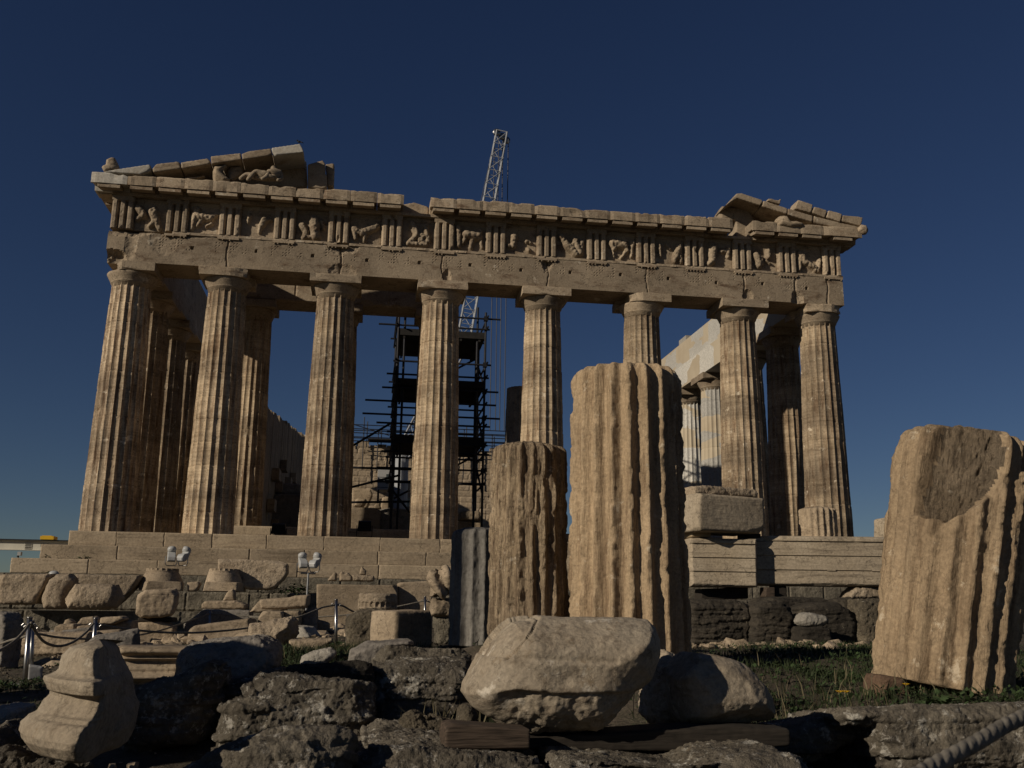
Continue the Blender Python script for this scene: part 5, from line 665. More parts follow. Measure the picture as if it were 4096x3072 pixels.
def finish_stone(e,me,idx):
    if e.get('f')==7: return banded(e)
    nv=len(me.vertices); co=np.empty(nv*3); me.vertices.foreach_get('co',co); co=co.reshape(-1,3)
    W_=max(q[0] for q in e['p'])-min(q[0] for q in e['p']); Hh=max(q[1] for q in e['p']); S_=max(.15,min(W_,Hh))
    ed=np.empty(len(me.edges)*2,int); me.edges.foreach_get('vertices',ed); ed=ed.reshape(-1,2)
    for it in range(1 if e['k']<.7 else 2):
        sm=np.zeros_like(co); ct=np.zeros(nv)
        np.add.at(sm,ed[:,0],co[ed[:,1]]); np.add.at(sm,ed[:,1],co[ed[:,0]]); np.add.at(ct,ed[:,0],1); np.add.at(ct,ed[:,1],1)
        co=co*.5+.5*sm/np.maximum(ct,1)[:,None]
    d=seg_dist(co[:,[0,2]],e['p']); s=np.clip(d/e['R'],0,1); fac=np.sqrt(1-(1-s)**2); k=e['k']
    half=e['t']/2; yc=co[:,1]-half; amt=min(k,e['R']*1.1/half) if e['R']<half else k
    co[:,1]=half+yc*(1-amt+amt*fac)
    sd=idx*13+5; fr_=np.random.default_rng(sd)
    if e.get('f',0) not in(5,6,7) and e['m'] not in('concrete','wood','wood_dark','wood_pale'):                                   # broken facets: cut off corners with random planes
        ctr=np.array([0,e['t']/2,Hh/2]); big=e['k']>=.7
        for _ in range(26 if big else 16):
            n_=fr_.normal(0,1,3)*np.array([1,.9,1]); n_/=np.linalg.norm(n_)
            if not big and np.max(np.abs(n_))>.86: continue
            pr=(co-ctr)@n_; h_=pr.max(); dcut=h_-S_*fr_.uniform(.01,.075 if big else .07)
            wob=.012*S_*fbm(co/S_*5+sd,2,sd+_); ex=np.clip(pr-dcut+wob,0,None); co=co-ex[:,None]*n_*.92
    me.vertices.foreach_set('co',co.ravel()); me.update()
    nr=np.empty(nv*3); me.vertex_normals.foreach_get('vector',nr); nr=nr.reshape(-1,3)
    q=co+np.array([sd*.77,sd*1.31,0]); a=e['a']; kd=e.get('f',0); f1=1/(S_*.55)
    if kd==6:
        disp=-.35*a*np.clip(np.sin(co[:,2]*170+3*fbm(q*np.array([1.5,1,6]),2,sd)),0,1)*(nr[:,1]<-.3)-a*.6*np.clip(fbm(q*np.array([.8,3,16]),3,sd),0,1)
    elif kd==7:
        disp=a*.35*fbm(q*f1,4,sd)+a*.3*fbm(q*np.array([2,6,14]),3,sd+1)
        t=co[:,2]/Hh; st=.05*(t>.355)+.05*(t>.635)      # three stepped bands, lowest set back
        front=np.clip((half-co[:,1])/half,0,1)
        co[:,1]-=np.where(co[:,1]<.25,st*.8,0); co[:,1]-=np.where((co[:,1]<.25)&(t>.905),.05,0)
    else:
        n1=fbm(q*f1,4,sd,.55); n2=fbm(q*f1*4.2,4,sd+3); rg=1-np.abs(fbm(q*f1*1.7,4,sd+6))*2.6; 
        n5=fbm(q*f1*14,3,sd+8)
        lay=e['m'] in('lichen','rock_shaded')
        disp=a*(.9*n1+(.22 if lay else .5)*n2+.22*n5-(0 if kd==5 else .3)*np.clip(rg-.85,0,1)*3)
        if lay:                                           # bedded rock: thin layers broken back by different amounts
            zz_=co[:,2]+.05*fbm(q*2.2,3,sd+15)+.012*fbm(q*9,2,sd+16); nl=26; L_=zz_*nl+sd; i0=np.floor(L_).astype(np.int64); w_=np.clip((L_-i0-.5)*6+.5,0,1)
            hx=lambda i: _h(i,np.floor(q[:,0]*2.2+.6*fbm(q*3,2,sd+18)).astype(np.int64),i*0,3)
            disp+=a*(.24 if e['m']=='rock_shaded' else .4)*(hx(i0)*(1-w_)+hx(i0+1)*w_)*(np.abs(nr[:,2])<.85)
        if kd==1 or e['m']=='rough': disp+=.020*fbm(q*11,3,sd)
        if kd==2: disp+=a*.7*fbm(q*np.array([.6,1,5])*f1,4,sd+9)
        if kd==3: disp+=a*.3*fbm(q*f1*7,4,sd+2,.6)-a*.35*np.clip(fbm(q*f1*4,3,sd+12)-.2,0,1)
        if kd==4: disp+=.05*np.sin(co[:,0]*26+3*np.sin(co[:,2]*5)+co[:,2]*9)*(nr[:,1]<.2)
        if kd==5:                                         # worn moulding: ledge across the middle, a diagonal crack, a torn lower face
            u=co[:,0]/W_+.5; t=co[:,2]/Hh; fr=(nr[:,1]<.1); wob=.02*fbm(q*4,3,99)
            led=.66+wob-.04*(u-.5)
            gut=np.exp(-((t-led)/.022)**2)*((u>.22)&(u<.72)); disp-=.014*gut*fr*(1+1.2*n2)
            hol=np.exp(-((t-.53)/.09)**2)*np.exp(-((u-.45)/.26)**2); disp-=.022*hol*fr
            low=np.clip((.42+wob*2-t)/.03,0,1)*np.clip((u-.12)/.1,0,1)*(1-np.clip((u-.8)/.1,0,1)); disp-=.030*low*fr*(1+1.3*fbm(q*6,4,77)+.6*fbm(q*17,3,78))
            cr=np.abs((u-.36)*1.0-(t-.99)*.55+.015*fbm(q*9,2,5)); disp-=.05*np.exp(-(cr/.006)**2)*(t>.66)
            bev=np.clip((.36+(t-.99)*.55-u)/.03,0,1)*(t>.68)*fr; disp-=.03*bev*(1+.5*n2)
    co=co+nr*disp[:,None]
    if e.get('par')!='temple' and kd!=7 and e['t']>.5:   # chips off the upper front edge
        pass
    me.vertices.foreach_set('co',co.ravel()); me.polygons.foreach_set('use_smooth',[True]*len(me.polygons)); me.update()
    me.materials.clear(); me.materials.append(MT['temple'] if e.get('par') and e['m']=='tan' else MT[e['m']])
    me.name=e['n']; o=bpy.data.objects.new(e['n'],me); o.location=e['o']; o.rotation_euler=(-R(e.get('ti',0)),0,R(e.get('yaw',0)))
    link(o,T if e.get('par') else None)
    if not e.get('par'): tag(o,e['l'],e['c'],e.get('g'))
    return o
for i,(e,me) in enumerate(zip(STONES,done)): finish_stone(e,me,i)
# ------------------------------------------------------------------ loose column drums
DR={'tall': [-2.219, -28.959, -2.956, 0.626, 0.581, 2.852, 0.0], 'medium': [-3.139, -28.355, -2.904, 0.43, 0.416, 2.075, 0.0], 'grey': [-3.474, -27.015, -2.957, 0.37, 0.369, 1.318, 0.0], 'small': [3.719, -20.974, -1.336, 0.361, 0.356, 0.733, 0.0], 'lean': [-0.295, -31.158, -3.104, 0.527, 0.586, 2.066, 12.0]}
def drum(name,label,key,mat,nf=20,depth=.085,wear=.5,seed=1,rows=190,per=13,carve=None,topround=.12,rot=0,amp=.012,ztop=0,zgrain=.5,bark=.012):
    x,y,z,r0,r1,h,lean=DR[key]; nu=nf*per
    zs=np.concatenate([np.linspace(0,h-topround,rows),h-topround+topround*np.sin(np.linspace(0,math.pi/2,12)[1:])]); nv=len(zs)
    A,Zz=np.meshgrid(np.arange(nu)/nu*2*math.pi+rot,zs); t=Zz/h; base=r0+(r1-r0)*t
    A=A+.011*fbm(np.stack([np.cos(A).ravel()*2+seed,np.sin(A).ravel()*2,Zz.ravel()*3.5],1),3,seed+40).reshape(A.shape)
    fl=((np.arange(nu)%per)/per)*2-1; ar=np.abs(fl)
    P3=np.stack([np.cos(A).ravel()*base.ravel()+seed*2.1,np.sin(A).ravel()*base.ravel(),Zz.ravel()],1)
    n1=fbm(P3*np.array([2.2,2.2,1.0]),4,seed).reshape(A.shape); n2=fbm(P3*np.array([7,7,2.2]),4,seed+4).reshape(A.shape); n3=fbm(P3*np.array([22,22,22*zgrain]),3,seed+8).reshape(A.shape)
    chipz=fbm(np.stack([(np.floor((np.arange(nu)+per/2)/per)[None,:]*5.3+0*Zz).ravel(),(Zz*4.2+seed).ravel(),(0*Zz).ravel()],1),4,seed+31,.6).reshape(A.shape)
    chipz=np.clip(chipz*3.6+.2+wear*n1*1.5,0,1)                           # how much of each arris has gone, along its length
    lim=1-depth*(.08+.58*chipz*min(1,.45+wear*.6))                         # worn arrises are cut back flat
    prof=np.tile(1-depth*(1-ar**1.7),(nv,1))
    rr=np.minimum(prof,lim+.012*n2)
    bare=np.clip((n1-.18)*4,0,1)*np.clip(wear-.2,0,1); rr=rr*(1-bare)+bare*(1-depth*.75+.02*n2)
    RR=base*rr+amp*n2*.5+amp*1.2*n3+bark*fbm(P3*np.array([9,9,1.3]),4,seed+60,.6).reshape(A.shape)
    if topround: 
        q=np.clip((Zz-(h-topround))/topround,0,1); RR=RR-topround*(1-np.sqrt(np.clip(1-q*q,0,1)))*(.8+.5*n1)
    if carve is not None: RR=carve(A,Zz,RR,n1,n2,n3,h,base)
    V=np.stack([(np.cos(A)*RR).ravel(),(np.sin(A)*RR).ravel(),(Zz+ztop*t*n1*.3).ravel()],1)
    # cap with inner rings
    caps=[];last=V[-nu:]
    for k,s in enumerate((.8,.55,.3,.08)):
        c=last.copy(); c[:,:2]*=s; c[:,2]=h+(.02+.02*fbm(np.c_[c[:,0]*4,c[:,1]*4,c[:,0]*0+seed],3,seed))*(1 if ztop==0 else 1)+ (ztop*n1[-1]*.3); caps.append(c)
    V=np.vstack([V]+caps); F=grid_faces(nu,nv+4,True)+[tuple(range(nu))[::-1],tuple(range(nu*(nv+3),nu*(nv+4)))]
    o=mesh(name,V,F,mat,None,True,(x,y,z)); o.rotation_euler.y=R(lean)
    if carve is not None:
        o.data.materials.append(MT['broken']); mk=(BROKEN['m'][:-1]>.6).ravel(); mi=np.zeros(len(o.data.polygons),np.int32); mi[:len(mk)]=mk; o.data.polygons.foreach_set('material_index',mi)
    tag(o,label,'column drum','column drums standing on the ground'); return o
drum('column_drum','tallest fluted column drum standing in the centre right','tall',MT['drum'],seed=3,wear=.3,depth=.15,rot=.1,amp=.010)
drum('column_drum','shorter column drum with eroded shallow flutes, left of the tallest one','medium',MT['drum_rough'],seed=8,wear=.9,depth=.12,amp=.022,rot=.25,zgrain=.25,bark=.055)
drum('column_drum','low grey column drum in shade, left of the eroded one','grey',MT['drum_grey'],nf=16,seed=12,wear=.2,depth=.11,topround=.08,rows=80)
drum('column_drum','stubby pale drum standing on the sunlit banded block','small',MT['tan'],nf=18,seed=15,wear=.3,depth=.12,topround=.06,rows=60,per=8)
BROKEN={}
def carve(A,Zz,RR,n1,n2,n3,h,base):
    a=(A-(-math.pi/2)+.5+math.pi)%(2*math.pi)-math.pi                       # 0 faces the camera
    zl=h*(.61+.12*np.clip((a+.2)/.5,0,1))+.14*n1+.06*n2
    g=.5*n1+.5*n2+.25*n3
    floor_=base*(.82-.22*np.clip((a+.85)/.35,0,1)*np.clip((.75-a)/.8,0,1))+.07*g+.03*n3        # broken face without flutes
    wv=np.clip((a+.72+.35*n1+.2*n2-.12*np.clip((Zz/h-.75)*4,-1,1))/.10,0,1)*np.clip((.62-a+.45*n1+.25*n2-.35*np.clip((.8-Zz/h)*5,0,1))/.12,0,1)*np.clip((Zz-zl)/.03,0,1)
    BROKEN['m']=wv
    RR=RR*(1-wv)+np.minimum(RR,floor_)*wv
    w2=np.clip((a-.80+.1*n1)/.08,0,1)*np.clip((1.2-a)/.08,0,1)*np.clip((Zz-h*.84-.05*n1)/.06,0,1); RR=RR-w2*(.16+.04*n3)
    top=np.clip((Zz-h*.88)/(h*.12),0,1); RR=RR-top*.04*(1+2*n1)
    mid=np.clip(1-np.abs(Zz-h*.5)/(h*.3),0,1)*np.clip((a+1.1)/.2,0,1)*np.clip((.5-a)/.3,0,1); RR=RR*(1-.15*mid)+.15*mid*(base*.93+.035*n2)
    return RR
drum('column_drum','leaning broken column drum with a deep hollow near the top, cut by the right edge','lean',MT['drum'],seed=21,wear=.45,depth=.115,topround=.14,carve=carve,rot=.05,ztop=.25,amp=.016,rows=230)
DR['near']=[-9.5,-32.9,-3.7,.95,.93,2.45,0]; DR['far']=[-9.9,-29.96,-3.65,.47,.42,5.0,0]  # both drums are added out of view, only to cast shade
drum('column_drum','unseen massive column drum added outside the left edge to shade the foreground rocks','near',MT['drum'],seed=31,wear=.5,rows=60,per=8)
drum('column_drum','unseen tall slim column stump added outside the left edge to shade the grey drum','far',MT['drum'],seed=33,wear=.5,rows=60,per=8)
DR['low']=[-7.75,-36.0,-3.7,.72,.72,1.6,0]  # another added drum, out of view, shading the nearest bottom left rocks
drum('column_drum','unseen low wide column drum added outside the bottom left corner to shade the nearest rocks','low',MT['drum'],seed=37,wear=.5,rows=50,per=8)
# moulded base fragment in the left foreground
BASE=[[-6.223, -5.957, -5.918, -3.166], [-6.261, -5.95, -5.89, -3.146], [-6.302, -5.94, -5.871, -3.102], [-6.315, -5.933, -5.863, -3.073], [-6.31, -5.927, -5.861, -3.038], [-6.29, -5.919, -5.862, -3.014], [-6.286, -5.918, -5.861, -3.009], [-6.257, -5.913, -5.863, -2.994], [-6.252, -5.913, -5.864, -2.989], [-6.237, -5.908, -5.875, -2.964], [-6.226, -5.908, -5.885, -2.944], [-6.207, -5.907, -5.891, -2.924], [-6.209, -5.909, -5.894, -2.907], [-6.218, -5.906, -5.899, -2.899], [-6.231, -5.907, -5.903, -2.874], [-6.238, -5.908, -5.909, -2.859], [-6.237, -5.913, -5.917, -2.844], [-6.211, -5.928, -5.924, -2.836], [-6.191, -5.934, -5.927, -2.826], [-6.176, -5.938, -5.937, -2.813], [-6.174, -5.944, -5.956, -2.783], [-6.17, -5.949, -5.97, -2.758], [-6.154, -5.952, -5.978, -2.737], [-6.138, -5.953, -5.993, -2.72], [-6.099, -5.947, -6.011, -2.707]]
def base_piece():
    B=np.array(BASE); zs=B[:,3]; zz=np.linspace(zs[0],zs[-1],170); L_,Rg,Rt=(np.interp(zz,zs,B[:,i]) for i in range(3))
    y0=-34.085; nf=[];V=[]; n=0
    depth=np.interp(zz,zs,np.array([.0,.09,.17,.19,.18,.15,.10,.09,.05,.02,-.01,-.03,-.03,.09,.11,.11,.10,.02,.0,.0,-.01,-.02,-.03,-.05,-.09][:len(zs)]))
    for k,z in enumerate(zz):
        l,g,r=L_[k],Rg[k],Rt[k]; d=depth[k]*.55; yf=y0-d
        d=depth[k]; c=[(l+.05,y0+.58),(l-.0,y0+.40),(l+.0,y0+.26),(l+(g-l)*.18,y0+.14-.25*d),(l+(g-l)*.5,y0+.03-.6*d),(g-.05,y0-.07-d*.8),(g-.004,y0-.09-.8*d),(g+.015,y0-.05-.5*d),(g+(r-g)*.5,y0+.16),(r,y0+.36),(r-.01,y0+.55),(r-.1,y0+.62),(l+.12,y0+.64)]
        c=np.array(c); t=np.linspace(0,len(c),len(c)*9,endpoint=False); i=t.astype(int); f=(t-i)[:,None]
        cc=c[i]*(1-f)+c[(i+1)%len(c)]*f
        for s in range(2): cc=(np.roll(cc,1,0)+cc*2+np.roll(cc,-1,0))/4
        V.append(np.c_[cc,np.full(len(cc),z)]); n=len(cc)
    nvr=len(V); 
    for s in(.8,.5,.2):
        q=V[nvr-1].copy(); m=q.mean(0); q[:,:2]=m[:2]+(q[:,:2]-m[:2])*s; q[:,2]+=.02*(1-s); V.append(q)
    V=np.vstack(V); F=grid_faces(n,nvr+3,True)+[tuple(range(n))[::-1],tuple(range(n*(nvr+2),n*(nvr+3)))]
    c=V.mean(0); c[2]=zs[0]; rel=V-c; rad=rel/np.maximum(np.linalg.norm(rel*np.array([1,1,0]),axis=1),.05)[:,None]; rad[:,2]=0
    right=np.clip((V[:,0]-np.interp(V[:,2],zz,Rg))/.04,0,1)
    V=V+rad*(.010*fbm(V*9,4,3)+.006*fbm(V*28,3,5)+right*.03*fbm(V*7,4,9)-.012*np.clip(fbm(V*np.array([12,12,20]),3,11)-.1,0,1))[:,None]
    tag(mesh('carved_fragment',V-c,F,MT['boulder'],None,True,tuple(c)),'broken moulded column base with a torn right side in the left foreground','carved fragment')
base_piece()
# moulded base lying behind it (horizontal mouldings)
LB=[-6.762, -30.185, -3.14, -6.276, -30.185, -2.87]
def lying_base():
    x0,y,z0,x1,_,z1=LB; x1+=.3; hh=z1-z0; prof=[(0,.05),(.06,-.04),(.14,-.07),(.22,-.05),(.26,.0),(.30,.01),(.36,.0),(.50,.03),(.62,.05),(.64,-.0),(.68,-.015),(.72,.06),(.78,.0),(.86,-.04),(.94,-.03),(1,.03)]
    pz=np.linspace(0,1,70); pd=np.interp(pz,[p[0] for p in prof],[p[1] for p in prof]); xs=np.linspace(x0,x1,70)
    def fn(X,Zz):
        P=np.stack([X.ravel()*3,Zz.ravel()*3,X.ravel()*0],1); l=np.clip(1-(X-x0)/.07,0,1)
        return np.interp((Zz-z0)/hh,pz,pd)+.012*fbm(P*2,4,3).reshape(X.shape)+.004*fbm(P*9,3,6).reshape(X.shape)+.08*l*l
    o=relief('moulded_block',x0,x1,z0-.02,z1,y,.5,.01,fn,MT['tan'],None,smooth=True); o.rotation_euler.z=R(6); tag(o,'pale moulded block lying between the column base and the large dark boulder','block')
lying_base()
# round well head with a carved band
WELL=[-4.899, -24.285, -2.645, -4.337, -24.285, -2.351]
def well():
    x0,y,z0,x1,_,z1=WELL; r=(x1-x0)/2; h=z1-z0; nu=160; nv=50
    A,Zz=np.meshgrid(np.arange(nu)/nu*2*math.pi,np.linspace(0,h,nv)); P=np.stack([np.cos(A).ravel(),np.sin(A).ravel(),Zz.ravel()*4],1)
    band=((Zz>.12*h)&(Zz<.6*h)); pat=np.abs(np.sin(A*11))*np.abs(np.sin(Zz/h*10)); RR=r*(1-.03*(Zz>.72*h))+.012*fbm(P*3,4,4).reshape(A.shape)+np.where(band,-.022*(pat>.35),0)-.02*np.clip(1-(h-Zz)/.03,0,1)
    V=np.vstack([np.stack([(np.cos(A)*RR).ravel(),(np.sin(A)*RR).ravel(),Zz.ravel()],1)]); i=np.stack([(np.cos(A[0])*r*.6),(np.sin(A[0])*r*.6),A[0]*0+h],1); j=i.copy(); j[:,2]=h*.4
    V=np.vstack([V,i,j]); F=grid_faces(nu,nv+2,True)+[tuple(range(nu))[::-1],tuple(range(nu*(nv+1),nu*(nv+2)))]
    tag(mesh('carved_drum',V,F,MT['rough'],None,True,((x0+x1)/2,y+r,z0)),'round carved drum with a patterned band before the plainer upright slab','drum')
well()
MB().box(-5.05,-4.2,-24.35,-23.6,-3.2,WELL[2]-.004).build('stone_block',MT['grey'],None,loc=(-4.6,-24,-3.2))
tag(bpy.data.objects['stone_block.%03d'%0] if False else sc.collection.objects[-1],'hidden grey block carrying the round carved drum','block')
def old_capital(loc,r0,r1,h,yaw_,seed,label,cut):
    nu=200; pr=[]                                            # upturned: slab below, swelling cushion, fluted neck on top
    ah=h*.38; V=[];rows=46
    for k in range(rows):
        t=k/(rows-1); z=h*t
        a=np.arange(nu)/nu*2*math.pi
        if z<ah: 
            rr=r0/np.maximum(np.abs(np.cos(a)),np.abs(np.sin(a))); rr=np.minimum(rr,r0*1.36)
        else:
            u=(z-ah)/(h-ah); rr=np.full(nu,r0*.98-(r0*.98-r1)*min(1,u/.72)**1.25)
            if u>.84: rr=r1*(1-.06*(1-np.abs((a/(2*math.pi)*20)%1*2-1)**2))
        P=np.stack([np.cos(a)*rr,np.sin(a)*rr,np.full(nu,z)],1); V.append(P)
    V=np.vstack(V); n=fbm(V*2.2+seed,4,seed); n2=fbm(V*8+seed,3,seed+2)
    for (nx_,ny_,nz_,d) in cut:
        nn=np.array([nx_,ny_,nz_]); nn=nn/np.linalg.norm(nn); ex=np.clip(V@nn-d+.05*n,0,None); V=V-ex[:,None]*nn*.95
    V+=V*np.array([1,1,0])*(.02*n+.012*n2)[:,None]
    top=[]
    for s_ in(.7,.4,.1):
        q=V[nu*(rows-1):nu*rows].copy(); q[:,:2]*=s_; top.append(q)
    V=np.vstack([V]+top); F=grid_faces(nu,rows+3,True)+[tuple(range(nu))[::-1],tuple(range(nu*(rows+2),nu*(rows+3)))]
    o=mesh('fallen_capital',V,F,MT['tan'],None,False,loc); o.data.polygons.foreach_set('use_smooth',[True]*len(o.data.polygons))
    try: o.data.set_sharp_from_angle(angle=R(32))
    except Exception: pass
    o.rotation_euler.z=R(yaw_); tag(o,label,'capital')
for (loc,r0,r1,h,yw),sd_,lb,ct in zip([([-10.804, -7.563, -2.155], 0.622, 0.472, 0.637, 8), ([-9.049, -7.388, -2.155], 0.597, 0.454, 0.666, -6)],(5,9),('upturned Doric capital below the left pair of white floodlights','upturned Doric capital with a split left side, right of the floodlit one'),([(-1,-.5,.2,.62),(.4,-1,-.2,.78)],[(-1,-.3,.25,.55),(.7,-.8,-.5,.72),(-.2,-1,-.3,.75)])): old_capital(loc,r0,r1,h,yw,sd_,lb,ct)
# ------------------------------------------------------------------ reclining statue, bird
FIG={'head': [-9.189, -1.25, 14.797], 'neck': [-9.148, -1.25, 14.616], 'chest': [-9.085, -1.25, 14.404], 'pelvis': [-9.152, -1.25, 14.096], 'kneeL': [-9.833, -1.25, 14.417], 'footL': [-10.139, -1.25, 13.939], 'kneeR': [-10.202, -1.25, 14.333], 'footR': [-10.452, -1.25, 14.043], 'shL': [-9.321, -1.25, 14.422], 'elL': [-9.378, -1.25, 14.185], 'haL': [-9.586, -1.25, 14.023], 'shR': [-8.896, -1.25, 14.512], 'elR': [-8.81, -1.25, 14.249], 'haR': [-8.98, -1.25, 14.072]}
def skin(name,pts,edges,mat,label,cat,sub=2):
    bm=bmesh.new(); vs_={k:bm.verts.new(p[:3]) for k,p in pts.items()}
    for a,b in edges: bm.edges.new((vs_[a],vs_[b]))
    me=bpy.data.meshes.new(name); keys=list(pts); bm.to_mesh(me); bm.free()
    o=bpy.data.objects.new(name,me); link(o); md=o.modifiers.new('skin','SKIN'); me=o.data
    if not me.skin_vertices: 
        bpy.context.view_layer.objects.active=o
    sv=me.skin_vertices[0].data if me.skin_vertices else None
    if sv:
        for i,k in enumerate(keys): sv[i].radius=(pts[k][3],pts[k][3])
    s=o.modifiers.new('sub','SUBSURF'); s.levels=s.render_levels=sub
    dg=bpy.context.evaluated_depsgraph_get(); m2=bpy.data.meshes.new_from_object(o.evaluated_get(dg)); m2.materials.clear(); m2.materials.append(mat)
    bpy.data.objects.remove(o); o=bpy.data.objects.new(name,m2); link(o); m2.polygons.foreach_set('use_smooth',[True]*len(m2.polygons))
    return tag(o,label,cat)
def F_(k,dy,r): x,y,z=FIG[k]; return (x,y+dy,z,r)
pts=dict(pelvis=F_('pelvis',0,.2),chest=F_('chest',.05,.24),neck=F_('neck',.1,.11),head=F_('head',.08,.15),kneeL=F_('kneeL',-.1,.12),footL=F_('footL',-.15,.08),kneeR=F_('kneeR',.12,.12),footR=F_('footR',.0,.08),shL=F_('shL',-.05,.13),elL=F_('elL',-.15,.1),haL=F_('haL',-.2,.07),shR=F_('shR',.1,.13),elR=F_('elR',.1,.1),haR=F_('haR',-.1,.07))
skin('reclining_statue',pts,[('pelvis','chest'),('chest','neck'),('neck','head'),('pelvis','kneeL'),('kneeL','footL'),('pelvis','kneeR'),('kneeR','footR'),('chest','shL'),('shL','elL'),('elL','haL'),('chest','shR'),('shR','elR'),('elR','haR')],MT['temple'],'carved nude figure reclining in the left pediment with raised knees','statue')
b=[-8.208, -1.3, 15.8]
m=MB().ball((b[0],b[1],b[2]+.1),.09,10,7,(1.5,.8,.8)).ball((b[0]-.13,b[1],b[2]+.19),.05).tube((b[0]+.1,b[1],b[2]+.1),(b[0]+.3,b[1],b[2]+.03),.05,8,.015).tube((b[0]-.16,b[1],b[2]+.19),(b[0]-.24,b[1],b[2]+.18),.015,6,.004).tube((b[0],b[1]-.02,b[2]),(b[0],b[1]-.02,b[2]+.08),.01,5).tube((b[0],b[1]+.02,b[2]),(b[0],b[1]+.02,b[2]+.08),.01,5)
tag(m.build('bird',MT['black'],None,True,loc=tuple(b)),'tiny dark bird perched on the tip of the left raking cornice','bird').scale=(.6,.6,.6)
# ------------------------------------------------------------------ crane
CR={'tip': [4.254, 30.0, 33.374], 'knee': [1.702, 30.0, 16.558], 'foot': [-2.464, 30.0, 7.831], 'cables': [[[3.719, 30.0, 32.856], [3.778, 30.0, 9.911]], [[4.044, 30.0, 32.885], [4.183, 30.0, 9.927]], [[4.37, 30.0, 32.914], [4.487, 30.0, 9.939]], [[4.806, 30.0, 32.953], [4.825, 30.0, 9.953]]]}
def lattice(parent,a,b,w,nseg,names,tap=1.0,r=.042):
    a=np.array(a);b=np.array(b); d=(b-a); L_=np.linalg.norm(d); d/=L_; u=np.cross(d,(0,1.,0)); u/=np.linalg.norm(u); v=np.cross(d,u)
    cor=lambda t,i:(a+d*L_*t+(u*(1 if i in(0,3) else -1)+v*(1 if i<2 else -1))*w/2*(1-(1-tap)*max(0,(t-.9)/.1)))
    for i in range(4): MB().tube(cor(0,i),cor(1,i),r*1.5,8).build(names[0],MT['crane'],parent)
    m=MB()
    for k in range(nseg):
        t0,t1=k/nseg,(k+1)/nseg
        for i in range(4):
            j=(i+1)%4; m.tube(cor(t0,i),cor(t1,j),r*.75,6); m.tube(cor(t0,i),cor(t0,j),r*.6,6)
    for i in range(4): m.tube(cor(1,i),cor(1,(i+1)%4),r,6)
    m.build(names[1],MT['crane'],parent)
ft=CR['foot']; K=empty('crane',(ft[0],ft[1],.5),'white lattice boom crane rising behind the colonnade','crane')
def rel(o,c): 
    o.location=tuple(o.location[i]-c[i] for i in range(3)); return o
def kids_local(root):
    for o in root.children: o.location=Vector(o.location)-root.location
lattice(K,CR['knee'],CR['tip'],.95,15,('jib_chord','jib_lacing'),.85)
lattice(K,ft,CR['knee'],1.0,8,('boom_chord','boom_lacing'))
m=MB(); tp=CR['tip']; 
for q in(-.4,.05,.45): m.lathe([(.05,-.06),(.28,-.06),(.30,-.03),(.24,0),(.30,.03),(.28,.06),(.05,.06)],18,(0,0,0))
V=np.array(m.V); n3=len(V)//3; Vr=np.stack([V[:,0],V[:,2],V[:,1]],1)
for k,q in enumerate((-.4,.05,.45)): Vr[k*n3:(k+1)*n3]+=np.array([tp[0]+q,tp[1]-.3+.3*k,tp[2]-.1-.15*k])
mesh('head_sheave',Vr,m.F,MT['steel'],K,True)
for a_,b_ in CR['cables']: MB().tube(a_,b_,.035,6).build('hoist_cable',MT['cable'],K)
MB().tube((CR['tip'][0]-.5,30,CR['tip'][2]-.5),(CR['knee'][0]-1.2,30.3,CR['knee'][2]-1),.025,6).build('stay_rope',MT['cable'],K)
MB().box(ft[0]-1.6,ft[0]+1.2,28.6,31.4,.5,3.6).build('machine_house',MT['whitep'],K); MB().tube((ft[0],30,3.6),tuple(ft),.5,12).build('mast',MT['crane'],K)
kids_local(K)
# ------------------------------------------------------------------ scaffolds
SC={'x0': -3.61, 'x1': 0.82, 'decks': [10.85, 8.27, 5.4], 'ledgers': [11.89, 11.32, 9.45, 8.77, 8.06, 7.38, 6.7, 6.27, 5.32, 4.86, 4.05, 3.36], 'top': 12.44}
x0,x1=SC['x0'],SC['x1']; ya,yb=9.0,13.2
S1=empty('scaffold_tower',((x0+x1)/2,11,.5),'dark tube scaffold tower with plank decks behind the middle columns','scaffold')
for (x,y) in((x0,ya),(x0,yb),(x1,ya),(x1,yb),(x0+.32,ya+.1),(x1-.4,ya+.15),(x0+.1,11.1),(x1-.1,11.1)):
    MB().tube((x,y,.5),(x,y,SC['top']-(.0 if y<10 else .6)+.3*math.sin(x*9+y)),.06,8).build('standard',MT['scaff'],S1)
for k,z in enumerate(SC['ledgers']):
    e0=[.15,1.0,.2,.5,.7,1.5,1.6,.9,1.2,.6,.8,1.0][k]; e1=[.75,.2,.3,.2,.7,.6,.8,.3,.2,.3,.2,.1][k]
    MB().tube((x0-e0,ya-.08,z),(x1+e1,ya-.08,z),.05,8).build('ledger',MT['scaff'],S1)
    if k%2==0: MB().tube((x0-.3,yb+.08,z-.1),(x1+.5,yb+.08,z-.1),.05,8).build('ledger',MT['scaff'],S1)
    for xx,dx in((x0,-.08),(x1,.08)): MB().tube((xx+dx,ya-.4,z+.06),(xx+dx,yb+.4,z+.06),.05,8).build('transom',MT['scaff'],S1)
for k,z in enumerate(SC['decks']):
    m=MB(); n=17; yy=np.linspace(ya+.05,yb-.05,n+1)
    for i in range(n): m.box(x0+.03,x1-.03,yy[i]+.006,yy[i+1]-.006,z-.05+.012*math.sin(i*7),z+.01*math.sin(i*3))
    m.box(x0+.02,x1-.02,ya-.02,ya+.03,z-.02,z+.32)
    for q in np.linspace(x0+.3,x1-.3,5): m.box(q-.05,q+.05,ya,yb,z-.17,z-.065)
    m.build('deck',MT['plank'],S1)
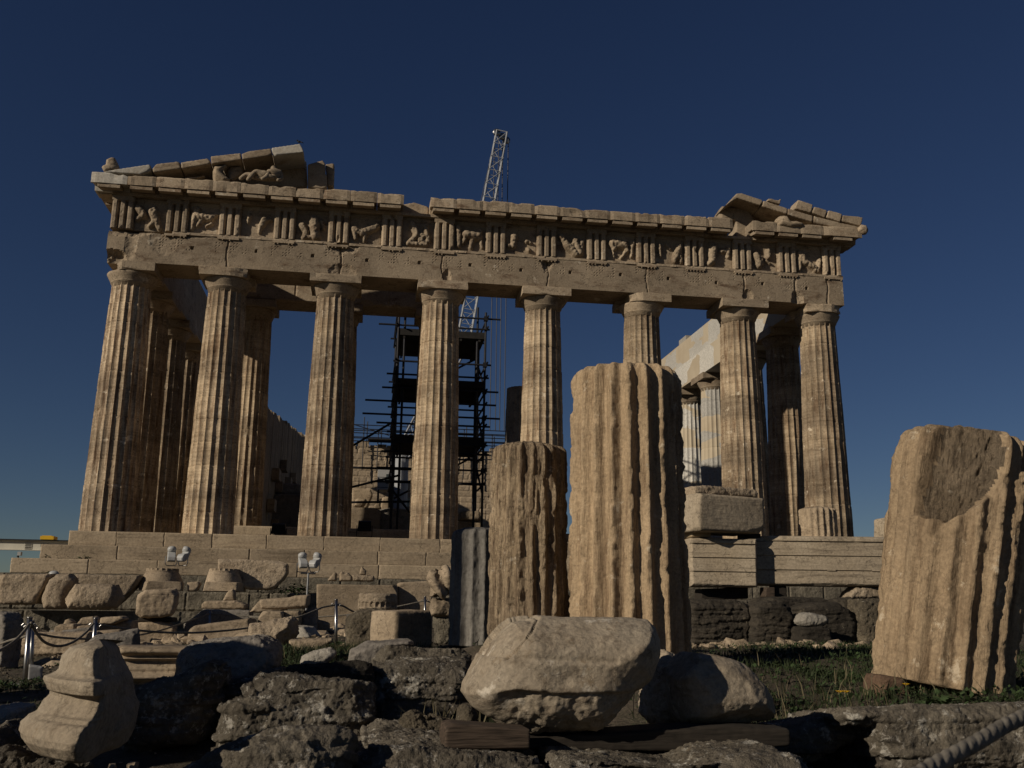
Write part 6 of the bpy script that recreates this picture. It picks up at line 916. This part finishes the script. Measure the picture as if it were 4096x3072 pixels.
for (a_,b_) in(((x0,yb,SC['decks'][1]),(x1,yb,SC['decks'][0])),((x1,ya+.2,5.6),(x1,yb-.2,8.2)),((x1,ya+.2,8.4),(x1,yb-.2,10.7)),((x1,ya+.2,3.0),(x1,yb-.2,5.3)),((x0,ya+.2,5.6),(x0,yb-.2,8.2)),((x0,ya,6.4),(x0-3.0,ya-.1,4.4)),((x0,ya+.2,3.2),(x0,yb-.2,5.2)),((x0+.2,yb,3.0),(x1-.2,yb,5.3)),((x0-3.0,ya,2.75),(x0+.3,ya,3.7)),((x0-3,ya+.3,4.05),(x0+1.6,ya+.3,4.05)),((x0-3.2,ya+.3,2.3),(x0+1.6,ya+.3,2.5)),((x0,ya+.1,3.0),(x0+1.7,ya+.1,1.0)),((x0,yb,8.4),(x0+2.2,yb,10.4))):
    MB().tube(a_,b_,.055,8).build('brace',MT['scaff'],S1)
m=MB()
for z in SC['ledgers'][::2]:
    for xx in(x0,x1): m.box(xx-.1,xx+.1,ya-.15,ya+.1,z-.1,z+.12)
m.build('coupler',MT['scaff'],S1)
kids_local(S1)
S2=empty('wall_scaffold',(1,49,11),'thin far scaffold tubes along the top of the back wall inside the temple','scaffold')
for k,x in enumerate(np.arange(-6.6,9.0,1.3)):
    MB().tube((x,48.9,9.2+.4*math.sin(k*3)),(x,48.9,13.6+.7*math.sin(k*2.3)),.05,6).build('standard',MT['scaff'],S2); MB().tube((x+.3,49.8,11.5),(x+.3,49.8,13.4+.5*math.sin(k*1.7)),.05,6).build('standard',MT['scaff'],S2)
for k,z in enumerate((11.9,12.25,12.6,12.95,13.3)):
    MB().tube((-7.2,48.8,z+.02*k),(9.2,48.8,z),.045,6).build('ledger',MT['scaff'],S2)
    if k%2: MB().tube((-7,49.9,z+.1),(9,49.9,z+.1),.045,6).build('ledger',MT['scaff'],S2)
MB().tube((-7,48.8,13.6),(-3,48.8,12.5),.045,6).build('brace',MT['scaff'],S2)
MB().box(-4.9,-2.0,48.5,50,12.05,12.14).build('deck',MT['plank'],S2)
kids_local(S2)
S3=empty('wall_scaffold',(-9.2,45,1),'dark scaffold with a small white canopy in the gap behind the second column','scaffold')
for x in(-10.6,-9.6,-8.6):
    for y in(44,46): MB().tube((x,y,.6),(x,y,11+.3*x/10),.05,6).build('standard',MT['scaff'],S3)
for z in np.arange(1.6,11.6,.85):
    MB().tube((-10.9,43.9,z),(-8.3,43.9,z),.045,6).build('ledger',MT['scaff'],S3)
MB().box(-10.3,-8.4,44.2,45.8,2.8,9.6).build('debris_sheet',MT['plank'],S3); 
MB().add([(-11.6,43.6,11.0),(-8.0,43.6,11.5),(-8.0,46.4,11.5),(-11.6,46.4,11.0),(-11.6,43.6,11.08),(-8.0,43.6,11.9),(-8.0,46.4,11.9),(-11.6,46.4,11.08)],[(0,3,2,1),(4,5,6,7),(0,1,5,4),(1,2,6,5),(2,3,7,6),(3,0,4,7)]).build('canopy',MT['whitep'],S3)
kids_local(S3)
# site cabin and crates inside
CB=[-3.926, 44.0, 7.038, -2.75, 44.0, 8.855]
k=empty('site_cabin',(CB[0],44,CB[2]),'pale grey site cabin standing high behind the scaffold','cabin')
MB().box(CB[0],CB[3]+.5,44,46,CB[2],CB[5]).build('body',MT['concrete'],k); MB().box(CB[0]-.1,CB[3]+.6,43.9,46.1,CB[5]+.003,CB[5]+.12).build('roof',MT['whitep'],k); MB().box(CB[0]+.7,CB[3]+.2,43.96,43.998,CB[2]+.5,CB[5]-.5).build('window',MT['glass'],k)
for z in(.15,.6,1.0): MB().tube((CB[0]-.05,43.7,CB[2]+z),(CB[3]+.9,43.7,CB[2]+z),.03,6).build('rail',MT['scaff'],k)
m=MB(); 
for x in(CB[0]+.1,CB[3]+.4):
    for y in(44.1,45.9): m.tube((x,y,.5),(x,y,CB[2]-.004),.08,8)
m.build('support_frame',MT['scaff'],k); kids_local(k)
CT=[-1.992, 43.0, 5.537, -0.987, 43.0, 6.288]
hm=(CT[2]+CT[5])/2
for z0,z1,lb in((CT[2],hm-.01,'pale green crate at the bottom of the pair behind the middle columns'),(hm+.01,CT[5],'pale green crate on top of the pair behind the middle columns')):
    m=MB().box(CT[0],CT[3],43,44,z0,z1-.05); m.box(CT[0]-.04,CT[3]+.04,42.96,44.04,z1-.048,z1)
    tag(m.build('crate',MT['crate'],None,loc=((CT[0]+CT[3])/2,43.5,z0)),lb,'crate')
m=MB().box(CT[0]-.6,CT[3]+.8,42.6,44.6,.5,CT[2]-.004)
tag(m.build('stone_block',MT['grey'],None,loc=((CT[0]+CT[3])/2,43.5,.5)),'dark masonry plinth under the pale green crates','block')
# ------------------------------------------------------------------ gantry beam at the left
G={'a': [-21.052, 8.0, 0.118], 'b': [-17.17, 8.0, 0.105], 'h': 0.446, 'trolley': [[-19.091, 8.0, 0.121], [-18.524, 8.0, 0.292]], 'text': [-19.11, 8.0, -0.149], 'texth': 0.139, 'textw': 0.441, 'splice': [[-19.769, 8.0, -0.296], [-19.493, 8.0, -0.011]], 'pole': [[-21.947, 14.0, -0.68], [-21.943, 14.0, -0.308], [-21.849, 14.0, -0.122]]}
a,b,h=G['a'],G['b'],G['h']; gr=empty('gantry_beam',tuple(a),'cream painted gantry crane beam lettered 12.5t beside the left corner of the temple','gantry')
zt=a[2]; m=MB(); m.box(a[0]-8,b[0]+1.5,8-.02,8+.02,zt-h+.03,zt-.03).box(a[0]-8,b[0]+1.5,7.85,8.15,zt-.03,zt).box(a[0]-8,b[0]+1.5,7.85,8.15,zt-h,zt-h+.03)
m.build('beam',MT['gantry'],gr)
m=MB().box(a[0]-8,b[0]+1.5,7.80,8.2,zt+.003,zt+.035); m.build('rail',MT['scaff'],gr)
s0,s1=G['splice']; m=MB()
for i in range(4):
    for j in range(5): m.ball((s0[0]+(s1[0]-s0[0])*(j+.5)/5,7.955,s0[2]+(s1[2]-s0[2])*(i+.5)/4),.022,6,4)
m.build('splice_bolts',MT['black'],gr); MB().box(s0[0]-.02,s1[0]+.02,7.965,7.979,s0[2]-.02,s1[2]+.02).build('splice_plate',MT['gantry'],gr)
cu=bpy.data.curves.new('lettering','FONT'); cu.body='12.5t'; cu.size=1; cu.extrude=.004; to=bpy.data.objects.new('lettering',cu); link(to)
dg=bpy.context.evaluated_depsgraph_get(); tm=bpy.data.meshes.new_from_object(to.evaluated_get(dg)); bpy.data.objects.remove(to)
tv=np.empty(len(tm.vertices)*3); tm.vertices.foreach_get('co',tv); tv=tv.reshape(-1,3); tx=G['text']; sx=G['textw']/np.ptp(tv[:,0]); sz=G['texth']/np.ptp(tv[:,1])
tv=np.stack([tx[0]+(tv[:,0]-tv[:,0].min())*sx,7.973-tv[:,2],tx[2]+(tv[:,1]-tv[:,1].min())*sz],1); tm.vertices.foreach_set('co',tv.ravel()); tm.materials.clear(); tm.materials.append(MT['black']); tm.update()
link(bpy.data.objects.new('lettering',tm),gr)
t0,t1=G['trolley']; m=MB().box(t0[0],t1[0],7.7,8.3,zt+.04,zt+.19).box(t0[0]+.06,t1[0]-.1,7.75,8.25,zt+.193,zt+.215); m.build('trolley',MT['yellow'],gr)
m=MB()
for x in(a[0]-7,b[0]+1.2): m.tube((x,7.7,-3.7),(x,8,zt-h-.003),.12,10).tube((x,8.3,-3.7),(x,8,zt-h-.003),.12,10)
m.build('leg',MT['gantry'],gr); kids_local(gr)
p0,p1,p2=G['pole']; pl=empty('camera_pole',(p0[0],14,-3.6),'thin pole with a small white box beyond the left end of the steps','pole')
MB().tube((p0[0],14,-3.6),(p1[0],14,p1[2]),.03,8).build('shaft',MT['scaff'],pl); MB().box(p1[0]-.02,p2[0]+.04,13.85,14.1,p1[2],p2[2]).build('box',MT['whitep'],pl); MB().ball((p1[0]-.02,13.98,p1[2]-.03),.06).build('lamp',MT['glass'],pl); kids_local(pl)
# ------------------------------------------------------------------ floodlights
FL=[[-10.871, -6.0, -1.44], [-10.518, -6.0, -1.434], [-6.694, -7.2, -1.356], [-6.341, -7.2, -1.349], [-6.515, -7.2, -1.922]]
def flood(loc,label,yaw_,sx=1):
    f=empty('floodlight',loc,label,'floodlight','white floodlights aimed at the temple'); f.rotation_euler.z=R(yaw_); f.scale=(.88,.88,.88)
    m=MB(); prof=[(-.17,-.10,.10),(-.19,.02,.16),(-.14,.16,.22),(0,.2,.24),(.12,.16,.30),(.17,.12,.34)]
    w=.17; P=[(-.20,-.05),(-.20,.10),(-.12,.20),(.06,.24),(.20,.36),(.26,.30),(.14,.06),(-.05,-.08)]
    n=len(P); V=[(-w*.85,y,z) for y,z in P]+[(w*.85,y,z) for y,z in P]
    m.add(V,[tuple(range(n)),tuple(range(n,2*n))[::-1]]+[(i,n+i,n+(i+1)%n,(i+1)%n) for i in range(n)])
    o=m.build('housing',MT['whitep'],f)
    bv=o.modifiers.new('b','BEVEL'); bv.width=.035; bv.segments=3
    q=MB().tube((-.0,.12,.30),(0,.20,.40),.14,14,.16).build('rim',MT['whitep'],f,True)
    MB().tube((0,.205,.405),(0,.215,.42),.13,14).build('lens',MT['glass'],f)
    MB().box(-.11,.11,-.215,-.204,-.02,.08).build('rear_panel',MT['concrete'],f)
    m=MB(); pts=[(-.2,.02,.12),(-.2,.02,-.12),(-.15,.02,-.2),(.15,.02,-.2),(.2,.02,-.12),(.2,.02,.12)]
    for p,q in zip(pts,pts[1:]): m.tube(p,q,.016,8)
    m.build('bracket',MT['steel'],f); return f
flood((FL[0][0],FL[0][1],FL[0][2]+.25),'white floodlight on the left above the upturned capital',12)
flood((FL[1][0],FL[1][1],FL[1][2]+.25),'white floodlight on the right above the upturned capital',-28)
flood((FL[2][0],FL[2][1],FL[2][2]),'left white floodlight of the pair on the steel stand',14)
flood((FL[3][0],FL[3][1],FL[3][2]),'right white floodlight of the pair on the steel stand',-28)
st=empty('floodlight_stand',(FL[4][0],FL[4][1],-2.75),'steel stand carrying the right pair of white floodlights','stand')
MB().tube((FL[4][0],-7.2,-2.75),(FL[4][0],-7.2,FL[2][2]-.22),.035,8).build('pole',MT['steel'],st); MB().tube((FL[2][0]-.05,-7.2,FL[2][2]-.215),(FL[3][0]+.05,-7.2,FL[3][2]-.215),.025,8).build('crossbar',MT['steel'],st); kids_local(st)
MB().ball((FL[0][0]-3.9,-6.5,-1.66),.12,12,8,(1.3,1,.8)); 
tag(MB().ball((-14.05,-7.0,-1.72),.13,14,9,(1.2,1,.8)).box(-14.12,-13.98,-7.05,-6.95,-1.9,-1.75).build('dome_lamp',MT['whitep'],None,True,loc=(-14.05,-7,-1.9)),'small white domed lamp above the leaning round capital','lamp')
BF=[[-8.366, 3.0, 0.554], [-4.846, 3.015, 0.756]]
for (x,y,z),lb in zip(BF,('black floodlight on the step behind the second gap of the colonnade','black floodlight before the tall parapet block inside the temple')):
    y0=y; zb={0:.004}.get(0,.0)
    f=empty('black_floodlight',(x,y,z-.25 if y<4 else z-.3),lb,'floodlight','black floodlights inside the colonnade')
    m=MB().add([(-.3,-.1,.0),(.3,-.1,.0),(.3,.15,.05),(-.3,.15,.05),(-.26,-.16,.4),(.26,-.16,.4),(.26,.1,.46),(-.26,.1,.46)],[(0,3,2,1),(4,5,6,7),(0,1,5,4),(1,2,6,5),(2,3,7,6),(3,0,4,7)])
    for q in range(5): m.box(-.24,.24,-.175,-.10,.05+.07*q,.075+.07*q)
    m.build('housing',MT['black'],f); m=MB()
    for s in(-.32,.32): m.box(s-.015,s+.015,-.03,.03,-.2,.25)
    m.box(-.335,.335,-.035,.035,-.23,-.2).tube((0,0,-.8),(0,0,-.2),.03,8); m.build('bracket',MT['black'],f)
# ------------------------------------------------------------------ posts and ropes
PO=[[[-8.4, -27.085, -2.705], [-8.36, -27.085, -3.396]], [[-9.101, -24.685, -2.782], [-9.027, -24.685, -3.338]], [[-8.24, -24.985, -2.737], [-8.232, -24.985, -3.056]], [[-8.315, -14.585, -2.675], [-8.259, -14.585, -3.374]], [[-5.269, -21.585, -2.436], [-5.225, -21.585, -3.103]], [[-3.397, -15.585, -2.31], [-3.382, -15.585, -2.852]]]
PL=['front rope post standing in the white concrete footing','rope post just behind the front one','second rope post above the grey topped wedge block','slim rope post before the low broken block','tall rope post in the grass beside the conglomerate boulder','last rope post before the plainer upright slab']
for (tp,bt),lb in zip(PO,PL):
    gz=bt[2]-.06; p=empty('rope_post',(bt[0],bt[1],gz),lb,'post','steel posts of the rope barrier')
    MB().tube((0,0,-.2),(tp[0]-bt[0],0,tp[2]-gz),.027,16).build('shaft',MT['steel'],p,True)
    MB().tube((tp[0]-bt[0],0,tp[2]-gz),(tp[0]-bt[0],0,tp[2]-gz+.012),.031,16).build('cap',MT['steel'],p,True)
    x=tp[0]-bt[0]; m=MB(); zc=tp[2]-gz-.075
    for s in(-1,1):
        pr=[(x+s*.03,0,zc),(x+s*.055,0,zc+.02),(x+s*.075,0,zc),(x+s*.055,0,zc-.02),(x+s*.03,0,zc)]
        for a_,b_ in zip(pr,pr[1:]): m.tube(a_,b_,.006,6)
    m.build('ring',MT['steel'],p)
def twisted(name,pts,r,label,strands=3,pitch=None,nr=14,seg=None,cat='rope',group=None):
    P=np.array(pts,float); n=len(P)
    # catmull-rom
    Q=np.vstack([2*P[0]-P[1],P,2*P[-1]-P[-2]]); out=[]
    L_=np.linalg.norm(np.diff(P,axis=0),axis=1).sum(); seg=seg or max(24,int(L_/(r*1.1))); seg=min(seg,700)
    ts=np.linspace(0,n-1-1e-6,seg)
    for t in ts:
        i=int(t); f=t-i; a,b,c,d=Q[i:i+4]; out.append(.5*((2*b)+(-a+c)*f+(2*a-5*b+4*c-d)*f*f+(-a+3*b-3*c+d)*f**3))
    out=np.array(out); T_=np.gradient(out,axis=0); T_/=np.linalg.norm(T_,axis=1)[:,None]
    U=np.cross(T_,(0,0,1.)); U/=np.linalg.norm(U,axis=1)[:,None]; Vv=np.cross(U,T_); s=np.r_[0,np.cumsum(np.linalg.norm(np.diff(out,axis=0),axis=1))]
    pitch=pitch or r*7.5; ang=np.arange(nr)/nr*2*math.pi
    A=ang[None,:]; ph=s[:,None]/pitch*2*math.pi; rad=r*(.87+.15*np.abs(np.cos((A-ph)*strands/2)))
    V=(out[:,None,:]+rad[...,None]*(np.cos(A)[...,None]*U[:,None,:]+np.sin(A)[...,None]*Vv[:,None,:])).reshape(-1,3)
    F=grid_faces(nr,len(out),True)+[tuple(range(nr))[::-1],tuple(range(nr*(len(out)-1),nr*len(out)))]
    c=V.mean(0); return tag(mesh(name,V-c,F,MT['rope'],None,True,tuple(c)),label,cat,group)
for lb,r,pts in [('thick rope sagging between the front post and the second post', 0.016, [[-8.351, -27.185, -2.753], [-8.387, -26.885, -2.847], [-8.379, -26.585, -2.963], [-8.381, -26.185, -3.026], [-8.354, -25.885, -3.038], [-8.312, -25.585, -2.997], [-8.269, -25.285, -2.901], [-8.238, -25.085, -2.794]]), ('thick rope running from the front post out past the left edge', 0.016, [[-8.372, -27.185, -2.768], [-8.322, -27.485, -2.838], [-8.311, -27.785, -2.928], [-8.298, -28.185, -2.995], [-8.289, -28.585, -3.034]]), ('twisted rope from the second post to the tall post in the middle', 0.016, [[-8.212, -24.985, -2.799], [-8.142, -24.785, -2.829], [-7.987, -24.485, -2.87], [-7.679, -23.985, -2.921], [-7.341, -23.485, -2.944], [-6.973, -22.985, -2.931], [-6.556, -22.485, -2.882], [-5.883, -22.285, -2.727], [-5.619, -21.985, -2.628], [-5.485, -21.785, -2.564], [-5.288, -21.635, -2.521]]), ('rope from the tall post dropping behind the conglomerate boulder', 0.016, [[-5.237, -21.585, -2.517], [-5.141, -21.385, -2.542], [-5.007, -21.085, -2.616], [-4.849, -20.585, -2.676], [-4.602, -20.085, -2.697]]), ('thin back rope between the post behind the front one and the stones', 0.016, [[-10.092, -23.085, -3.184], [-9.737, -23.585, -3.077], [-9.344, -24.185, -2.996], [-9.113, -24.585, -2.943], [-9.066, -24.385, -2.956], [-9.049, -23.585, -3.021], [-8.93, -22.385, -3.079], [-8.948, -20.085, -3.127], [-8.898, -19.085, -3.113], [-8.798, -17.585, -3.057], [-8.626, -15.785, -2.926], [-8.312, -14.585, -2.745]]), ('thin back rope from the third post towards the last post', 0.016, [[-8.311, -14.585, -2.751], [-7.86, -14.585, -2.782], [-6.815, -14.785, -2.824], [-7.339, -15.185, -2.814], [-6.304, -15.585, -2.815], [-5.401, -15.685, -2.756], [-4.798, -15.685, -2.679], [-4.013, -15.685, -2.532], [-3.417, -15.585, -2.402]]), ('short rope running right from the last post behind the statue fragment', 0.016, [[-3.379, -15.585, -2.396], [-3.246, -15.385, -2.429], [-2.957, -15.085, -2.466]])]: twisted('barrier_rope',pts,r,lb,group='ropes of the barrier')
BRp=[[-4.094, -37.235, -2.753], [-4.003, -37.165, -2.743], [-3.888, -37.085, -2.726], [-3.777, -37.005, -2.708], [-3.659, -36.925, -2.689]]
twisted('barrier_rope',[ (BRp[0][0]-.35,BRp[0][1]-.25,BRp[0][2]-.02)]+BRp+[(BRp[-1][0]+.5,BRp[-1][1]+.35,BRp[-1][2]+.1)],.0125,'thick twisted rope crossing the bottom right corner close to the camera',nr=36,seg=300,group='ropes of the barrier')
# ------------------------------------------------------------------ vegetation
def blades(name,patches,mat,seed,kind='stuff'):
    r=np.random.default_rng(seed); V=[];F=[]
    for (x,y,rx,ry,n,h) in patches:
        px=x+rx*r.normal(0,.5,n); py=y+ry*r.normal(0,.5,n); pz=ground_z(px,py)
        for i in range(n):
            hh=h*r.uniform(.4,1.25); a=r.uniform(0,6.28); w=r.uniform(.002,.0045)*(1+h*2); ln=r.uniform(.1,.7)*hh; dx,dy=math.cos(a),math.sin(a); b=r.uniform(0,6.28); wx,wy=math.cos(b)*w,math.sin(b)*w
            o=len(V); x_,y_,z_=px[i],py[i],pz[i]-.02
            V+=[(x_-wx,y_-wy,z_),(x_+wx,y_+wy,z_),(x_+dx*ln*.35+wx*.8,y_+dy*ln*.35+wy*.8,z_+hh*.6),(x_+dx*ln*.35-wx*.8,y_+dy*ln*.35-wy*.8,z_+hh*.6),(x_+dx*ln,y_+dy*ln,z_+hh)]
            F+=[(o,o+1,o+2,o+3),(o+3,o+2,o+4)]
    return tag(mesh(name,V,F,mat),kind=kind)
GR=[(1.0,-28.5,2.6,2.0,2600,.13),(-.4,-30.3,1.3,.8,900,.14),(2.2,-26.5,2.5,1.8,1600,.12),(-1.8,-31.6,.9,.6,700,.13),(-.5,-32.0,1.2,.4,700,.1),(1.5,-31.0,1.6,1.0,900,.12),(2.5,-24.2,2.2,.6,700,.14),
 (-5.3,-26.4,1.0,1.2,1700,.16),(-5.0,-29.3,.7,.9,800,.14),(-6.3,-26.2,1.0,.8,500,.1),(-5.6,-22.5,1.5,1.5,900,.1),(-7.6,-31.0,.6,.7,900,.16),(-7.2,-30.3,.5,.5,500,.14),(-8.1,-28.2,.8,.6,400,.1),(-9.5,-21,2.2,.7,700,.08),(-7.8,-20.5,1.5,.8,500,.09),(-3.9,-29.4,.5,.5,500,.14),(-3.6,-30.6,.6,.5,500,.14),(-4.2,-31.6,.5,.4,600,.16),(-3.4,-33.0,.6,.4,300,.1),(-2.2,-34.2,.9,.5,900,.13),(-1.2,-34.6,.9,.5,700,.12),(-5.7,-33.0,.4,.3,200,.12),(-2.9,-27.6,.5,.4,250,.12),(-6.9,-24.4,.9,.6,400,.08)]
GR2=[(x,y,rx,ry,int(n*2.1),h*.8) for x,y,rx,ry,n,h in GR]
blades('grass',GR2,MT['green'],5)
def cover(name,patches,mat,seed):
    r=np.random.default_rng(seed); V=[];F=[]
    for (x,y,rx,ry,n,sz) in patches:
        px=x+rx*r.normal(0,.5,n); py=y+ry*r.normal(0,.5,n); pz=ground_z(px,py)
        for i in range(n):
            c_=np.array([px[i],py[i],pz[i]+r.uniform(.0,.05)]); 
            for k in range(3):
                a=r.uniform(0,6.28); L_=sz*r.uniform(.5,1.3); d=np.array([math.cos(a),math.sin(a),r.uniform(.1,.9)]); w_=np.array([-math.sin(a),math.cos(a),0])*L_*.32; o=len(V)
                V+=[tuple(c_),tuple(c_+d*L_*.5+w_),tuple(c_+d*L_),tuple(c_+d*L_*.5-w_)]; F.append((o,o+1,o+2,o+3))
    return tag(mesh(name,V,F,mat),kind='stuff')
cover('ground_cover',[(x,y,rx,ry,int(n*.45),.045) for x,y,rx,ry,n,h in GR],MT['leaf'],15)
blades('dry_grass',[(1.2,-28.8,2.4,1.8,220,.17),(-.5,-31,1.6,.8,130,.16),(-1.8,-31.6,.8,.5,160,.22),(-5.2,-26.6,.9,1.0,120,.2),(-4.3,-31.5,.5,.4,120,.3),(-7.4,-30.8,.6,.6,90,.2),(-2.0,-34.0,1.0,.5,120,.16),(2.4,-25,2,1,90,.16)],MT['straw'],6)
def chips(name,patches,mat,seed):
    r=np.random.default_rng(seed); V=[];F=[]
    ph=(1+5**.5)/2; ico=np.array([(-1,ph,0),(1,ph,0),(-1,-ph,0),(1,-ph,0),(0,-1,ph),(0,1,ph),(0,-1,-ph),(0,1,-ph),(ph,0,-1),(ph,0,1),(-ph,0,-1),(-ph,0,1)])/1.9
    fi=[(0,11,5),(0,5,1),(0,1,7),(0,7,10),(0,10,11),(1,5,9),(5,11,4),(11,10,2),(10,7,6),(7,1,8),(3,9,4),(3,4,2),(3,2,6),(3,6,8),(3,8,9),(4,9,5),(2,4,11),(6,2,10),(8,6,7),(9,8,1)]
    for (x,y,rx,ry,n,s0,s1) in patches:
        px=x+rx*r.normal(0,.5,n); py=y+ry*r.normal(0,.5,n); pz=ground_z(px,py)
        for i in range(n):
            s_=s0*(s1/s0)**(r.uniform()**2.5); q=ico*r.uniform(.6,1.25,(12,1))*np.array([r.uniform(.7,1.5),r.uniform(.7,1.3),r.uniform(.35,.8)])*s_; a=r.uniform(0,6.28); t=r.normal(0,.25)
            c_,d_=math.cos(a),math.sin(a); q=np.stack([q[:,0]*c_-q[:,1]*d_,q[:,0]*d_+q[:,1]*c_,q[:,2]+t*q[:,0]],1); o=len(V); V+=[tuple(v) for v in q+np.array([px[i],py[i],pz[i]+s_*.15])]; F+=[tuple(o+k for k in f) for f in fi]
    return tag(mesh(name,V,F,mat),kind='stuff')
chips('stone_chips',[(-9.5,-19.5,4,2.5,420,.03,.16),(-7,-17,3,2,260,.04,.22),(-10,-15,5,3,300,.04,.25),(-6.2,-22,2.5,2,160,.03,.14),(-10.5,-11.5,6,2,260,.04,.22),(-5,-29.8,1.5,1.2,160,.015,.07),(-6.0,-32.8,1.2,1.2,160,.01,.06),(-3.5,-33.6,2,.7,200,.01,.06),(1.5,-23.6,2.6,.9,160,.03,.16),(-1.2,-33.0,1.6,.5,160,.01,.05)],MT['tan'],21)
chips('gravel',[(-9.2,-26,2.2,2.6,1700,.008,.04),(-11,-22,3,2,700,.012,.05),(-8.6,-29.5,1.2,1.5,500,.008,.03)],MT['conglomerate'],22)
def leaves(m,c,n,L0,rs_,upf=.5,w=.3,lobes=True):
    for k in range(n):
        a=rs_.uniform(0,6.28); L_=L0*rs_.uniform(.6,1.2); el=rs_.uniform(.1,1)*upf; d=np.array([math.cos(a)*math.cos(el),math.sin(a)*math.cos(el),math.sin(el)]); s=np.array([-math.sin(a),math.cos(a),0]); 
        V=[];N_=9
        for i in range(N_):
            t=i/(N_-1); wd=L_*w*(math.sin(math.pi*min(1,t*.92+.06))**.8)*(1 if not lobes else (.65+.5*(i%2))); p=np.array(c)+d*L_*t+np.array([0,0,-.45*L_*t*t]); V+=[p-s*wd/2+np.array([0,0,.15*wd]),p,p+s*wd/2+np.array([0,0,.15*wd])]
        m.add(V,[(3*i+j,3*i+j+1,3*i+j+4,3*i+j+3) for i in range(N_-1) for j in range(2)])
rs_=np.random.default_rng(12)
LEAFY=[[-2.02, -32.385, -3.12], [-1.904, -32.335, -3.125], [-1.237, -32.235, -3.088], [-1.053, -32.185, -3.068], [-0.94, -32.235, -3.08], [-0.755, -32.285, -3.075]]
LBL=['broad leaved green weed in the grass right of the smooth boulder','smaller leafy weed at the right foot of the broad leaved one','leafy weed under the left foot of the leaning drum','leafy weed beneath the middle of the leaning drum','dark leafy weed at the leaning drum, right of the middle','bushy dark weed at the right foot of the leaning drum']
for p,lb,sz,n in zip(LEAFY,LBL,(.33,.19,.16,.18,.16,.2),(16,12,16,24,20,30)):
    z=float(ground_z(p[0],p[1])); m=MB(); leaves(m,(0,0,.01),n,sz,rs_,1.0); w=empty('leafy_weed',(p[0],p[1],z),lb,'plant','leafy weeds growing among the stones'); m.build('leaves',MT['leaf'],w,True); MB().tube((0,0,-.03),(.01,0,sz*.35),.006,6,.003).build('stem',MT['leaf'],w)
FLW=[[-1.817, -32.485, -3.028], [-1.722, -32.385, -3.036], [-1.069, -31.985, -3.019]]
for p,lb in zip(FLW,('brightest yellow wild flower in the grass left of the leaning drum','second yellow flower close by the brightest one','small yellow flower at the foot of the leaning drum')):
    z=float(ground_z(p[0],p[1])); f=empty('wild_flower',(p[0],p[1],z),lb,'flower','yellow wild flowers'); hh=max(.08,p[2]-z); MB().tube((0,0,-.02),(.01,0,hh),.003,5).build('stem',MT['leaf'],f); m=MB()
    for k in range(8):
        a=k*.785; m.add([(.01,0,hh),(.01+.016*math.cos(a-.3),.016*math.sin(a-.3),hh+.012),(.01+.028*math.cos(a),.028*math.sin(a),hh+.014),(.01+.016*math.cos(a+.3),.016*math.sin(a+.3),hh+.012)],[(0,1,2,3)])
    m.build('petals',MT['petal'],f)
def bush(loc,r_,n,lb):
    m=MB(); 
    for k in range(n):
        d=rs_.normal(0,1,3); d/=np.linalg.norm(d); q=d*r_*np.array([1,.6,.55])*rs_.uniform(.4,1)**.5; q[2]=abs(q[2]); leaves(m,tuple(q),2,r_*.35,rs_,1.0,.4,False)
    w=empty('bush',loc,lb,'plant','small green plants on the steps and walls'); m.build('foliage',MT['leaf'],w)
    s=MB(); 
    for k in range(4): s.tube((0,0,-.02),tuple(rs_.normal(0,.4,3)*r_*np.array([1,.5,0])+np.array([0,0,r_*.4])),.008,5,.003)
    s.build('stem',MT['straw'],w)
for u in ((-15.75,-1.6,-1.069,.34,46,'largest bush on the steps at the left corner of the temple'),(-14.7,-1.65,-1.069,.3,40,'rounded bush on the second step, right of the largest one'),(-13.1,-1.6,-1.069,.16,20,'tuft on the second step near the small domed lamp'),(-12.4,-1.6,-1.069,.2,24,'low tuft on the second step left of the floodlights'),(-11.5,-1.6,-1.069,.24,30,'wide low tuft on the second step behind the floodlights'),(-15.6,-2.5,-1.588,.2,22,'small bush at the foot of the third step near its left end'),(-13.0,-2.6,-1.588,.14,14,'little tuft at the foot of the third step'),
    (-6.9,-7.0,-2.2,.5,70,'dark spreading bush behind the moulded slab under the floodlight stand'),(-7.6,-6.8,-2.2,.4,50,'dark bush left of the floodlight stand'),(-13.6,-.95,-.552,.1,10,'tiny tuft on the first step below the corner column'),(-12.2,-.95,-.552,.1,10,'tiny tuft on the first step right of the corner column'),
    (-6.98,-20.2,-3.3,.28,50,'green bush beside the stepped moulded block'),(-3.75,-26.2,-3.05,.2,36,'weed between the squared block and the grey drum'),(-3.45,-28.9,-2.98,.17,30,'weed at the foot of the eroded drum'),(-2.95,-29.25,-2.98,.14,24,'weed sprouting before the gap between the drums'),(1.9,-22.6,-2.6,.22,30,'weed in front of the joint of the banded blocks'),(.75,-22.4,-2.5,.18,24,'weed under the shaded banded block')):
    bush(u[:3],u[3],u[4],u[5])
